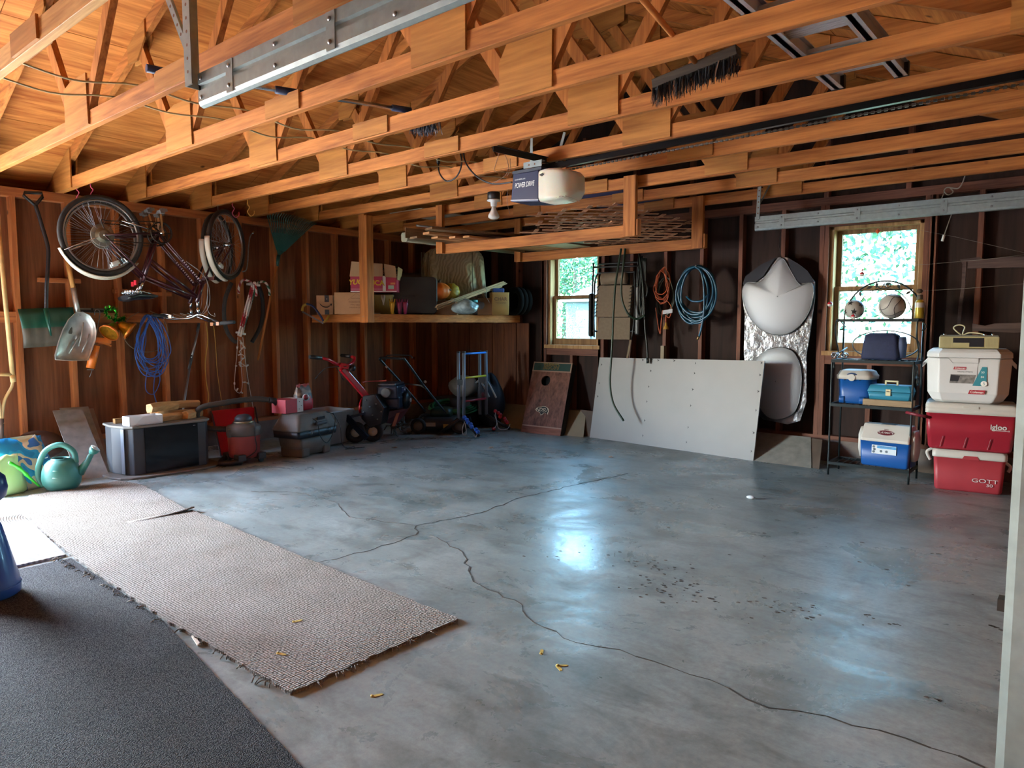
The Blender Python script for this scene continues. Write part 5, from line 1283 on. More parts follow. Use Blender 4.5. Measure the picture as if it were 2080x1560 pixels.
text('YUCA', 'lettering', mat('yellow_print', 'd6ae1c', .5), yu, (.015, -.0032, .095), (1, 0, -.04), (0, 0, 1), .052, shear=-.1, bold=.03)
MB().box((.155, -.003, .03), (.215, -.001, .07)).build('mint_label', mat('mint_print', '9cc4ac', .5), yu); MB().box((.18, -.003, .08), (.23, -.001, .10)).build('orange_label', mat('orange_print', 'd08a56', .5), yu)
FOL = mat('dark_pine_needles', '123021', .6, 0, .5, 20)
gl = MB(); rr = random.Random(5)
gc = V((*(-6.207,5.070,1.870)[:2], 1.80)); ax = V((math.cos(R40), math.sin(R40), 0)); ay = V((-ax.y, ax.x, 0))
for i in range(620):
    p = gc + ax * rr.uniform(-.21, .20) + ay * rr.uniform(-.02, .2) + V((0, 0, rr.uniform(-.13, .02 + .08 * rr.random())))
    d = V((rr.gauss(0, 1), rr.gauss(0, 1), rr.gauss(.3, 1))).normalized() * rr.uniform(.03, .06); s = d.orthogonal().normalized() * .006
    gl.add([p - s, p + s, p + d], [(0, 1, 2)], False); gl.add([p - s.cross(d.normalized()), p + s.cross(d.normalized()), p + d], [(0, 1, 2)], False)
gt_ = tag(gl.build('pine_garland', FOL, origin=gc), 'dark green artificial pine garland heaped in the fruit box', 'garland')
# small upright toys
def fork_toy(name, p, m, label):
    t = thing(name, (p[0], p[1], SZ), label, 'toy')
    MB().lathe([(.016, 0), (.022, .05), (.034, .11), (.030, .13)], (p[0], p[1], SZ), 14).build('handle', m, t)
    for s in (-.03, 0, .03): MB().tube([(p[0] + s * .7 * ax.x, p[1] + s * .7 * ax.y, SZ + .12), (p[0] + s * ax.x, p[1] + s * ax.y, SZ + .165)], [.009, .005], 8).build('prong', m, t)
fork_toy('yellow_plastic_tool', (-5.998,5.086,1.357), mat('yellow_plastic', 'c79a1c', .4), 'yellow plastic pronged tool standing by the clear tub')
fork_toy('magenta_plastic_tool', (-5.952,5.151,1.357), mat('magenta_plastic', '7a1440', .4), 'magenta plastic pronged tool left of its twin before the dark panel')
fork_toy('magenta_plastic_tool', (-5.922,5.203,1.357), mat('magenta_plastic', '7a1440', .4), 'magenta plastic pronged tool right of its twin before the dark panel')
# dark case
ca_ = thing('dark_case', (*(-5.981,5.399,1.332)[:2], SZ), 'large dark olive flat case standing on the shelf before the pumpkins', 'case', rz=R40 + .1)
MB().loft([[V((p.x, y, p.z)) for p in MB().rrect((0, 0, .215), (1, 0, 0), (0, 0, 1), .25 * k, .205 * k, .05)] for y, k in ((0, .97), (.012, 1), (.09, 1), (.10, .97))]).build('shell', mat('dark_olive_vinyl', '23241f', .55, 0, .2, 6), ca_)
MB().box((-.14, -.012, .19), (.0, .0, .215)).build('handle', mat('dark_handle', '1d1d1b', .6), ca_, bevel=.004)
# pumpkins
def pumpkin(c, r, sq, m, label, tilt, sd):
    t = thing('pumpkin', (c[0], c[1], SZ + .16), label, 'pumpkin', 'pumpkins on the corner shelf')
    C0 = V((c[0], c[1], SZ + .16 + r * sq)); axd = V(tilt).normalized(); u = axd.orthogonal().normalized(); w = axd.cross(u); rings = []
    for i in range(13):
        th = PI * i / 12; rings.append([C0 + (u * math.cos(a) + w * math.sin(a)) * (r * (.15 + .85 * math.sin(th)) * (1 - .09 * abs(math.sin(a * 5)) ** .5 * 0 + .07 * abs(math.cos(a * 5)))) * (math.sin(th) ** .25 if 0 < i < 12 else .02) - axd * (r * sq * .93 * math.cos(th)) for a in [2 * PI * k / 50 for k in range(50)]])
    MB().loft(rings).build('flesh', m, t)
    MB().tube([C0 + axd * r * sq * .85, C0 + axd * r * sq * 1.08, C0 + axd * r * sq * 1.25 + u * .015], [.018, .012, .010], 8).build('stem', mat('pumpkin_stem', '3b3420', .8), t)
pumpkin((-5.894,5.696,1.334), .125, .85, mat('orange_pumpkin', 'c7641a', .5, 0, .15, 8), 'larger orange pumpkin half hidden by the dark case', (.05, -.05, 1), 1)
pumpkin((-5.852,5.837,1.335), .10, 1.0, mat('yellow_green_pumpkin', 'a08a28', .5, 0, .5, 14), 'smaller yellow and green pumpkin beside the orange one', (.62, -.75, .2), 2)
carton('low_carton', (-5.830,5.728,1.362), .26, .22, .158, mat('dark_cardboard', '7a5636', .85), 'low brown carton under the two pumpkins', R40)
# cushions and pad behind
def bolster(name, a, b_, r, m, label, sd):
    a, b_ = V(a), V(b_); d = (b_ - a); n = 14; rr2 = random.Random(sd); pts = [a + d * (i / n) for i in range(n + 1)]
    rad = [r * (.35 + .65 * min(1, (math.sin(PI * i / n) * 2.6))) * rr2.uniform(.95, 1.05) for i in range(n + 1)]
    return tag(MB().tube(pts, rad, 18).build(name, m, origin=(a + b_) / 2), label, 'rolled bedding', 'rolled bedding on the corner shelf')
QB = mat('taupe_quilt', '5b4f44', .85, 0, .2, 8)
bolster('rolled_sleeping_bag', (-6.95, 5.65, 1.50), (-6.42, 6.12, 1.50), .13, mat('dark_taupe_quilt', '3b342e', .85), 'lower rolled taupe sleeping bag at the back of the shelf', 1)
bolster('rolled_sleeping_bag', (-6.93, 5.65, 1.755), (-6.42, 6.12, 1.765), .125, QB, 'upper rolled taupe sleeping bag with a tied end', 2)
MB().tube(smooth_path([(-6.102,5.588,1.588), (-6.085,5.547,1.446), (-6.038,5.547,1.317), (-6.081,5.503,1.250)], 5), .004, 6)
tag(MB().box((-6.82, 6.22, 1.367), (-6.25, 6.55, 1.98)).build('grey_panel_box', mat('taupe_card', '5f544a', .8), origin=(-6.5, 6.4, 1.367), bevel=.03), 'taupe upright box end behind the cardboard tube', 'box')
QW = bpy.data.materials.new('cream_sheet'); QW.use_nodes = True
nt = QW.node_tree; b = nt.nodes['Principled BSDF']; b.inputs['Roughness'].default_value = .75
tc = nt.nodes.new('ShaderNodeTexCoord'); wv = nt.nodes.new('ShaderNodeTexWave'); wv.inputs['Scale'].default_value = 9; wv.inputs['Distortion'].default_value = 9; wv.inputs['Detail'].default_value = 2; wv.inputs['Detail Scale'].default_value = .8
rp = nt.nodes.new('ShaderNodeValToRGB'); rp.color_ramp.elements[0].color = (*hx('a6a184'), 1); rp.color_ramp.elements[1].color = (*hx('bdb999'), 1)
bp = nt.nodes.new('ShaderNodeBump'); bp.inputs['Strength'].default_value = .45; bp.inputs['Distance'].default_value = .012
for a_, b_ in ((tc.outputs['Object'], wv.inputs['Vector']), (wv.outputs['Fac'], rp.inputs['Fac']), (rp.outputs['Color'], b.inputs['Base Color']), (wv.outputs['Fac'], bp.inputs['Height']), (bp.outputs['Normal'], b.inputs['Normal'])): nt.links.new(a_, b_)
pc = V((*(-6.063,6.122,1.368)[:2], SZ)); pm = MB(); rings = []
for i in range(15):
    t = i / 14; w = .40 * (1.0 - .10 * t) * (1 - .25 * max(0, (t - .85) / .15) ** 2); dd = .10 * (1 - .6 * max(0, (t - .75) / .25))
    rings.append([pc + ax * (w * math.copysign(abs(math.cos(a)) ** .45, math.cos(a)) - .03 * t) + ay * (dd * math.copysign(abs(math.sin(a)) ** .8, math.sin(a)) * (1 + .25 * math.sin(9 * a + 2 * t)) - .06 * math.sin(PI * t) + .1 * t) + V((0, 0, .80 * t)) for a in [2 * PI * k / 48 for k in range(48)]])
pad = thing('wrapped_mattress_pad', pc, 'tall cream mattress pad wrapped in crinkled plastic at the back of the shelf', 'mattress pad')
pm.loft(rings).build('pad', QW, pad)
for f in (-.36, -.33, -.28, .24): MB().tube(smooth_path([pc + ax * f + ay * -.115 + V((0, 0, .06)), pc + ax * (f - .02) + ay * -.165 + V((0, 0, .4)), pc + ax * (f - .03) + ay * -.07 + V((0, 0, .74))], 6), .006, 6).build('fold', mat('fold_grey', '6f6a55', .8), pad)
# bundle of stakes
bs = thing('stake_bundle', (-5.579,5.832,1.582), 'tied bundle of thin wooden stakes lying over the plastic bag', 'stakes')
rr = random.Random(8); A, B = V((-5.762,5.532,1.447)), V((-5.593,6.495,1.749))
mb = MB()
for i in range(9):
    o1 = V((rr.uniform(-.02, .02), rr.uniform(-.02, .02), rr.uniform(-.025, .03))); o2 = V((rr.uniform(-.02, .02), rr.uniform(-.03, .03), rr.uniform(-.035, .03)))
    st_ = MB().bar(A + o1 + (B - A) * rr.uniform(-.02, .05), B + o2 - (B - A) * rr.uniform(0, .06), .013, .013); st_.build('stake', wood('pale_stakes', '8a6e4c', 'c2a67c', 'Y', knots=False), bs)
for f in (.22, .68):
    p = A.lerp(B, f); MB().torus(p, B - A, .042, .004, 20, 6).tube(smooth_path([p + V((0, 0, -.04)), p + V((.03, .01, -.09)), p + V((.06, .02, -.14))], 5), .003, 5).build('tie', mat('grey_twine', '8b8378', .8), bs)
# plastic bag, bottle cap
PLB = mat('crinkled_plastic_bag', '8fa3a6', .25, 0, .4, 18, .6, 22)
o = blob('clear_plastic_bag', (*(-5.573,5.784,1.333)[:2], SZ), (.17, .13, .16), PLB, 'crinkled clear plastic bag on the shelf edge below the stakes', 'plastic bag', 21, .18)
tag(MB().lathe([(.055, 0), (.055, .03), (.0, .034)], (*(-5.630,5.974,1.475)[:2], 1.505), 20).build('teal_container', mat('teal_lid', '3f8f92', .4), origin=(*(-5.630,5.974,1.475)[:2], 1.505)), 'teal capped container showing above the clear plastic bag', 'lid')
blob('grey_plastic_bag', (*(-5.800,6.213,1.367)[:2], SZ), (.13, .10, .24), mat('grey_plastic_wrap', '6a6262', .4, 0, .4, 18, .5, 20), 'grey plastic bag bulging under the stakes', 'plastic bag', 22, .2)
carton('brown_carton', (-5.654,6.201,1.337), .17, .2, .20, mat('dark_cardboard', '7a5636', .85), 'plain brown carton between the clear bag and the paper bag', R40)
pb_ = thing('paper_bag', (*(-5.519,6.329,1.337)[:2], SZ), 'tan paper bag with CHAR lettering near the right end of the shelf', 'paper bag', rz=R40 + .25)
PBM = mat('tan_paper', 'a57c42', .8, 0, .1, 8)
MB().rbox([(0, .10, .07, .012), (.12, .105, .072, .012), (.235, .103, .075, .014), (.265, .106, .07, .012)], (0, .075, 0)).build('bag', PBM, pb_)
text('CHAR', 'lettering', BROWNP, pb_, (.0, -.0005, .185), (1, 0, .0), (0, 0, 1), .040, bold=.01)
text('TON JASPER', 'lettering', BROWNP, pb_, (.0, -.0005, .14), (1, 0, 0), (0, 0, 1), .016)
tag(MB().bar((*(-5.636,6.313,1.622)[:2], 1.655), (*(-5.547,6.415,1.622)[:2], 1.655), .12, .05).build('blue_carton', mat('blue_carton', '2a4d8f', .5), origin=(*(-5.592,6.351,1.622)[:2], 1.632), bevel=.01), 'small blue carton lying on top of the paper bag', 'box')
for i, (px, lab) in enumerate(((0, 'front black tyre of the stack at the right end of the shelf'), (1, 'middle black tyre of the stack at the right end of the shelf'), (2, 'rear black tyre of the stack at the right end of the shelf'))):
    c0 = V((*(-5.558,6.637,1.339)[:2], SZ + .172)) + V((.02, .055, 0)) * i
    t = MB().torus(c0, (.25, .97, 0), .135, .036, 36, 12).build('tyre_ring', mat('matt_tyre', '100e0d', .95, spec=.1), origin=c0)
    tag(t, lab, 'tyre', 'small tyres on the corner shelf')
# bow saw hooked at the shelf end
bsw = thing('bow_saw', (-6.838,4.679,1.360), 'blue and yellow bow saw hooked on the stud at the left end of the shelf', 'saw')
MB().tube(smooth_path([(-6.921,4.623,1.486), (-6.817,4.642,1.457), (-6.710,4.655,1.359), (-6.673,4.678,1.277)], 6), .012, 8).build('bow', mat('blue_tube', '2b3c66', .4), bsw)
MB().tube(smooth_path([(-6.950,4.589,1.404), (-6.944,4.600,1.459), (-6.912,4.630,1.486)], 5), .015, 8).build('handle', mat('yellow_grip', 'b0902c', .5), bsw)
MB().tube([(-6.668,4.669,1.277), (-6.645,4.691,1.304), (-6.623,4.716,1.358)], .012, 8).build('knuckle_guard', mat('yellow_grip', 'b0902c', .5), bsw)
MB().bar((-6.967,4.600,1.399), (-6.693,4.686,1.266), .002, .02).build('saw_blade', STEEL, bsw)
# ================================================================ BACK WALL
# ---- bean bag toss boards
def toss_board(bl, br, tr, tl, label, lettered):
    bl, br, tr, tl = V(bl), V(br), V(tr), V(tl); u = (br - bl).normalized(); up = ((tl - bl) + (tr - br)) / 2; Hh = up.length; up.normalize(); n = u.cross(up).normalized()
    W_ = (br - bl).length
    t = thing('bean_bag_board', (bl + br) / 2, label, 'bean bag toss board')
    P = lambda x, y, d=0.0: bl + u * (x * W_) + up * (y * Hh) + n * d
    WB = wood('weathered_plank_print', '3c241b', '7d5546', 'Z', ring=.8, knots=False, rough=.5)
    hc, hr = (.40, .735), .115
    mb = MB(); k = 32
    ring = [P(hc[0] + hr * math.cos(2 * PI * i / k), hc[1] + hr * W_ / Hh * math.sin(2 * PI * i / k)) for i in range(k)]
    outl = []
    for i in range(k):
        c_, s_ = math.cos(2 * PI * i / k), math.sin(2 * PI * i / k); q = max(abs(c_), abs(s_)); ex, ey = c_ / q, s_ / q
        outl.append(P(hc[0] + (ex * (1 - hc[0]) if ex > 0 else ex * hc[0]), .10 + ((hc[1] - .10) + (ey * (.865 - hc[1]) if ey > 0 else ey * (hc[1] - .10)))))
    mb.loft([outl, ring, [p - n * .015 for p in ring]], cap=False, smooth=False); mb.build('deck', WB, t)
    MB().hexa([P(hc[0] + (hr + .012) * math.cos(2 * PI * i / k), hc[1] + (hr + .012) * W_ / Hh * math.sin(2 * PI * i / k), -.06) for i in range(k)], n * -.002).build('hole_shadow_backing', BLACKM, t)
    MB().hexa([P(0, 0), P(1, 0), P(1, .10), P(0, .10)], n * -.02).build('bottom_band', wood('brown_band', '5f3a2c', '8d5f4c', 'X', knots=False), t)
    MB().hexa([P(0, .86), P(1, .86), P(1, 1), P(0, 1)], n * -.02).build('top_band', mat('tan_border', '8f7460', .5), t)
    MB().hexa([P(.03, .878, .001), P(.97, .878, .001), P(.97, .985, .001), P(.03, .985, .001)], n * .0005).build('green_banner', mat('dark_green_banner', '12332b', .5), t)
    MB().hexa([P(0, .09, .0005), P(1, .09, .0005), P(1, .105, .0005), P(0, .105, .0005)], n * .001).build('seam_line', mat('tan_border', '8f7460', .5), t)
    fm = MB()
    for a, b_ in ((P(.02, .0), P(.02, .99)), (P(.98, 0), P(.98, .99)), (P(0, .02), P(1, .02)), (P(0, .98), P(1, .98))): fm.bar(a - n * .05, b_ - n * .05, .03, .08, n)
    fm.build('side_frame', BLACKP, t)
    if lettered:
        GY = mat('gold_lettering', 'c59a30', .5)
        text('BISON', 'lettering', GY, t, P(.47, .925, .0025), u, up, .055, shear=.15, bold=.02)
        text('BISON', 'lettering', mat('black_lettering', '14160f', .5), t, P(.47, .925, .0035), u, up, .055, shear=.15, bold=.0)
        text('NORTH DAKOTA STATE', 'lettering', GY, t, P(.47, .972, .0025), u, up, .014)
        # emblem: bull profile outline with letters across it
        pr = [(-.16, -.005), (-.13, .035), (-.09, .055), (-.04, .06), (.0, .075), (.06, .078), (.11, .06), (.15, .03), (.165, -.02), (.15, -.06), (.155, -.085), (.11, -.06), (.06, -.055), (.02, -.10), (-.02, -.11), (-.03, -.07), (-.07, -.05), (-.12, -.035)]
        def emb(s, d, m, nm): MB().hexa([P(.44 + x * s, .325 + y * s * W_ / Hh * 1.0, d) for x, y in pr], n * .0004).build(nm, m, t)
        emb(1.08, .0008, mat('cream_outline', 'c9bb9a', .5), 'emblem_outline'); emb(.98, .0016, mat('black_lettering', '14160f', .5), 'emblem')
        text('NDSU', 'lettering', mat('cream_outline', 'c9bb9a', .5), t, P(.43, .325, .0025), u, up, .042, shear=.2)
    return t
toss_board((-5.250,6.378,0.000), (-4.699,6.407,0.000), (-4.787,6.760,0.810), (-5.356,6.760,0.803), 'wood print bean bag board with gold BISON lettering leaning under the left window', True)
PP = mat('pale_hardboard', '857a62', .7, 0, .12, 5); PB = mat('dull_brown_board', '57483b', .8, 0, .2, 8)
leaner('leaning_board', (-5.706,6.522,0.000), (-5.362,6.542,0.000), (-5.478,6.740,0.254), (-5.830,6.740,0.265), .012, PP, 'pale board at floor level left of the bean bag board', 'board', 'boards leaning on the window wall')
leaner('leaning_board', (-4.720,6.483,0.000), (-4.460,6.517,0.000), (-4.547,6.720,0.262), (-4.845,6.720,0.262), .012, PP, 'pale board at floor level between the bean bag board and the large white board', 'board', 'boards leaning on the window wall')
leaner('leaning_board', (-4.777,6.628,0.000), (-4.295,6.565,0.000), (-4.367,6.770,0.260), (-4.810,6.770,0.272), .012, PB, 'dark brown board half hidden behind the left edge of the white board', 'board', 'boards leaning on the window wall')
# ---- large white board
wbo = thing('white_board', (-3.344,6.467,0.000), 'large white sheet of board with black staple marks leaning on the window wall', 'board')
A, B, Cc, D_ = V((-4.405,6.563,0.000)), V((-2.474,6.381,0.000)), V((-2.420,6.443,0.923)), V((-4.322,6.620,0.892))
nb = (B - A).cross(D_ - A).normalized()
MB().hexa([A, B, Cc, D_], nb * -.012).build('sheet', mat('white_melamine', '7e7a75', .5, 0, .05, 3), wbo)
rr = random.Random(2); STM = mat('black_staple', '26221f', .7)
def mark(p, e, f, w=1): MB().hexa([p - e * .008 * w + f * .012, p + e * .012 * w, p - e * .004 - f * .014, p - e * .002], nb * .0005).build('torn_staple_mark', STM, wbo)
for uu in (.02, .36, .63, .985):
    for vv in ((.1, .28, .5, .68, .85, .97) if uu > .05 else (.5, .7, .9)):
        mark(A.lerp(B, uu).lerp(D_.lerp(Cc, uu), vv + rr.uniform(-.02, .02)) + nb * .0008, (B - A).normalized(), (D_ - A).normalized(), rr.uniform(.6, 1.3))
for uu in (.3, .4, .5): mark(D_.lerp(Cc, uu) - (D_ - A).normalized() * .016 + nb * .0008, (B - A).normalized(), (D_ - A).normalized(), 1.5)
leaner('leaning_board', (-2.468,6.387,0.000), (-1.955,6.377,0.000), (-2.007,6.700,0.207), (-2.577,6.700,0.224), .012, CB, 'grey cement panel leaning below the silver sunshade', 'board', 'boards leaning on the window wall')
leaner('leaning_board', (-2.370,6.469,0.000), (-1.889,6.377,0.000), (-1.951,6.760,0.201), (-2.438,6.760,0.216), .012, PB, 'narrow brown board behind the grey panel, next to the black rack', 'board', 'boards leaning on the window wall')
# ---- silver sunshade
ss = thing('folding_sunshade', (-2.395,6.720,1.112), 'silver folding car sunshade with two round panels hung on a stud', 'sunshade')
YS = 6.72
out = [(-2.441,6.720,1.878), (-2.337,6.720,1.872), (-2.210,6.720,1.784), (-2.088,6.720,1.641), (-2.083,6.720,1.495), (-2.115,6.720,1.160), (-2.139,6.720,0.980), (-2.125,6.720,0.549), (-2.176,6.720,0.362), (-2.288,6.720,0.320), (-2.521,6.720,0.346), (-2.610,6.720,0.420), (-2.676,6.720,0.679), (-2.728,6.720,0.964), (-2.729,6.720,1.345), (-2.764,6.720,1.559), (-2.734,6.720,1.713), (-2.589,6.720,1.818)]
CRIN = mat('crinkled_silver', '6b6e71', .28, .8, .5, 9, .9, 16); SILV = mat('matt_silver_fabric', '989ca0', .5, .35)
MB().hexa(out, (0, .012, 0)).build('silver_cloth', CRIN, ss)
NAVY = mat('navy_lining', '0d1220', .7)
MB().hexa([(-2.436,6.705,1.877), (-2.583,6.705,1.816), (-2.728,6.705,1.712), (-2.750,6.705,1.638), (-2.625,6.705,1.656), (-2.547,6.705,1.713), (-2.485,6.705,1.811)], (0, -.006, 0)).hexa([(-2.332,6.705,1.870), (-2.302,6.705,1.770), (-2.263,6.705,1.678), (-2.209,6.705,1.631), (-2.083,6.705,1.636), (-2.151,6.705,1.740), (-2.232,6.705,1.806)], (0, -.006, 0)).build('navy_flap', NAVY, ss)
def pane(outl, name):
    c_ = sum((V(p) for p in outl), V((0, 0, 0))) / len(outl); sp_ = smooth_path(outl, 6, True)
    rings = [[c_.lerp(p, f) + V((0, -d, 0)) for p in sp_] for f, d in ((1, 0), (.97, .006), (.8, .016), (.5, .026), (.2, .031), (.02, .032))]
    MB().loft(rings, cap=False).build(name, SILV, ss); MB().tube(sp_, .004, 6, closed=True).build('hoop', CRIN, ss)
pane([(-2.384,6.700,1.864), (-2.304,6.700,1.756), (-2.211,6.700,1.618), (-2.111,6.700,1.628), (-2.090,6.700,1.516), (-2.136,6.700,1.339), (-2.242,6.700,1.205), (-2.375,6.700,1.154), (-2.539,6.700,1.194), (-2.676,6.700,1.330), (-2.750,6.700,1.534), (-2.719,6.700,1.650), (-2.576,6.700,1.659), (-2.500,6.700,1.757)], 'upper_panel')
pane([(-2.381,6.700,1.039), (-2.257,6.700,1.005), (-2.182,6.700,0.866), (-2.171,6.700,0.662), (-2.217,6.700,0.453), (-2.351,6.700,0.363), (-2.487,6.700,0.384), (-2.576,6.700,0.520), (-2.621,6.700,0.731), (-2.602,6.700,0.897), (-2.510,6.700,1.003)], 'lower_panel')
MB().tube([(-2.430,6.780,2.133), (-2.432,6.760,1.985), (-2.392,6.710,1.870)], .003, 5).build('hanging_cord', BLACKP, ss)

# ---- folded lounge chair and garden hoses
lc = thing('folded_lounge_chair', (-4.1, 6.62, 1.1), 'folded lounge chair with tan laced fabric hung beside the left window', 'chair')
TAN = mat('tan_sling_fabric', '6f604d', .85, 0, .12, 40); CHF = mat('dark_chair_tube', '17181a', .4, .4)
def panel(q, m, name, th=.012): MB().hexa(q, (0, th, 0)).build(name, m, lc, bevel=.003)
panel([(-4.362,6.600,1.525), (-3.945,6.600,1.505), (-3.912,6.600,1.675), (-4.338,6.600,1.691)], TAN, 'sling') if False else None
panel([(-4.373,6.600,1.337), (-3.936,6.600,1.333), (-3.912,6.600,1.670), (-4.345,6.600,1.680)], TAN, 'backrest_sling')
panel([(-4.370,6.620,1.092), (-3.944,6.620,1.093), (-3.942,6.620,1.328), (-4.334,6.620,1.331)], TAN, 'seat_sling')
MB().rbox([(-.06, .155, .03, .02), (.0, .165, .045, .03), (.06, .155, .03, .02)], (-4.13, 6.59, 1.745)).build('pillow', TAN, lc)
mb = MB(); lace = MB()
for pts in ([(-4.439,6.660,1.935), (-4.454,6.660,1.578), (-4.469,6.660,1.140)], [(-4.384,6.600,1.709), (-4.352,6.600,1.798), (-4.282,6.600,1.811), (-3.926,6.600,1.805), (-3.883,6.600,1.767), (-3.877,6.600,1.354), (-3.908,6.600,1.093)], [(-4.384,6.600,1.709), (-4.392,6.600,1.358), (-4.383,6.600,1.114)], [(-4.438,6.660,1.886), (-3.855,6.660,1.872)], [(-4.400,6.690,1.919), (-3.861,6.690,1.915)], [(-3.886,6.680,1.952), (-3.909,6.680,1.564), (-3.911,6.680,1.329)], [(-3.845,6.680,1.975), (-3.868,6.680,1.615)], [(-4.456,6.640,1.184), (-4.358,6.640,1.179)], [(-3.964,6.640,1.182), (-3.873,6.640,1.177)]):
    mb.tube(smooth_path(pts, 4), .010, 8)
mb.build('frame', CHF, lc)
for k in range(9):
    f = k / 8
    for a, b_ in (((-4.341,6.595,1.664), (-4.370,6.595,1.347)), ((-3.908,6.595,1.649), (-3.933,6.595,1.344))):
        p = V(a).lerp(V(b_), f); lace.tube([p + V((-.022, -.004, -.012)), p + V((.022, -.004, .012))], .004, 5)
lace.build('lacing', BLACKP, lc)
MB().box((-4.47, 6.60, 1.12), (-4.43, 6.68, 1.60)).build('armrest', BLACKP, lc, bevel=.02); MB().box((-3.86, 6.56, 1.14), (-3.80, 6.72, 1.66)).build('armrest', BLACKP, lc, bevel=.02)
HG = mat('dark_green_hose', '14301f', .35)
dh = MB().tube(smooth_path([(-3.940,6.420,2.038), (-3.955,6.400,1.886), (-3.981,6.380,1.658), (-3.988,6.360,1.352), (-3.984,6.340,1.097), (-3.986,6.320,0.840), (-3.995,6.320,0.634), (-3.950,6.320,0.430), (-3.829,6.330,0.258)], 6), .011, 8).tube(smooth_path([(-3.905,6.440,2.037), (-3.913,6.420,1.860), (-3.934,6.420,1.633), (-3.913,6.420,1.480), (-3.847,6.440,1.352), (-3.771,6.480,1.311), (-3.696,6.500,1.351)], 6), .011, 8)
tag(dh.build('garden_hose', HG, origin=(-3.981,6.380,1.658)), 'dark green garden hose hanging in front of the folded chair and the white board', 'garden hose')
dh2 = MB().tube(smooth_path([(-3.858,6.620,2.049), (-3.797,6.580,1.864), (-3.740,6.550,1.555), (-3.723,6.550,1.250), (-3.690,6.540,1.046), (-3.664,6.520,0.869)], 6), .011, 8).cyl((-3.671,6.520,0.910), (-3.664,6.520,0.854), .015)
for k in range(4): dh2.torus((-3.798,6.600,1.610), (.4, 1, .0), .10 + .0 * k, .010, 40, 8) if k == 0 else dh2.tube(smooth_path([V((-3.833,6.600,1.943)) + V((.02 * k, 0, 0)), V((-3.863,6.580,1.611)) + V((.03 * k, 0, 0)), V((-3.823,6.560,1.327)) + V((.025 * k, 0, 0)), V((-3.768,6.580,1.557)) + V((.01 * k, 0, 0)), V((-3.798,6.600,1.941)) + V((.015 * k, 0, 0))], 6), .010, 7)
tag(dh2.build('garden_hose', mat('black_green_hose', '101a18', .4), origin=(-3.789,6.600,1.763)), 'blackish hose coil hanging right of the folded chair, its end over the white board', 'garden hose')

# ---- orange extension cord, brown cord, blue hose
OC = mat('orange_cord', 'a8491c', .45); rr = random.Random(11)
oc = thing('extension_lead', (-3.577,6.660,1.832), 'looped orange extension cord with a white tag hung on a stud', 'extension cord')
mb = MB()
for k in range(6):
    c_ = V((-3.584,6.680,1.616)); w, top, bot = rr.uniform(.075, .115), 1.845 - .008 * k, 1.47 + rr.uniform(-.04, .10)
    pts = [(c_.x + (w * (.8 + .25 * math.cos(a + PI))) * math.sin(a) + rr.uniform(-.012, .012), c_.y - .012 * k + rr.uniform(-.008, .008), (top + bot) / 2 + (top - bot) / 2 * math.cos(a)) for a in [2 * PI * j / 14 for j in range(14)]]
    mb.tube(smooth_path(pts, 4, True), .0045, 6, closed=True)
mb.tube(smooth_path([(-3.650,6.640,1.429), (-3.624,6.640,1.276), (-3.593,6.640,1.158), (-3.584,6.640,1.275), (-3.569,6.640,1.402)], 6), .0045, 6).tube(smooth_path([(-3.510,6.630,1.492), (-3.464,6.630,1.426), (-3.484,6.630,1.325), (-3.529,6.630,1.351)], 6), .0045, 6)
mb.build('cord', OC, oc)
MB().obox((-3.502,6.620,1.386), (.055, 0, .008), (0, .001, 0), (0, 0, .02)).build('white_tag', mat('white_tag_paper', 'a9a9ad', .6), oc)
MB().lathe([(.010, 0), (.014, .03), (.026, .05), (.028, .07)], (-3.522,6.630,1.275), 14, (0, 0, -1)).build('plug', mat('yellow_plug', 'a87e2c', .5), oc)
MB().tube([(-3.524,6.630,1.351), (-3.522,6.630,1.270)], .004, 6).build('cord_tail', OC, oc)
bk = MB()
for k in range(5): bk.tube(smooth_path([(V((-3.585,6.720,1.760)) + V((rr.uniform(-.02, .02) + .09 * math.sin(a), .0, .0 - .22 + .2 * math.cos(a)))) for a in [2 * PI * j / 10 for j in range(10)]], 4, True), .004, 5, closed=True)
tag(bk.build('dark_green_cable', mat('dark_green_cord', '2c3528', .6), origin=(-3.567,6.720,1.709)), 'thin dark green cord coil hanging behind the orange cord', 'cord')
BH = mat('blue_air_hose', '12516e', .3)
bh = thing('air_hose_coil', (-3.185,6.660,1.812), 'coiled teal blue air hose with a brass fitting hung on a stud', 'hose coil')
mb = MB()
for k in range(9):
    c_ = V((-3.194,6.680,1.565)) + V((rr.uniform(-.03, .04), -.02 - .012 * k, 0)); w, top, bot = rr.uniform(.165, .225), 1.835 - rr.uniform(0, .02), rr.uniform(1.26, 1.40)
    pts = [(c_.x + w * (.82 + .2 * math.sin(a / 2)) * math.sin(a), c_.y + .01 * math.sin(2 * a), (top + bot) / 2 + (top - bot) / 2 * math.cos(a)) for a in [2 * PI * j / 20 for j in range(20)]]
    mb.tube(smooth_path(pts, 3, True), .0105, 8, closed=True)
mb.tube(smooth_path([(-3.179,6.560,1.825), (-3.106,6.550,1.754), (-3.076,6.550,1.586), (-3.071,6.550,1.394), (-3.093,6.560,1.250), (-3.126,6.570,1.134)], 6), .0105, 8)
mb.tube(smooth_path([(-3.288,6.600,1.535), (-3.218,6.580,1.489), (-3.113,6.580,1.487), (-3.042,6.600,1.562)], 6), .009, 8)
mb.build('hose', BH, bh)
MB().cyl((-3.165,6.540,1.828), (-3.293,6.805,1.851), .008, n=10).build('peg', STEEL, bh)
MB().cyl((-3.126,6.570,1.138), (-3.147,6.570,1.104), .011, n=10).build('fitting', mat('brass', 'b39a6a', .3, .9), bh)
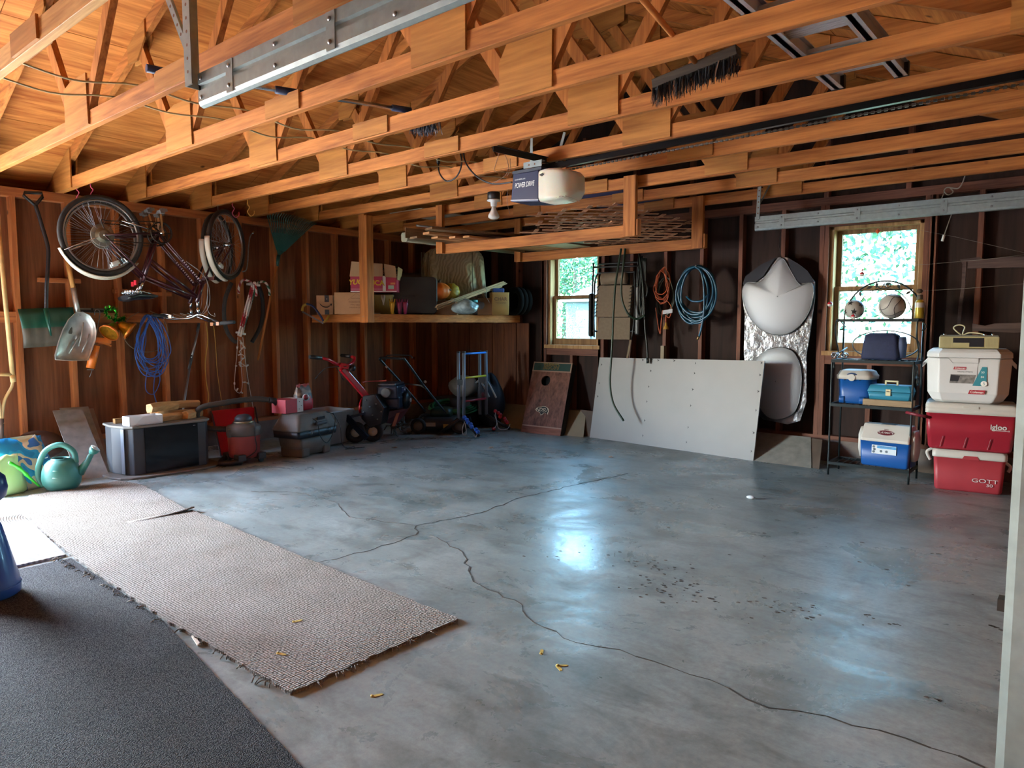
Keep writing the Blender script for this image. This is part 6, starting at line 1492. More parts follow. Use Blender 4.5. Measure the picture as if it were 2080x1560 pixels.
tag(MB().box((-3.64, 6.74, .55), (-3.60, 6.795, 1.03)).build('stud_offcut', wood('grey_offcut', '6b5d4a', '9a8a70', 'Z'), origin=(-3.62, 6.77, .55)), 'pale timber offcut nailed upright below the orange cord', 'timber')
tag(MB().bar((-4.055,6.740,0.820), (-4.015,6.760,1.089), .05, .02).build('timber_lath', wood('grey_offcut', '6b5d4a', '9a8a70', 'Z'), origin=(-4.038,6.750,0.955)), 'pale lath slanting from the chair to behind the white board', 'timber')
# ---- carved wooden bench end hung on the wall at the right
bench = thing('carved_headboard', (-.62, 6.74, 1.2), 'dark carved wooden frame hung high on the wall behind the coolers', 'wooden frame')
DW = wood('dusty_dark_wood', '3b2f2b', '5c4a44', 'X', knots=False)
MB().hexa([(-0.973,6.740,1.775), (-0.840,6.740,1.787), (-0.806,6.740,1.762), (-0.742,6.740,1.773), (-0.553,6.740,1.773), (-0.402,6.740,1.782), (-0.398,6.740,1.694), (-0.549,6.740,1.691), (-0.936,6.740,1.703)], (0, .03, 0)).build('top_rail', DW, bench)
MB().hexa([(-0.953,6.730,1.750), (-0.926,6.730,1.748), (-0.928,6.730,1.565), (-0.941,6.730,1.408), (-0.944,6.730,1.242), (-0.968,6.730,1.242), (-0.965,6.730,1.408), (-0.952,6.730,1.566)], (0, .03, 0)).build('side_post', DW, bench)
MB().hexa([(-0.865,6.740,1.262), (-0.782,6.740,1.242), (-0.718,6.740,1.262), (-0.591,6.740,1.265), (-0.377,6.740,1.280), (-0.374,6.740,1.205), (-0.587,6.740,1.189), (-0.863,6.740,1.203)], (0, .03, 0)).build('bottom_rail', DW, bench)
# ---- rods with bobbers
RD = mat('pale_rod', '6f6a60', .4); BOBR = mat('bobber_red', 'b0202c', .35); BOBW = mat('bobber_white', 'cfcac4', .35)
def bobber(root, c, r, m1=BOBR, m2=BOBW):
    mb = MB(); c = V(c)
    for lo, hi, ci in ((0, 7, 1), (6, 12, 0)):
        mb.cur = ci
        mb.loft([[c + V((r * math.sin(PI * i / 12) * math.cos(2 * PI * k / 18), r * math.sin(PI * i / 12) * math.sin(2 * PI * k / 18), -r * math.cos(PI * i / 12))) for k in range(18)] for i in range(lo, hi + 1 if hi == 12 else hi)], cap=False)
    mb.cyl(c + V((0, 0, r * .9)), c + V((0, 0, r * 1.5)), r * .18, n=8).cyl(c - V((0, 0, r * .9)), c - V((0, 0, r * 1.5)), r * .18, n=8)
    return mb.build('bobber', [m1, m2], root)
for pts, bobs, lab, r_ in (([(-1.636,6.500,1.720), (-1.457,6.500,1.731), (-1.172,6.500,1.731), (-0.777,6.500,1.747), (-0.446,6.500,1.774)], [((-1.638,6.500,1.675), .019), ((-1.636,6.500,1.707), .010)], 'fishing rod crossing the right window highest, with a red and white bobber at its tip', .003),
                    ([(-1.876,6.480,1.445), (-1.592,6.480,1.484), (-1.264,6.480,1.519), (-0.893,6.480,1.530), (-0.434,6.480,1.558)], [((-1.880,6.480,1.428), .022)], 'fishing rod crossing the right window lower, its bobber at the left window frame', .003),
                    ([(-1.533,6.500,2.065), (-1.469,6.500,2.047), (-1.253,6.500,2.013), (-0.979,6.500,1.933), (-0.445,6.500,1.752)], [((-1.531,6.500,2.021), .017)], 'thin fishing rod near the top of the right window with an orange bobber', .002)):
    t = thing('fishing_rod', pts[0], lab, 'fishing rod', 'fishing rods across the right window')
    MB().tube(pts, [r_ * .25, r_ * .35, r_ * .5, r_ * .7, r_], 6).build('rod', RD, t)
    for c_, r in bobs: bobber(t, c_, r, *((mat('bobber_orange', 'd8541c', .35),) * 2 if r == .017 else (BOBR, BOBW)))
lb = thing('loose_bobber', (-1.629,6.250,1.318), 'red and white bobber lying in front of the soccer ball', 'bobber'); bobber(lb, (-1.629,6.250,1.318), .018)

# ================================================================ BLACK METAL RACK AND COOLERS
RK = mat('dark_rack_metal', '20292b', .4, .5)
bx0, bx1, by0, by1 = -1.765, -1.165, 6.20, 6.50
rk_ = thing('bakers_rack', ((bx0 + bx1) / 2, 6.35, 0), 'dark metal bakers rack with arched top standing before the right window', 'rack')
for x in (bx0, bx1):
    MB().tube(smooth_path([(x, by0, 0), (x, by0, .5), (x, by0, .90), (x, by0 + .02, .955), (x, by0 + .05, .93), (x, by0 + .05, .89)], 5), .008, 8).build('front_leg', RK, rk_)
    MB().tube([(x, by1, 0), (x, by1, 1.29)], .008, 8).build('back_leg', RK, rk_)
    s = 1 if x == bx1 else -1
    MB().tube(smooth_path([(x, by0 + .10, .96), (x, by0 + .16, 1.03), (x - .0 * s, by0 + .07, 1.15), (x, by0 + .06, 1.26), (x, by0 + .12, 1.292), (x, by1, 1.292)], 6), .006, 8).build('side_scroll', RK, rk_)
    MB().tube(smooth_path([(x + .02, by0 + .10, 1.285), (x + .05 * 1, by0 + .10, 1.25), (x + .045, by0 + .10, 1.215), (x + .02, by0 + .1, 1.21)], 6), .005, 7).build('curl', RK, rk_)
for z, y0 in ((.10, by0), (.59, by0), (.955, by0), (1.288, by0 + .10)):
    mb = MB()
    mb.bar((bx0, y0, z), (bx1, y0, z), .016, .024).bar((bx0, by1, z), (bx1, by1, z), .016, .024).bar((bx0, y0, z), (bx0, by1, z), .016, .024).bar((bx1, y0, z), (bx1, by1, z), .016, .024)
    for k in range(1, 12): mb.bar((bx0 + (bx1 - bx0) * k / 12, y0, z + .004), (bx0 + (bx1 - bx0) * k / 12, by1, z + .004), .005, .005)
    mb.build('shelf', RK, rk_)
am_ = MB(); cx_ = (bx0 + bx1) / 2
arc = lambda w, h: [(cx_ + w * math.cos(PI - PI * i / 30), by1, 1.292 + h * math.sin(PI * i / 30)) for i in range(31)]
am_.tube(arc(.30, .32), .007, 8).tube(arc(.22, .26), .004, 6); am_.build('arch', RK, rk_)
lv = MB()
for f in (5, 8, 11, 19, 22, 13, 16):
    p = V(arc(.27, .295)[f]); a = f * .6; d = V((math.cos(a), 0, math.sin(a))); e = V((-d.z, 0, d.x))
    lv.hexa([p - d * .028, p + e * .012, p + d * .028, p - e * .012], (0, -.004, 0))
lv.build('leaf_ornament', RK, rk_)
for s in (-1, 1): MB().tube(smooth_path([(cx_ + s * .04, by1, 1.60), (cx_ + s * .05, by1, 1.57), (cx_ + s * .02, by1, 1.555), (cx_, by1, 1.59)], 5), .004, 6).build('curl', RK, rk_)
MB().torus((bx1, 6.3, .88), (1, 0, 0), .05, .006, 24, 6).torus((bx1, 6.38, .80), (1, 0, 0), .035, .005, 20, 6).build('scroll', RK, rk_)

def cooler_mats():
    return mat('cooler_white', 'b9b6ae', .45, 0, .06, 5), mat('cooler_blue', '0f4d92', .4), mat('cooler_red', '8f1c2c', .42, 0, .08, 5)
CWH, CBL, CRD = cooler_mats()
# beverage cooler on the middle shelf
zt = .606
cl = thing('blue_beverage_cooler', (-1.60, 6.36, zt), 'blue cooler with rounded white lid at the left of the middle rack shelf', 'cooler')
MB().rbox([(0, .115, .10, .05), (.02, .122, .108, .05), (.205, .13, .115, .05)], (-1.60, 6.35, zt)).build('body', CBL, cl)
MB().rbox([(.20, .142, .128, .06), (.23, .145, .13, .06), (.24, .135, .12, .055), (.265, .125, .11, .055), (.275, .10, .09, .05)], (-1.60, 6.35, zt)).build('lid', CWH, cl)
MB().cyl((-1.615, 6.225, zt + .215), (-1.615, 6.215, zt + .215), .028, n=20).build('pivot_button', CWH, cl)
for x in (-1.69, -1.535): MB().rbox([(0, .022, .012, .01), (.055, .022, .012, .01)], (x, 6.243, zt + .003)).build('foot_pad', CBL, cl)
MB().torus((-1.615, 6.232, zt + .19), (0, 1, 0), .058, .006, 24, 6, PI, 2 * PI, (1, 0, 0)).build('grip_recess', mat('cooler_dark_blue', '0b3768', .4), cl)
# plank and tackle box
tag(MB().box((-1.515, 6.185, zt + .002), (-1.165, 6.32, zt + .05)).build('old_plank', wood('old_plank', '6b5843', 'a08a6c', 'X'), origin=(-1.34, 6.25, zt)), 'short old plank lying on the rack under the tackle box', 'plank')
tk = thing('tackle_box', (-1.33, 6.27, zt + .05), 'light blue tackle box with cream latch and handle on the plank', 'tackle box')
TKB = mat('tackle_blue', '2e7f9c', .45, 0, .06, 6)
MB().rbox([(0, .142, .075, .008), (.06, .155, .085, .008)], (-1.33, 6.28, zt + .051)).build('base', TKB, tk)
MB().rbox([(.063, .157, .087, .008), (.07, .157, .087, .008), (.115, .142, .075, .01)], (-1.33, 6.28, zt + .051)).build('lid', TKB, tk)
MB().bar((-1.375, 6.28, zt + .195), (-1.285, 6.28, zt + .195), .016, .012).bar((-1.372, 6.28, zt + .165), (-1.372, 6.28, zt + .2), .014, .012).bar((-1.288, 6.28, zt + .165), (-1.288, 6.28, zt + .2), .014, .012).build('handle', CREAMP, tk)
MB().box((-1.352, 6.186, zt + .085), (-1.316, 6.196, zt + .137)).build('latch', CREAMP, tk, bevel=.003); MB().box((-1.345, 6.184, zt + .115), (-1.323, 6.187, zt + .122)).build('latch_slot', mat('latch_shadow', '5b5340', .6), tk)
# small personal cooler on the bottom shelf
pmz = .118
pm_ = thing('small_blue_cooler', (-1.335, 6.30, pmz), 'small blue cooler with a white tent lid on the bottom rack shelf', 'cooler', rz=math.radians(-4))
MB().rbox([(0, .165, .105, .02), (.012, .175, .115, .02), (.20, .185, .12, .02)], (0, 0, 0)).build('body', CBL, pm_)
def tent(y0, z0, y1, z1, w): return [(-w, y0, z0), (w, y0, z0), (w, y1, z1), (-w, y1, z1)]
pr_ = [(-.124, .20), (-.124, .225), (-.06, .32), (-.045, .335), (.045, .335), (.06, .32), (.124, .225), (.124, .20)]
MB().loft([[V((x, y * k, z)) for y, z in pr_] for x, k in ((-.178, .96), (-.165, 1), (.165, 1), (.178, .96))], smooth=False).build('lid', CWH, pm_, bevel=.006)
for x in (-1, 1): MB().rbox([(.06, .012, .06, .01), (.13, .018, .085, .012), (.24, .018, .085, .012), (.30, .012, .05, .01)], (x * .192, 0, 0)).build('side_arm', CWH, pm_)
MB().box((-.05, -.05, .3355), (.055, .05, .3375)).build('button_recess', mat('cooler_recess', '2a2c2e', .4), pm_); 
sl = V((0, .064, .095)).normalized(); nrm = V((0, -sl.z, sl.y))
MB().hexa([V((.0 + .062 * math.cos(a), -.0925, .2725)) + sl * (.021 * math.sin(a)) + nrm * .001 for a in [2 * PI * k / 24 for k in range(24)]], nrm * .002).build('oval_emblem', mat('maroon_oval', '5a1520', .4), pm_)
text('PLAYMATE', 'lettering', mat('pale_print', 'b9b9b4', .6), pm_, V((0, -.0925, .2725)) + nrm * .004, (1, 0, 0), sl, .017, bold=.01)
text('igloo', 'lettering', mat('maroon_oval', '5a1520', .4), pm_, V((0, -.0765, .297)) + nrm * .003, (1, 0, 0), sl, .012)
MB().hexa([(-.09, -.1225, .105), (.09, -.1225, .105), (.09, -.1225, .175), (-.09, -.1225, .175)], (0, -.002, 0)).build('label', mat('white_label', 'c3cdd2', .5), pm_)
MB().hexa([(-.05, -.1252, .15), (.09, -.1252, .15), (.09, -.1252, .172), (-.05, -.1252, .172)], (0, -.0006, 0)).build('label_stripe', mat('label_blue', '3f8cc0', .5), pm_)
text('PLAYMATE', 'lettering', mat('label_grey', '53606a', .6), pm_, (.015, -.1262, .161), (1, 0, 0), (0, 0, 1), .012)
mb = MB()
for x, z in ((-.075, .16), (-.07, .14), (-.075, .12), (-.02, .128), (.02, .128)): mb.cyl((x, -.1246, z), (x, -.1256, z), .010, n=14)
mb.build('label_icon', mat('label_grey', '53606a', .6), pm_)
# white wall of stacked coolers
GR = math.radians(8)
gz = thing('red_cooler', (-.795, 6.37, 0), 'faded red cooler with GOTT lettering at the bottom of the stack', 'cooler', rz=GR)
GT_ = mat('faded_red_plastic', '9a3038', .5, 0, .1, 5)
MB().rbox([(0, .205, .155, .03), (.015, .215, .165, .03), (.255, .228, .178, .03)]).build('body', GT_, gz)
MB().rbox([(.253, .236, .186, .03), (.262, .238, .188, .03), (.295, .238, .188, .03), (.312, .22, .17, .03)]).build('lid', CWH, gz)
MB().hexa([(-.045, -.1895, .25), (.065, -.1895, .25), (.05, -.1895, .277), (-.03, -.1895, .277)], (0, -.003, 0)).build('lid_notch', GT_, gz)
text('GOTT', 'lettering', mat('pale_print', 'b9b9b4', .6), gz, (.105, -.1755, .095), (1, 0, 0), (0, -.05, 1), .028, stretch=1.5); text('30', 'lettering', mat('pale_print', 'b9b9b4', .6), gz, (.135, -.174, .065), (1, 0, 0), (0, -.05, 1), .022, stretch=1.4)
for x in (-1, 1): MB().tube(smooth_path([(x * .228, -.06, .23), (x * .262, -.06, .20), (x * .25, -.06, .16)] if x > 0 else [(x * .238, -.08, .30), (x * .275, -.09, .27), (x * .25, -.09, .21)], 5), .011, 8).build('handle', CWH, gz)
ig = thing('red_cooler', (-.80, 6.37, .314), 'deep red cooler with igloo lettering in the middle of the stack', 'cooler', rz=GR)
MB().rbox([(0, .255, .165, .03), (.02, .265, .175, .03), (.10, .272, .182, .03), (.104, .276, .186, .03), (.275, .285, .192, .03)]).build('body', CRD, ig)
MB().rbox([(.274, .292, .2, .03), (.30, .292, .2, .03), (.304, .288, .196, .03), (.31, .292, .2, .03), (.335, .292, .2, .03), (.352, .275, .185, .03)]).build('lid', CWH, ig)
MB().box((-.05, -.206, .318), (.05, -.198, .334)).build('lid_latch', CWH, ig, bevel=.003)
mb = MB()
for x in (-.18, -.03, .12): mb.bar((x - .005, -.184, .02), (x + .012, -.190, .10), .003, .004)
mb.build('panel_groove', mat('cooler_red_groove', '641422', .5), ig)
text('igloo', 'lettering', mat('pale_print', 'b9b9b4', .6), ig, (.175, -.194, .19), (1, 0, 0), (0, -.03, 1), .036, bold=.02); MB().box((.135, -.1945, .165), (.225, -.193, .169)).build('underline', mat('pale_print', 'b9b9b4', .6), ig); text('48', 'lettering', mat('pale_print', 'b9b9b4', .6), ig, (.235, -.1945, .166), (1, 0, 0), (0, 0, 1), .012)
MB().tube([(-.26, -.19, .235), (-.34, -.20, .25), (-.42, -.17, .262)], .012, 8).build('side_handle', mat('cooler_handle_red', '6d1626', .5), ig)
wt = thing('white_cooler', (-.83, 6.375, .668), 'large white cooler with colour label on top of the cooler stack', 'cooler', rz=GR)
def octr(w, d, c): return [(w, d - c), (w - c, d), (-w + c, d), (-w, d - c), (-w, -d + c), (-w + c, -d), (w - c, -d), (w, -d + c)]
CWT = mat('clean_white_plastic', 'c6c8c8', .4, 0, .04, 4)
MB().loft([[V((x, y, z)) for x, y in octr(w, d, c)] for z, w, d, c in ((0, .20, .15, .06), (.02, .225, .17, .06), (.075, .258, .195, .075), (.30, .268, .2, .08), (.335, .27, .202, .08))], smooth=False).build('body', CWT, wt, bevel=.008)
MB().loft([[V((x, y, z)) for x, y in octr(w, d, c)] for z, w, d, c in ((.338, .272, .204, .08), (.372, .272, .204, .08), (.385, .262, .196, .08), (.405, .235, .175, .07))], smooth=False).build('lid', CWT, wt, bevel=.006)
MB().hexa([(-.13, -.2035, .337), (.06, -.2035, .337), (.06, -.2035, .302), (-.10, -.2035, .302)], (0, -.0025, 0)).build('lid_tab', CWT, wt)
mb = MB(); mb.bar((-.13, -.2065, .337), (-.10, -.2065, .301), .002, .002).bar((-.10, -.2065, .301), (.06, -.2065, .301), .002, .002); mb.build('tab_line', mat('shade_line', '6f7274', .6), wt)
for x in (-1, 1): MB().hexa([(x * .265, -.07, .33), (x * .30, -.06, .29), (x * .30, .06, .29), (x * .265, .07, .33)], (0, 0, -.035)).build('handle', CWT, wt, bevel=.004)
LY = -.2012
def flat(name, q, m, dy=0): return MB().hexa([(x, LY - dy, z) for x, z in q], (0, -.0008, 0)).build(name, m, wt)
flat('label', [(-.115, .145), (.055, .145), (.055, .275), (-.10, .275)], mat('label_paper', 'c3c4c4', .5))
flat('label_photo', [(-.115, .150), (.035, .150), (.05, .215), (-.11, .215)], mat('label_photo_grey', '7b7874', .5, 0, .5, 40), .001)
flat('label_dark', [(-.112, .165), (-.06, .165), (-.05, .205), (-.108, .212)], mat('label_dark', '23252a', .5), .002)
flat('label_teal', [(.03, .135), (.115, .135), (.115, .275), (.085, .275)], mat('label_teal', '2f7f8c', .5), .001)
flat('label_red', [(-.095, .252), (-.015, .252), (-.012, .272), (-.09, .272)], mat('label_red', 'a02a38', .5), .002)
text('Coleman', 'lettering', mat('white_print', 'e8e8e0', .5), wt, (-.052, LY - .0038, .262), (1, 0, 0), (0, 0, 1), .013, bold=.01)
text('MARINE XTREME', 'lettering', mat('label_dark', '23252a', .5), wt, (-.02, LY - .003, .235), (1, 0, 0), (0, 0, 1), .009)
for s, z, hh in (('50', .235, .015), ('84', .20, .015)): text(s, 'lettering', mat('white_print', 'e8e8e0', .5), wt, (.09, LY - .0028, z), (1, 0, 0), (0, 0, 1), hh)
MB().cyl((.10, LY - .001, .152), (.10, LY - .003, .152), .020, n=20).build('label_badge', mat('white_print', 'e8e8e0', .5), wt); text('5', 'lettering', mat('label_teal', '2f7f8c', .5), wt, (.10, LY - .0045, .152), (1, 0, 0), (0, 0, 1), .02)
flat('red_badge', [(.005, .073), (.105, .073), (.113, .104), (.015, .104)], mat('label_red', 'a02a38', .5), .0025)
text('Coleman', 'lettering', mat('white_print', 'e8e8e0', .5), wt, (.06, LY - .0045, .088), (1, 0, 0), (0, 0, 1), .016, bold=.015)
ra = thing('old_radio', (-.83, 6.33, 1.075), 'old cream cassette radio on top of the white cooler', 'radio', rz=GR)
MB().box((-.19, -.07, 0), (.19, .07, .088)).build('body', mat('aged_cream_plastic', 'a59d74', .5), ra, bevel=.006); MB().box((-.185, -.065, .086), (.185, .068, .098)).build('dusty_top', mat('dusty_radio_top', '6b675a', .7), ra, bevel=.004)
MB().box((-.10, -.0725, .012), (.095, -.069, .078)).build('dark_panel', mat('radio_dark_panel', '1c2128', .3), ra)
MB().box((-.10, -.076, .010), (.005, -.071, .042)).build('cassette_door', mat('aged_cream_plastic', 'a59d74', .5), ra, bevel=.002)
for x in (-.145, .145):
    mb = MB()
    for i in range(8):
        for j in range(8): mb.box((x - .033 + i * .0088, -.0712, .012 + j * .0085), (x - .029 + i * .0088, -.0698, .016 + j * .0085))
    mb.build('speaker_grille', mat('grille_tan', '7f7858', .6), ra)
for x in (-.155, .10, .15): MB().cyl((x, -.03, .095), (x, -.03, .108), .010, n=12).build('knob', CHROME, ra)
MB().tube(smooth_path([(-.05, .05, .098), (-.10, .05, .15), (-.07, .05, .175), (-.03, .05, .16), (-.04, .05, .10), (.0, .04, .115), (.06, .03, .112), (.10, .02, .10)], 7), .005, 7).build('power_cord', CREAMP, ra)
rc = thing('red_cooler', (-.20, 6.36, 0), 'red cooler with white lid cut off by the right edge beside the stack', 'cooler', rz=GR)
MB().rbox([(0, .205, .15, .03), (.02, .215, .16, .03), (.09, .218, .165, .03), (.095, .222, .17, .03), (.24, .23, .178, .03)]).build('body', CRD, rc)
MB().rbox([(.238, .238, .186, .05), (.27, .238, .186, .05), (.29, .215, .165, .05)]).build('lid', CWH, rc)
MB().tube(smooth_path([(-.232, -.1, .21), (-.255, -.1, .19), (-.25, -.1, .12)], 5), .010, 8).build('handle', mat('pale_handle', '9a8f94', .5), rc)
# balls, spray can, blue bag and odds on the rack
def ball(c, r, label, style):
    t = thing('ball', c, label, 'ball'); c = V(c) + V((0, 0, r)); n = 40; mm = 24; mb = MB()
    g = (1 + 5 ** .5) / 2; ico = [V(v).normalized() for v in ((0, 1, g), (0, -1, g), (0, 1, -g), (0, -1, -g), (1, g, 0), (-1, g, 0), (1, -g, 0), (-1, -g, 0), (g, 0, 1), (-g, 0, 1), (g, 0, -1), (-g, 0, -1))]
    mb.sphere(c, r, n, mm); mb.build('shell', mat('scuffed_white_leather', 'a8a79f', .5, 0, .15, 14), t)
    if style == 'soccer':
        pk = MB(); rot = Euler((.5, .25, .9)).to_matrix()
        for v in ico:
            v = rot @ v; u = v.orthogonal().normalized(); w = v.cross(u)
            pk.loft([[c + (v + (u * math.cos(2 * PI * k / 5) + w * math.sin(2 * PI * k / 5)) * .34 * f).normalized() * (r * 1.006) for k in range(5)] for f in (1, .6, .02)], cap=False)
        pk.build('black_pentagon', mat('soccer_black', '1d1d1c', .5), t)
    else:
        ln = MB()
        for k in range(5):
            ax3 = Euler((.7 + k * .9, .4 + k * .7, 0)).to_matrix() @ V((0, 0, 1)); u = ax3.orthogonal().normalized(); w = ax3.cross(u)
            ln.tube([c + (u * math.cos(2 * PI * i / 60) + w * math.sin(2 * PI * i / 60) + ax3 * .25 * math.sin(6 * PI * i / 60)).normalized() * r * 1.003 for i in range(60)], .0022, 5, closed=True)
        ln.build('dark_seam', mat('dark_seam', '2c3038', .5), t)
    return t
zt2 = 1.302
ball((-1.655, 6.38, zt2), .078, 'black and white soccer ball on the left of the top rack shelf', 'soccer')
ball((-1.375, 6.39, zt2), .098, 'larger white ball with dark seam lines on the top rack shelf', 'volley')
spc = thing('spray_can', (-1.185, 6.42, zt2), 'yellow labelled spray can at the right end of the top rack shelf', 'spray can')
MB().lathe([(.030, 0), (.032, .004), (.032, .125), (.026, .14), (.018, .148)], (-1.185, 6.42, zt2), 24).build('body', mat('can_yellow', 'a8932c', .35, .3), spc)
MB().lathe([(.0325, .085), (.0325, .124)], (-1.185, 6.42, zt2), 24, cap=False).build('white_band', mat('can_white', 'b4b2a8', .4), spc)
MB().lathe([(.02, .148), (.022, .15), (.02, .185), (.0, .19)], (-1.185, 6.42, zt2), 18).build('cap', mat('can_cap', '4a4438', .5), spc)
tag(MB().sphere((-1.19, 6.42, zt2 + .215), .024, 10, 7, (1, 1, .8)).build('dried_flower', mat('dried_brown', '4b3c2e', .9), origin=(-1.19, 6.42, zt2 + .19)), 'dried brown clump resting on the spray can cap', 'dried plant')
bb_ = thing('blue_fabric_bag', (-1.42, 6.37, .97), 'dark blue fabric lunch bag on the upper rack shelf', 'bag')
BF = mat('blue_fabric', '1c2648', .75, 0, .2, 18, .3, 30)
MB().rbox([(0, .135, .08, .03), (.02, .14, .085, .03), (.12, .13, .08, .03), (.195, .12, .07, .03), (.215, .09, .05, .03)], (-1.43, 6.36, .97)).build('bag', BF, bb_)
MB().rbox([(0, .02, .06, .02), (.1, .028, .065, .02), (.17, .02, .05, .02)], (-1.285, 6.365, .985)).build('side_pocket', mat('pale_blue_fabric', '4a5878', .7), bb_)
wl_ = MB().torus((-1.43, 6.44, 1.09), (0, 1, 0), .001, .001, 4, 4)
tag(MB().tube([(-1.43 + .25 * math.cos(a), 6.46, 1.085 + .118 * math.sin(a)) for a in [2 * PI * k / 48 for k in range(48)]], .005, 7, closed=True).build('oval_wire_stand', mat('grey_wire', '5a6064', .4, .6), origin=(-1.43, 6.46, .97)), 'large oval wire hoop standing behind the blue fabric bag', 'wire hoop')
mt = thing('metal_clamps', (-1.74, 6.30, .972), 'small heap of shiny metal clamps at the left end of the upper rack shelf', 'clamps')
rr = random.Random(4)
for k in range(6):
    p = V((-1.74 + rr.uniform(-.05, .07), 6.28 + rr.uniform(-.03, .05), .982)); MB().torus(p + V((0, 0, .018)), (rr.uniform(-1, 1), rr.uniform(-1, 1), .3), .018, .005, 16, 6).build('clamp_ring', CHROME, mt)
MB().tube([(-1.66, 6.24, .975), (-1.56, 6.23, .972), (-1.50, 6.23, .972)], .004, 6).tube([(-1.78, 6.24, .98), (-1.70, 6.38, 1.06)], .006, 6).build('clamp_rod', STEEL, mt)
tag(MB().bar((-1.2, 6.36, .96), (-1.19, 6.35, .68), .05, .02).build('hanging_cloth', mat('grey_cloth', '4b4548', .9), origin=(-1.2, 6.36, .7)), 'grey cloth hanging at the right side of the rack', 'cloth') if False else None
# ================================================================ OVERHEAD
# ---- hanging lumber rack
lr = thing('hanging_lumber_rack', (-4.2, 5.9, 1.98), 'hanging lumber rack of two wooden frames below the trusses', 'lumber rack')
for y, x0, x1, w in ((5.235, -5.42, -3.06, 1), (6.475, -5.40, -3.05, 1)):
    MB().box((x0 + .06, y, 1.985), (x1, y + .038, 2.085)).build('rail', FIR['X'], lr, bevel=.002)
    for xx in ((x0, x0 + .09), (x1 - .115, x1)):
        MB().box((xx[0], y - .04, 1.985), (xx[1], y - .001, 2.48)).build('post', FIR['Z'], lr, bevel=.002)
    MB().box((x1 + .002, y - .03, 1.99), (x1 + .018, y + .03, 2.12)).build('end_block', FIR['Z'], lr)
OLDW = wood('old_rack_plank', '54402a', '8f7050', 'Y', knots=False); OLDL = wood('pale_rack_plank', 'a06c40', 'cf9a68', 'Y', knots=False)
rr = random.Random(9)
specs = [(-5.24, 4.72, 6.62, .12, .02, 2.085, OLDW, .25, 'dark plank lowest at the left end of the hanging lumber rack'), (-5.08, 4.85, 6.6, .10, .02, 2.085, OLDL, .15, 'pale plank second from the left on the hanging lumber rack'),
         (-4.94, 4.95, 6.6, .09, .02, 2.085, OLDL, .12, 'pale plank third from the left on the hanging lumber rack'), (-4.80, 5.0, 6.6, .09, .02, 2.085, OLDL, .1, 'pale plank fourth from the left on the hanging lumber rack'),
         (-5.06, 4.72, 6.5, .11, .022, 2.112, OLDL, .3, 'pale plank on top of the left pile of the hanging lumber rack'), (-4.96, 4.66, 6.6, .14, .022, 2.14, OLDW, .55, 'wide dark plank tilted on top of the left pile of the hanging lumber rack')]
for x, y0, y1, w, th, z, m, dx, lab in specs:
    t = MB().bar((x, y0, z + th / 2), (x + dx, y1, z + th / 2 + .0), w, th); tag(t.build('rack_plank', m, origin=(x, y0, z), bevel=.002), lab, 'plank', 'planks on the hanging lumber rack')
tag(MB().bar((-5.40, 4.76, 2.16), (-5.22, 6.4, 2.13), .012, .10).build('rack_plank', OLDW, origin=(-5.4, 4.8, 2.11)), 'dark plank standing on edge at the far left of the hanging lumber rack', 'plank', 'planks on the hanging lumber rack')
ct_ = thing('cardboard_tube', (-5.50, 4.85, 2.09), 'long square edged tube with pale end sticking out left of the lumber rack', 'tube')
MB().rbox([(0, .045, .045, .025), (1.75, .045, .045, .025)], (-5.50, 4.84, 2.130), (1, 0, 0), (0, 0, 1), (.03, 1, 0)).build('tube', mat('dusty_tube', '7b7760', .6), ct_)
MB().rbox([(0, .046, .046, .025), (.012, .046, .046, .025)], (-5.50, 4.832, 2.130), (1, 0, 0), (0, 0, 1), (0, 1, 0)).build('end_cap', mat('clouded_cap', '8d8a72', .4), ct_)
tag(MB().cyl((-5.15, 4.68, 2.20), (-5.0, 5.3, 2.19), .010, n=10).build('thin_rod', STEEL, origin=(-5.1, 4.9, 2.19)), 'thin metal rod poking out over the left pile of the lumber rack', 'rod')
tag(MB().box((-5.0, 5.30, 2.088), (-4.35, 6.46, 2.094)).build('pale_sheet', mat('pale_panel_board', 'bdb792', .6), origin=(-4.7, 5.9, 2.088)) , 'pale thin sheet lying on the lumber rack frames, lit from the left window', 'sheet')
for j in range(3):
    t = thing('wood_lattice', (-3.75, 5.9, 2.095 + j * .075), ('lowest', 'middle', 'topmost')[j] + ' wooden lattice panel of the stack on the lumber rack', 'lattice panel', 'lattice panels on the lumber rack')
    x0, x1, y0, y1 = -4.25 + .04 * j, -3.2 + .03 * (j % 2), 5.12 + .03 * (j % 2), 6.68; z = 2.095 + j * .075
    for lay, sgn in ((0, 1), (1, -1)):
        mb = MB(); s = .27; n = 8
        for i in range(-n, n):
            c0 = (x0 + x1) / 2 + i * s; pts = []
            for yy in (y0, y1):
                xx = c0 + sgn * (yy - (y0 + y1) / 2)
                pts.append(V((xx, yy, 0)))
            a, b_ = pts
            def clip(p, q):
                d = q - p; t0, t1 = 0., 1.
                if abs(d.x) > 1e-6:
                    ta, tb2 = (x0 - p.x) / d.x, (x1 - p.x) / d.x; t0, t1 = max(t0, min(ta, tb2)), min(t1, max(ta, tb2))
                return (p + d * t0, p + d * t1) if t1 - t0 > .03 else None
            r = clip(a, b_)
            if r: mb.bar(r[0] + V((0, 0, z + .006 + lay * .009)), r[1] + V((0, 0, z + .006 + lay * .009)), .035, .008)
        mb.build('slat_layer', wood('lattice_slat', '8a5c40', 'c09270', 'X', knots=False), t)

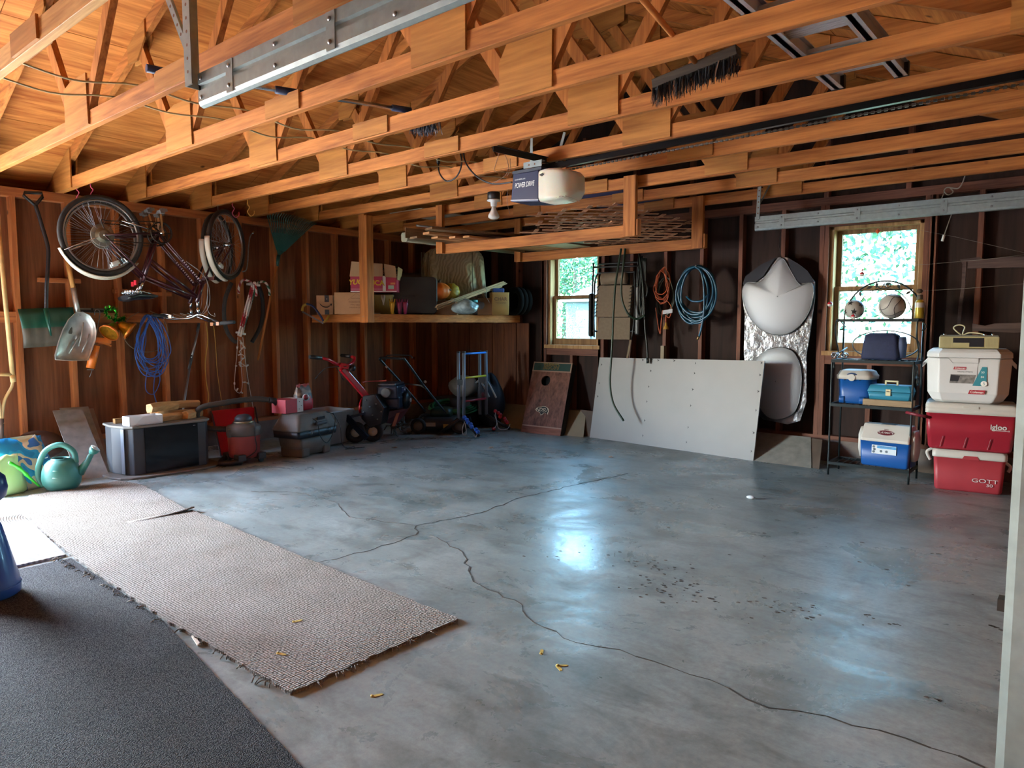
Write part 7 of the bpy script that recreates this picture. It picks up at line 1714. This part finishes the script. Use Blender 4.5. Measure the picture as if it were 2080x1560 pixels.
# ---- garage door tracks
def track(name, y, x0, x1, flip, label):
    t = thing(name, (x0, y, 2.10), label, 'garage door track'); f = flip
    prof = [(0, .125), (0, .085), (.012, .080), (.012, .066), (0, .060), (0, .018), (.006, .004), (.02, -.002), (.034, .004), (.034, .012), (.022, .009), (.012, .016), (.010, .125)]
    pts0 = [(x0, y + f * a, 2.098 + b_) for a, b_ in prof]
    MB().loft([pts0, [(x1, p[1], p[2]) for p in pts0]], smooth=False).build('channel', GALV, t)
    x = x0 + .22
    while x < x1 - .1:
        MB().box((x, y - f * .003, 2.105), (x + .045, y, 2.222)).build('splice_plate', GALV, t); x += .62
    x = x0 + .03
    while x < x1 - .05:
        for z in (2.13, 2.2): MB().lathe([(.008, 0), (.007, .004), (.0, .005)], (x, y - f * .003, z), 10, (0, -f, 0)).build('bolt', STEEL, t)
        x += .31 if x > x0 + .1 else .21
    return t
tk1 = track('garage_door_track', 1.39, -2.775, .2, 1, 'galvanized garage door track crossing the top left, ending at a hanger')
tk2 = track('garage_door_track', 6.40, -2.53, .2, 1, 'galvanized garage door track in front of the right window')
def angle(name, p, q, w, holes, parent, t=.003):
    p, q = V(p), V(q); d = (q - p).normalized(); L_ = (q - p).length
    s = d.cross(V((0, 1, 0))).normalized(); o_ = V((0, 1, 0))
    mb = MB(); mb.obox((p + q) / 2, d * (L_ / 2), s * (w / 2), o_ * t)
    mb.obox((p + q) / 2 + s * (w / 2) + o_ * (w / 2), d * (L_ / 2), s * t, o_ * (w / 2))
    ob = mb.build(name, GALV, parent)
    if holes:
        hb = MB(); n = int(L_ / .05)
        for i in range(1, n): hb.cyl(p + d * (i * .05) - o_ * (t + .0004), p + d * (i * .05) - o_ * t, .0065, n=10)
        hb.build('punched_hole', mat('hole_dark', '6b4a34', .9), ob)
angle('hanger_angle', (-2.785, 1.36, 2.175), (-2.785, 1.36, 2.72), .055, True, tk1)
angle('brace_strap', (-2.80, 1.37, 2.30), (-3.08, 1.37, 2.75), .03, True, tk1)
angle('hanger_angle', (-2.50, 6.39, 2.2), (-2.49, 6.39, 2.52), .03, True, tk2)
MB().bar((-2.49, 6.41, 2.34), (-2.42, 6.47, 2.52), .015, .003, (0, 1, 0)).build('brace_strap', GALV, tk2)
tk3 = thing('vertical_door_track', (-.09, 1.4, 0), 'galvanized vertical door track cut off by the right edge close to the camera', 'garage door track')
MB().loft([[(-.112 + a, 1.385 + b_, z) for a, b_ in ((0, 0), (.012, -.004), (.075, -.004), (.075, .0), (.014, .002), (.006, .006), (.006, .03), (.012, .036), (.03, .036), (.03, .04), (.008, .04), (0, .034))] for z in (0, 2.2)], smooth=False).build('channel', GALV, tk3)
MB().box((-.122, 1.385, .78), (-.112, 1.41, .80)).build('bracket_tab', mat('dark_bracket', '2b2622', .6), tk3)

# ---- garage door opener
op = thing('garage_door_opener', (-3.05, 4.02, 2.10), 'navy garage door opener with translucent lamp cover hung below the trusses', 'garage door opener')
OBL = mat('opener_navy', '141d3f', .45)
MB().hexa([(-3.33, 3.93, 2.125), (-3.08, 3.93, 2.10), (-3.08, 3.93, 2.315), (-3.31, 3.93, 2.315)], (0, .22, 0)).build('housing', OBL, op, bevel=.006)
MB().box((-3.32, 3.935, 2.315), (-3.06, 4.145, 2.335)).build('top_plate', mat('opener_dark_grey', '3a4048', .5), op)
MB().bar((-3.33, 3.928, 2.135), (-3.08, 3.928, 2.112), .002, .006).build('trim_line', mat('silver_print', 'b8bcc4', .4), op)
LENS = bpy.data.materials.new('translucent_lens'); LENS.use_nodes = True
b = LENS.node_tree.nodes['Principled BSDF']; b.inputs['Base Color'].default_value = (*hx('cfcbb4'), 1); b.inputs['Roughness'].default_value = .3; b.inputs['Subsurface Weight'].default_value = .4; b.inputs['Subsurface Scale'].default_value = .02
lp = []
for x, y0, z0, z1 in ((-3.08, .0, 2.10, 2.315), (-3.0, -.01, 2.098, 2.318), (-2.92, -.005, 2.10, 2.31), (-2.86, .02, 2.11, 2.295), (-2.825, .06, 2.135, 2.27), (-2.815, .09, 2.16, 2.25)):
    w0, w1 = 3.93 + y0, 4.15 - y0 * .5
    lp.append(MB().rrect((x, (w0 + w1) / 2, (z0 + z1) / 2), (0, 1, 0), (0, 0, 1), (w1 - w0) / 2, (z1 - z0) / 2, .03))
MB().loft(lp).build('lamp_cover', LENS, op)
mb = MB()
for k in range(7): mb.bar((-3.0 + k * .024, 3.93, 2.112), (-3.0 + k * .024, 4.1, 2.10), .004, .006)
mb.build('cover_rib', LENS, op)
MB().hexa([(-3.065, 3.919, 2.275), (-3.035, 3.919, 2.285), (-3.02, 3.919, 2.275), (-3.04, 3.919, 2.262)], (0, -.003, 0)).build('vent_slot', BLACKP, op)
WPR = mat('white_print', 'e8e8e0', .5)
text('POWER DRIVE', 'lettering', WPR, op, (-3.205, 3.9285, 2.228), (1, 0, 0), (0, 0, 1), .034, shear=.22, bold=.006, space=.95, stretch=.58)
text('CHAMBERLAIN', 'lettering', WPR, op, (-3.245, 3.9285, 2.270), (1, 0, 0), (0, 0, 1), .010, shear=.2)
angle('hanger_bracket', (-3.22, 3.94, 2.36), (-3.06, 3.94, 2.36), .04, True, op)
PA = mat('dark_perforated_steel', '35393c', .5, .6)
MB().bar((-3.16, 3.55, 2.40), (-3.10, 4.25, 2.405), .004, .04).bar((-3.16, 3.55, 2.42), (-3.10, 4.25, 2.425), .036, .004).build('cross_angle', PA, op)
MB().bar((-3.15, 3.94, 2.36), (-3.15, 3.94, 2.56), .022, .003, (0, 1, 0)).bar((-3.10, 4.16, 2.40), (-3.02, 4.15, 2.60), .022, .003, (0, 1, 0)).build('strap', GALV, op)
rb = MB().bar((-3.1, 4.03, 2.345), (.2, 4.03, 2.385), .03, .036); rb.build('rail', mat('black_rail', '101113', .3, .5), op)
ch = MB()
for i in range(100):
    x = -2.95 + i * .031; z = 2.305 + i * .0004
    ch.obox((x, 4.03, z), (.008, 0, 0), (0, .005, 0), (0, 0, .006))
o_ = ch.tube([(-2.95, 4.03, 2.305), (.15, 4.03, 2.345)], .003, 5).build('drive_chain', mat('chain_steel', '5b5750', .4, .8), op)
tag(MB().tube(smooth_path([(-4.161,4.020,2.542), (-4.125,4.000,2.442), (-4.043,4.000,2.370), (-3.935,4.000,2.394), (-3.882,4.000,2.490), (-3.917,4.000,2.625), (-3.901,4.000,2.666), (-3.870,4.000,2.614), (-3.840,4.000,2.484), (-3.728,4.000,2.367), (-3.569,4.000,2.292), (-3.378,4.000,2.279)], 7), .006, 7).cyl((-4.177,4.030,2.584), (-4.156,4.020,2.526), .014).build('power_cable', BLACKP, origin=(-3.896,4.000,2.640)), 'looping black power cord between a truss and the door opener', 'cord')
ww = MB()
for pts in ([(-3.447,3.950,2.516), (-3.485,3.950,2.425), (-3.505,3.950,2.375), (-3.476,3.950,2.354)], [(-3.429,3.950,2.514), (-3.382,3.950,2.427), (-3.373,3.950,2.357), (-3.419,3.950,2.311), (-3.524,3.950,2.283)], [(-3.354,3.950,2.433), (-3.354,3.950,2.354), (-3.382,3.950,2.313)], [(-3.586,4.200,2.283), (-3.596,4.200,2.189), (-3.567,4.200,2.093)]): ww.tube(smooth_path(pts, 6), .002, 5)
tag(ww.build('bell_wire', mat('thin_red_white_wire', '9b7a68', .5), origin=(-3.429,3.950,2.451)), 'loose thin wires dangling left of the garage door opener', 'wire')
# ---- bare bulb
bu = thing('bare_bulb', (-4.168, 4.69, 2.10), 'bare flood bulb in a black socket below the truss behind the opener', 'light bulb')
c_ = (-4.168, 4.69, 0)
MB().lathe([(.052, 2.395), (.055, 2.39), (.055, 2.335), (.045, 2.33)], c_, 28).build('socket', BLACKP, bu)
MB().lathe([(.058, 2.332), (.06, 2.322), (.03, 2.315), (.026, 2.28), (.022, 2.275)], c_, 28).build('collar', WHITEP, bu)
MB().lathe([(.018, 2.28), (.02, 2.255), (.026, 2.24), (.046, 2.205), (.05, 2.19), (.047, 2.178), (.03, 2.168), (.002, 2.165)], c_, 28).build('bulb', mat('frosted_bulb', 'd0cfc6', .2), bu)
# ---- cables along the trusses
RX = mat('cream_sheathed_cable', 'b5a67c', .5)
def cable(xs, lab):
    pts = []
    for i in range(len(TY) - 4):
        y = TY[2 + i]; y2 = TY[3 + i]; x = xs[0] + (xs[1] - xs[0]) * i / 7; x2 = xs[0] + (xs[1] - xs[0]) * (i + 1) / 7
        pts += [(x, y, 2.505), ((x + x2) / 2, (y + y2) / 2, 2.46 + .02 * (i % 2))]
    o = MB()
    sp_ = smooth_path(pts, 6)
    o.tube(sp_, .005, 6)
    return tag(o.build('sheathed_cable', RX, origin=pts[4]), lab, 'cable')
cable((-4.02, -3.78), 'cream electric cable sagging over the truss chords, right of its pair')
cable((-4.33, -4.02), 'cream electric cable sagging over the truss chords, left of its pair')
# ---- brushes and ladder lying on the chords
wp = thing('wash_brush', (-3.4, 2.5, 2.49), 'telescopic wash brush with blue grips lying across the trusses', 'brush')
PB0, PB1 = V((-3.70, 1.70, 2.512)), V((-3.26, 2.86, 2.512))
MB().cyl(PB0, PB1, .012, n=12).build('pole', mat('bright_aluminium', 'aab2b8', .25, .9), wp)
for p, q, r in ((PB0 + V((-.01, -.1, 0)), PB0 + V((.01, .04, 0)), .02), (PB0.lerp(PB1, .42), PB0.lerp(PB1, .54), .021), (PB0.lerp(PB1, .95), PB1 + V((.02, .05, 0)), .018)): MB().cyl(p, q, r, n=14).build('grip', mat('navy_rubber', '14254a', .6), wp)
hb = MB(); rr = random.Random(3); hc = V((-3.22, 2.98, 2.50))
MB().obox(hc + V((0, .02, -.01)), (.07, .03, 0), (-.02, .045, 0), (0, 0, .02)).build('brush_block', mat('grey_brush_block', '8a8e90', .5), wp)
for i in range(240):
    p = hc + V((rr.uniform(-.08, .08), rr.uniform(-.04, .07), -.02)); d = V((rr.gauss(0, .25), rr.gauss(0, .2), -1)).normalized() * rr.uniform(.07, .10); s = V((rr.uniform(-1, 1), rr.uniform(-1, 1), 0)).normalized() * .004
    hb.cur = i % 3 == 0; hb.add([p - s, p + s, p + d + s * .4, p + d - s * .4], [(0, 1, 2, 3)], False)
o = hb.build('bristles', [mat('navy_bristle', '1b2433', .8), mat('white_bristle', '9ea4a8', .8)], wp); o['kind'] = 'stuff'
pbm = thing('push_broom', (-1.56, 3.2, 2.40), 'dark push broom head hanging between the trusses at upper right', 'broom')
q0, q1 = V((-1.775, 3.18, 2.415)), V((-1.36, 3.2, 2.485)); du = (q1 - q0).normalized()
MB().bar(q0, q1, .06, .045).build('head_block', wood('dark_broom_block', '2a231c', '4d4236', 'X', knots=False), pbm, bevel=.004)
hb = MB()
for i in range(420):
    p = q0.lerp(q1, rr.uniform(0, 1)) + V((0, rr.uniform(-.03, .03), -.02)); d = V((rr.gauss(0, .12) - .06, rr.gauss(0, .12), -1)).normalized() * rr.uniform(.06, .085); s = V((rr.uniform(-1, 1), rr.uniform(-1, 1), 0)).normalized() * .003
    hb.cur = i % 6 == 0; hb.add([p - s, p + s, p + d + s * .4, p + d - s * .4], [(0, 1, 2, 3)], False)
o = hb.build('bristles', [mat('black_bristle', '121317', .8), mat('brown_bristle', '6b4c34', .8)], pbm); o['kind'] = 'stuff'
MB().cyl((-1.56, 3.2, 2.47), (-1.42, 2.2, 2.53), .013, n=10).build('handle', FIR['Y'], pbm)
ld = thing('aluminium_ladder', (-1.03, 3.2, 2.49), 'aluminium ladder lying across the truss chords at the top right', 'ladder')
LA = mat('ladder_aluminium', 'a9adb0', .4, .4)
for x in (-1.18, -.88):
    MB().box((x - .012, 1.8, 2.49), (x + .012, 4.08, 2.56)).box((x - .03, 1.8, 2.49), (x + .03, 4.08, 2.494)).box((x - .03, 1.8, 2.556), (x + .03, 4.08, 2.56)).build('rail', LA, ld)
    MB().box((x - .032, 4.06, 2.488), (x + .032, 4.09, 2.562)).build('end_cap', BLACKP, ld)
for k in range(7):
    y = 2.02 + k * .3
    r_ = MB()
    for j in range(4): r_.box((-1.17, y + j * .022, 2.515), (-.89, y + j * .022 + .017, 2.533))
    r_.build('rung', LA, ld)
PW = mat('white_painted_panel', 'a9a296', .6)
tag(MB().box((-6.25, 5.28, 2.49), (-5.72, 6.55, 2.497)).build('white_sheet', PW, origin=(-6, 5.9, 2.49)), 'white panel lying on the rear truss chords near the corner', 'panel')
tag(MB().box((-4.25, 5.6, 2.49), (-3.5, 6.5, 2.50)).build('blue_sheet', mat('deep_blue_board', '1d3d78', .6), origin=(-3.9, 6, 2.49)), 'deep blue panel lying on the rear truss chords above the lumber rack', 'panel')
tag(MB().bar((-3.45, 1.95, 2.515), (-3.25, 2.75, 2.515), .04, .04).build('timber_block', FIR['Y'], origin=(-3.35, 2.3, 2.495)), 'short timber lying on the trusses beside the wash brush', 'timber') if False else None
# wires above the right window
rw = thing('hooked_wire', (-1.0, 6.7, 2.3), 'bent pale wire with a white tip hung above the right window', 'wire')
MB().tube(smooth_path([(-.955, 6.53, 2.41), (-0.960,6.700,2.446), (-0.977,6.700,2.372), (-1.009,6.700,2.334), (-1.077,6.700,2.350), (-1.100,6.700,2.325), (-1.071,6.700,2.291), (-1.038,6.700,2.310), (-1.060,6.700,2.344)], 6), .005, 6).tube([(-1.097,6.700,2.325), (-1.121,6.700,2.249)], .004, 6).build('wire', mat('pale_wire', '8d8474', .5), rw)
MB().tube([(-1.035,6.700,2.155), (-1.085,6.700,1.972)], .004, 6).build('rod', mat('pale_wire', '8d8474', .5), rw); MB().cyl((-1.085,6.700,1.976), (-1.096,6.700,1.926), .010, n=10).build('tip', WHITEP, rw)
# ---- blue sprayer at the left edge, close to the camera
bl_ = thing('blue_plastic_jug', (-3.885, .86, 0.009), 'blue plastic jug with a round dark cap cut off by the left edge', 'jug')
BT = mat('translucent_blue', '2f62b8', .3, coat=.3)
MB().lathe([(.12, .0), (.137, .012), (.137, .05), (.13, .09), (.075, .33), (.05, .37), (.045, .39)], (-3.885, .86, .009), 36).build('body', BT, bl_)
MB().lathe([(.04, .39), (.055, .42), (.10, .46), (.108, .50), (.10, .55), (.07, .58), (.0, .59)], (-3.885, .86, .009), 30).build('cap', mat('dark_blue_cap', '173a86', .3), bl_)
MB().torus((-3.885, .86, .06), (0, 0, 1), .1365, .004, 40, 6).build('base_rib', BT, bl_)

# ================================================================ OUTDOORS
LF = [mat('leaf_green_%d' % i, c, .6) for i, c in enumerate(('2f5a3c', '4a7040', '234a38'))]
BARK = mat('bark', '4a3c30', .9)
def tree(c, h, r, label, seed_, n=1500, cat='tree', name='tree', lsz=.045):
    rr = random.Random(seed_); t = thing(name, c, label, cat)
    if h > 3: MB().tube([V(c), V(c) + V((.1, 0, h * .3)), V(c) + V((-.1, .1, h * .75))], [r * .05, r * .04, r * .02], 10).build('trunk', BARK, t)
    mb = MB()
    lobes = [(V(c) + V((rr.uniform(-.6, .6) * r, rr.uniform(-.4, .4) * r, h * rr.uniform(.22, .9))), r * rr.uniform(.35, .6)) for _ in range(18)]
    for i in range(n):
        lc_, lr_ = lobes[i % 18]; d = V((rr.gauss(0, 1), rr.gauss(0, 1), rr.gauss(0, 1))).normalized()
        p = lc_ + d * lr_ * rr.uniform(.6, 1.05); u = V((rr.gauss(0, 1), rr.gauss(0, 1), rr.gauss(0, 1))).normalized(); w = u.orthogonal().normalized(); s = rr.uniform(.5, 1.0) * r * lsz
        mb.cur = rr.randrange(3); mb.add([p - u * s, p + w * s * .6, p + u * s, p - w * s * .6], [(0, 1, 2, 3)], False)
    mb.build('foliage', LF, t)
    return t
tree((-9.4, 24.0, -.2), 12, 6.6, 'big leafy tree filling the left of the right window', 1, 16000, lsz=.022)
tree((-2.6, 34.0, -.2), 5.0, 2.4, 'small distant tree low at the right side of the right window', 2, 700)
tree((-30.5, 42.0, -.2), 12, 4.5, 'leafy tree in the upper sash of the left window', 3, 9000, lsz=.03)
tree((-26.8, 38.0, -.2), 8, 4.2, 'lower leafy tree behind the neighbour house in the left window', 6, 7000, lsz=.03)
tree((-13.75, 19.5, -.22), 2.2, .5, 'round yellow green bush in the left window', 4, 900, 'bush', 'bush')
hs_ = thing('neighbour_house', (-16, 27, -.2), 'blue grey neighbour house seen through the left window', 'house')
MB().box((-19.5, 27, -.2), (-13, 33, 2.3)).build('wall', mat('blue_grey_siding', '46586a', .7), hs_)
MB().hexa([(-19.8, 26.5, 2.3), (-19.8, 33.5, 2.3), (-19.8, 30, 3.3)], (7.2, 0, 0)).build('roof', mat('pale_shingles', '7a7876', .9), hs_)
MB().box((-18.9, 26.95, .6), (-18.1, 27.0, 1.9)).build('window', mat('house_window', '2b3640', .2), hs_)
tb_ = thing('white_car', (-2.9, 21, -.2), 'white parked car beyond the lawn in the right window', 'car')
MB().loft([[V((x, 21 + y, z)) for y, z in ((-.85, .35), (-.85, .85), (-.6, top), (.6, top), (.85, .85), (.85, .35))] for x, top in ((-5.2, .86), (-5.0, .95), (-4.3, 1.0), (-3.8, 1.4), (-2.6, 1.42), (-2.0, 1.0), (-1.2, .95), (-1.0, .8))], smooth=False).build('body', mat('car_white', '9a9a9a', .3, coat=.4), tb_, bevel=.05)
for x in (-4.5, -1.8):
    for y in (-.86, .7): MB().cyl((x, 21 + y, .1), (x, 21 + y + .18, .1), .32, n=24).build('wheel', RUBBER, tb_)
tag(MB().box((-30, 18, -.2), (20, 20, -.185)).build('white_gravel_path', mat('pale_gravel', '8f8a7e', .9), origin=(0, 19, -.2)), kind='structure')
# unseen cover and eave boards added to stop sun leaking through the joints
rc_ = MB()
for s in (-1, 1):
    xa, xb = -3.54, -3.54 + s * 4.0
    rc_.hexa([(xa - s * .005, -1.2, roofz(xa) + .014), (xb, -1.2, roofz(xb) + .014), (xb, 7.15, roofz(xb) + .014), (xa - s * .005, 7.15, roofz(xa) + .014)], (0, 0, .02))
rc_.box((-7.56, -1.2, 2.36), (-7.52, 7.15, 2.46)).box((.44, -1.2, 2.36), (.48, 7.15, 2.46)).box((-7.54, -1.2, 2.36), (-7.21, 7.15, 2.37)).box((.34, -1.2, 2.36), (.46, 7.15, 2.37))
tag(rc_.build('roof_sun_cover', mat('dark_roof_cover', '3a3532', .9)), kind='structure')
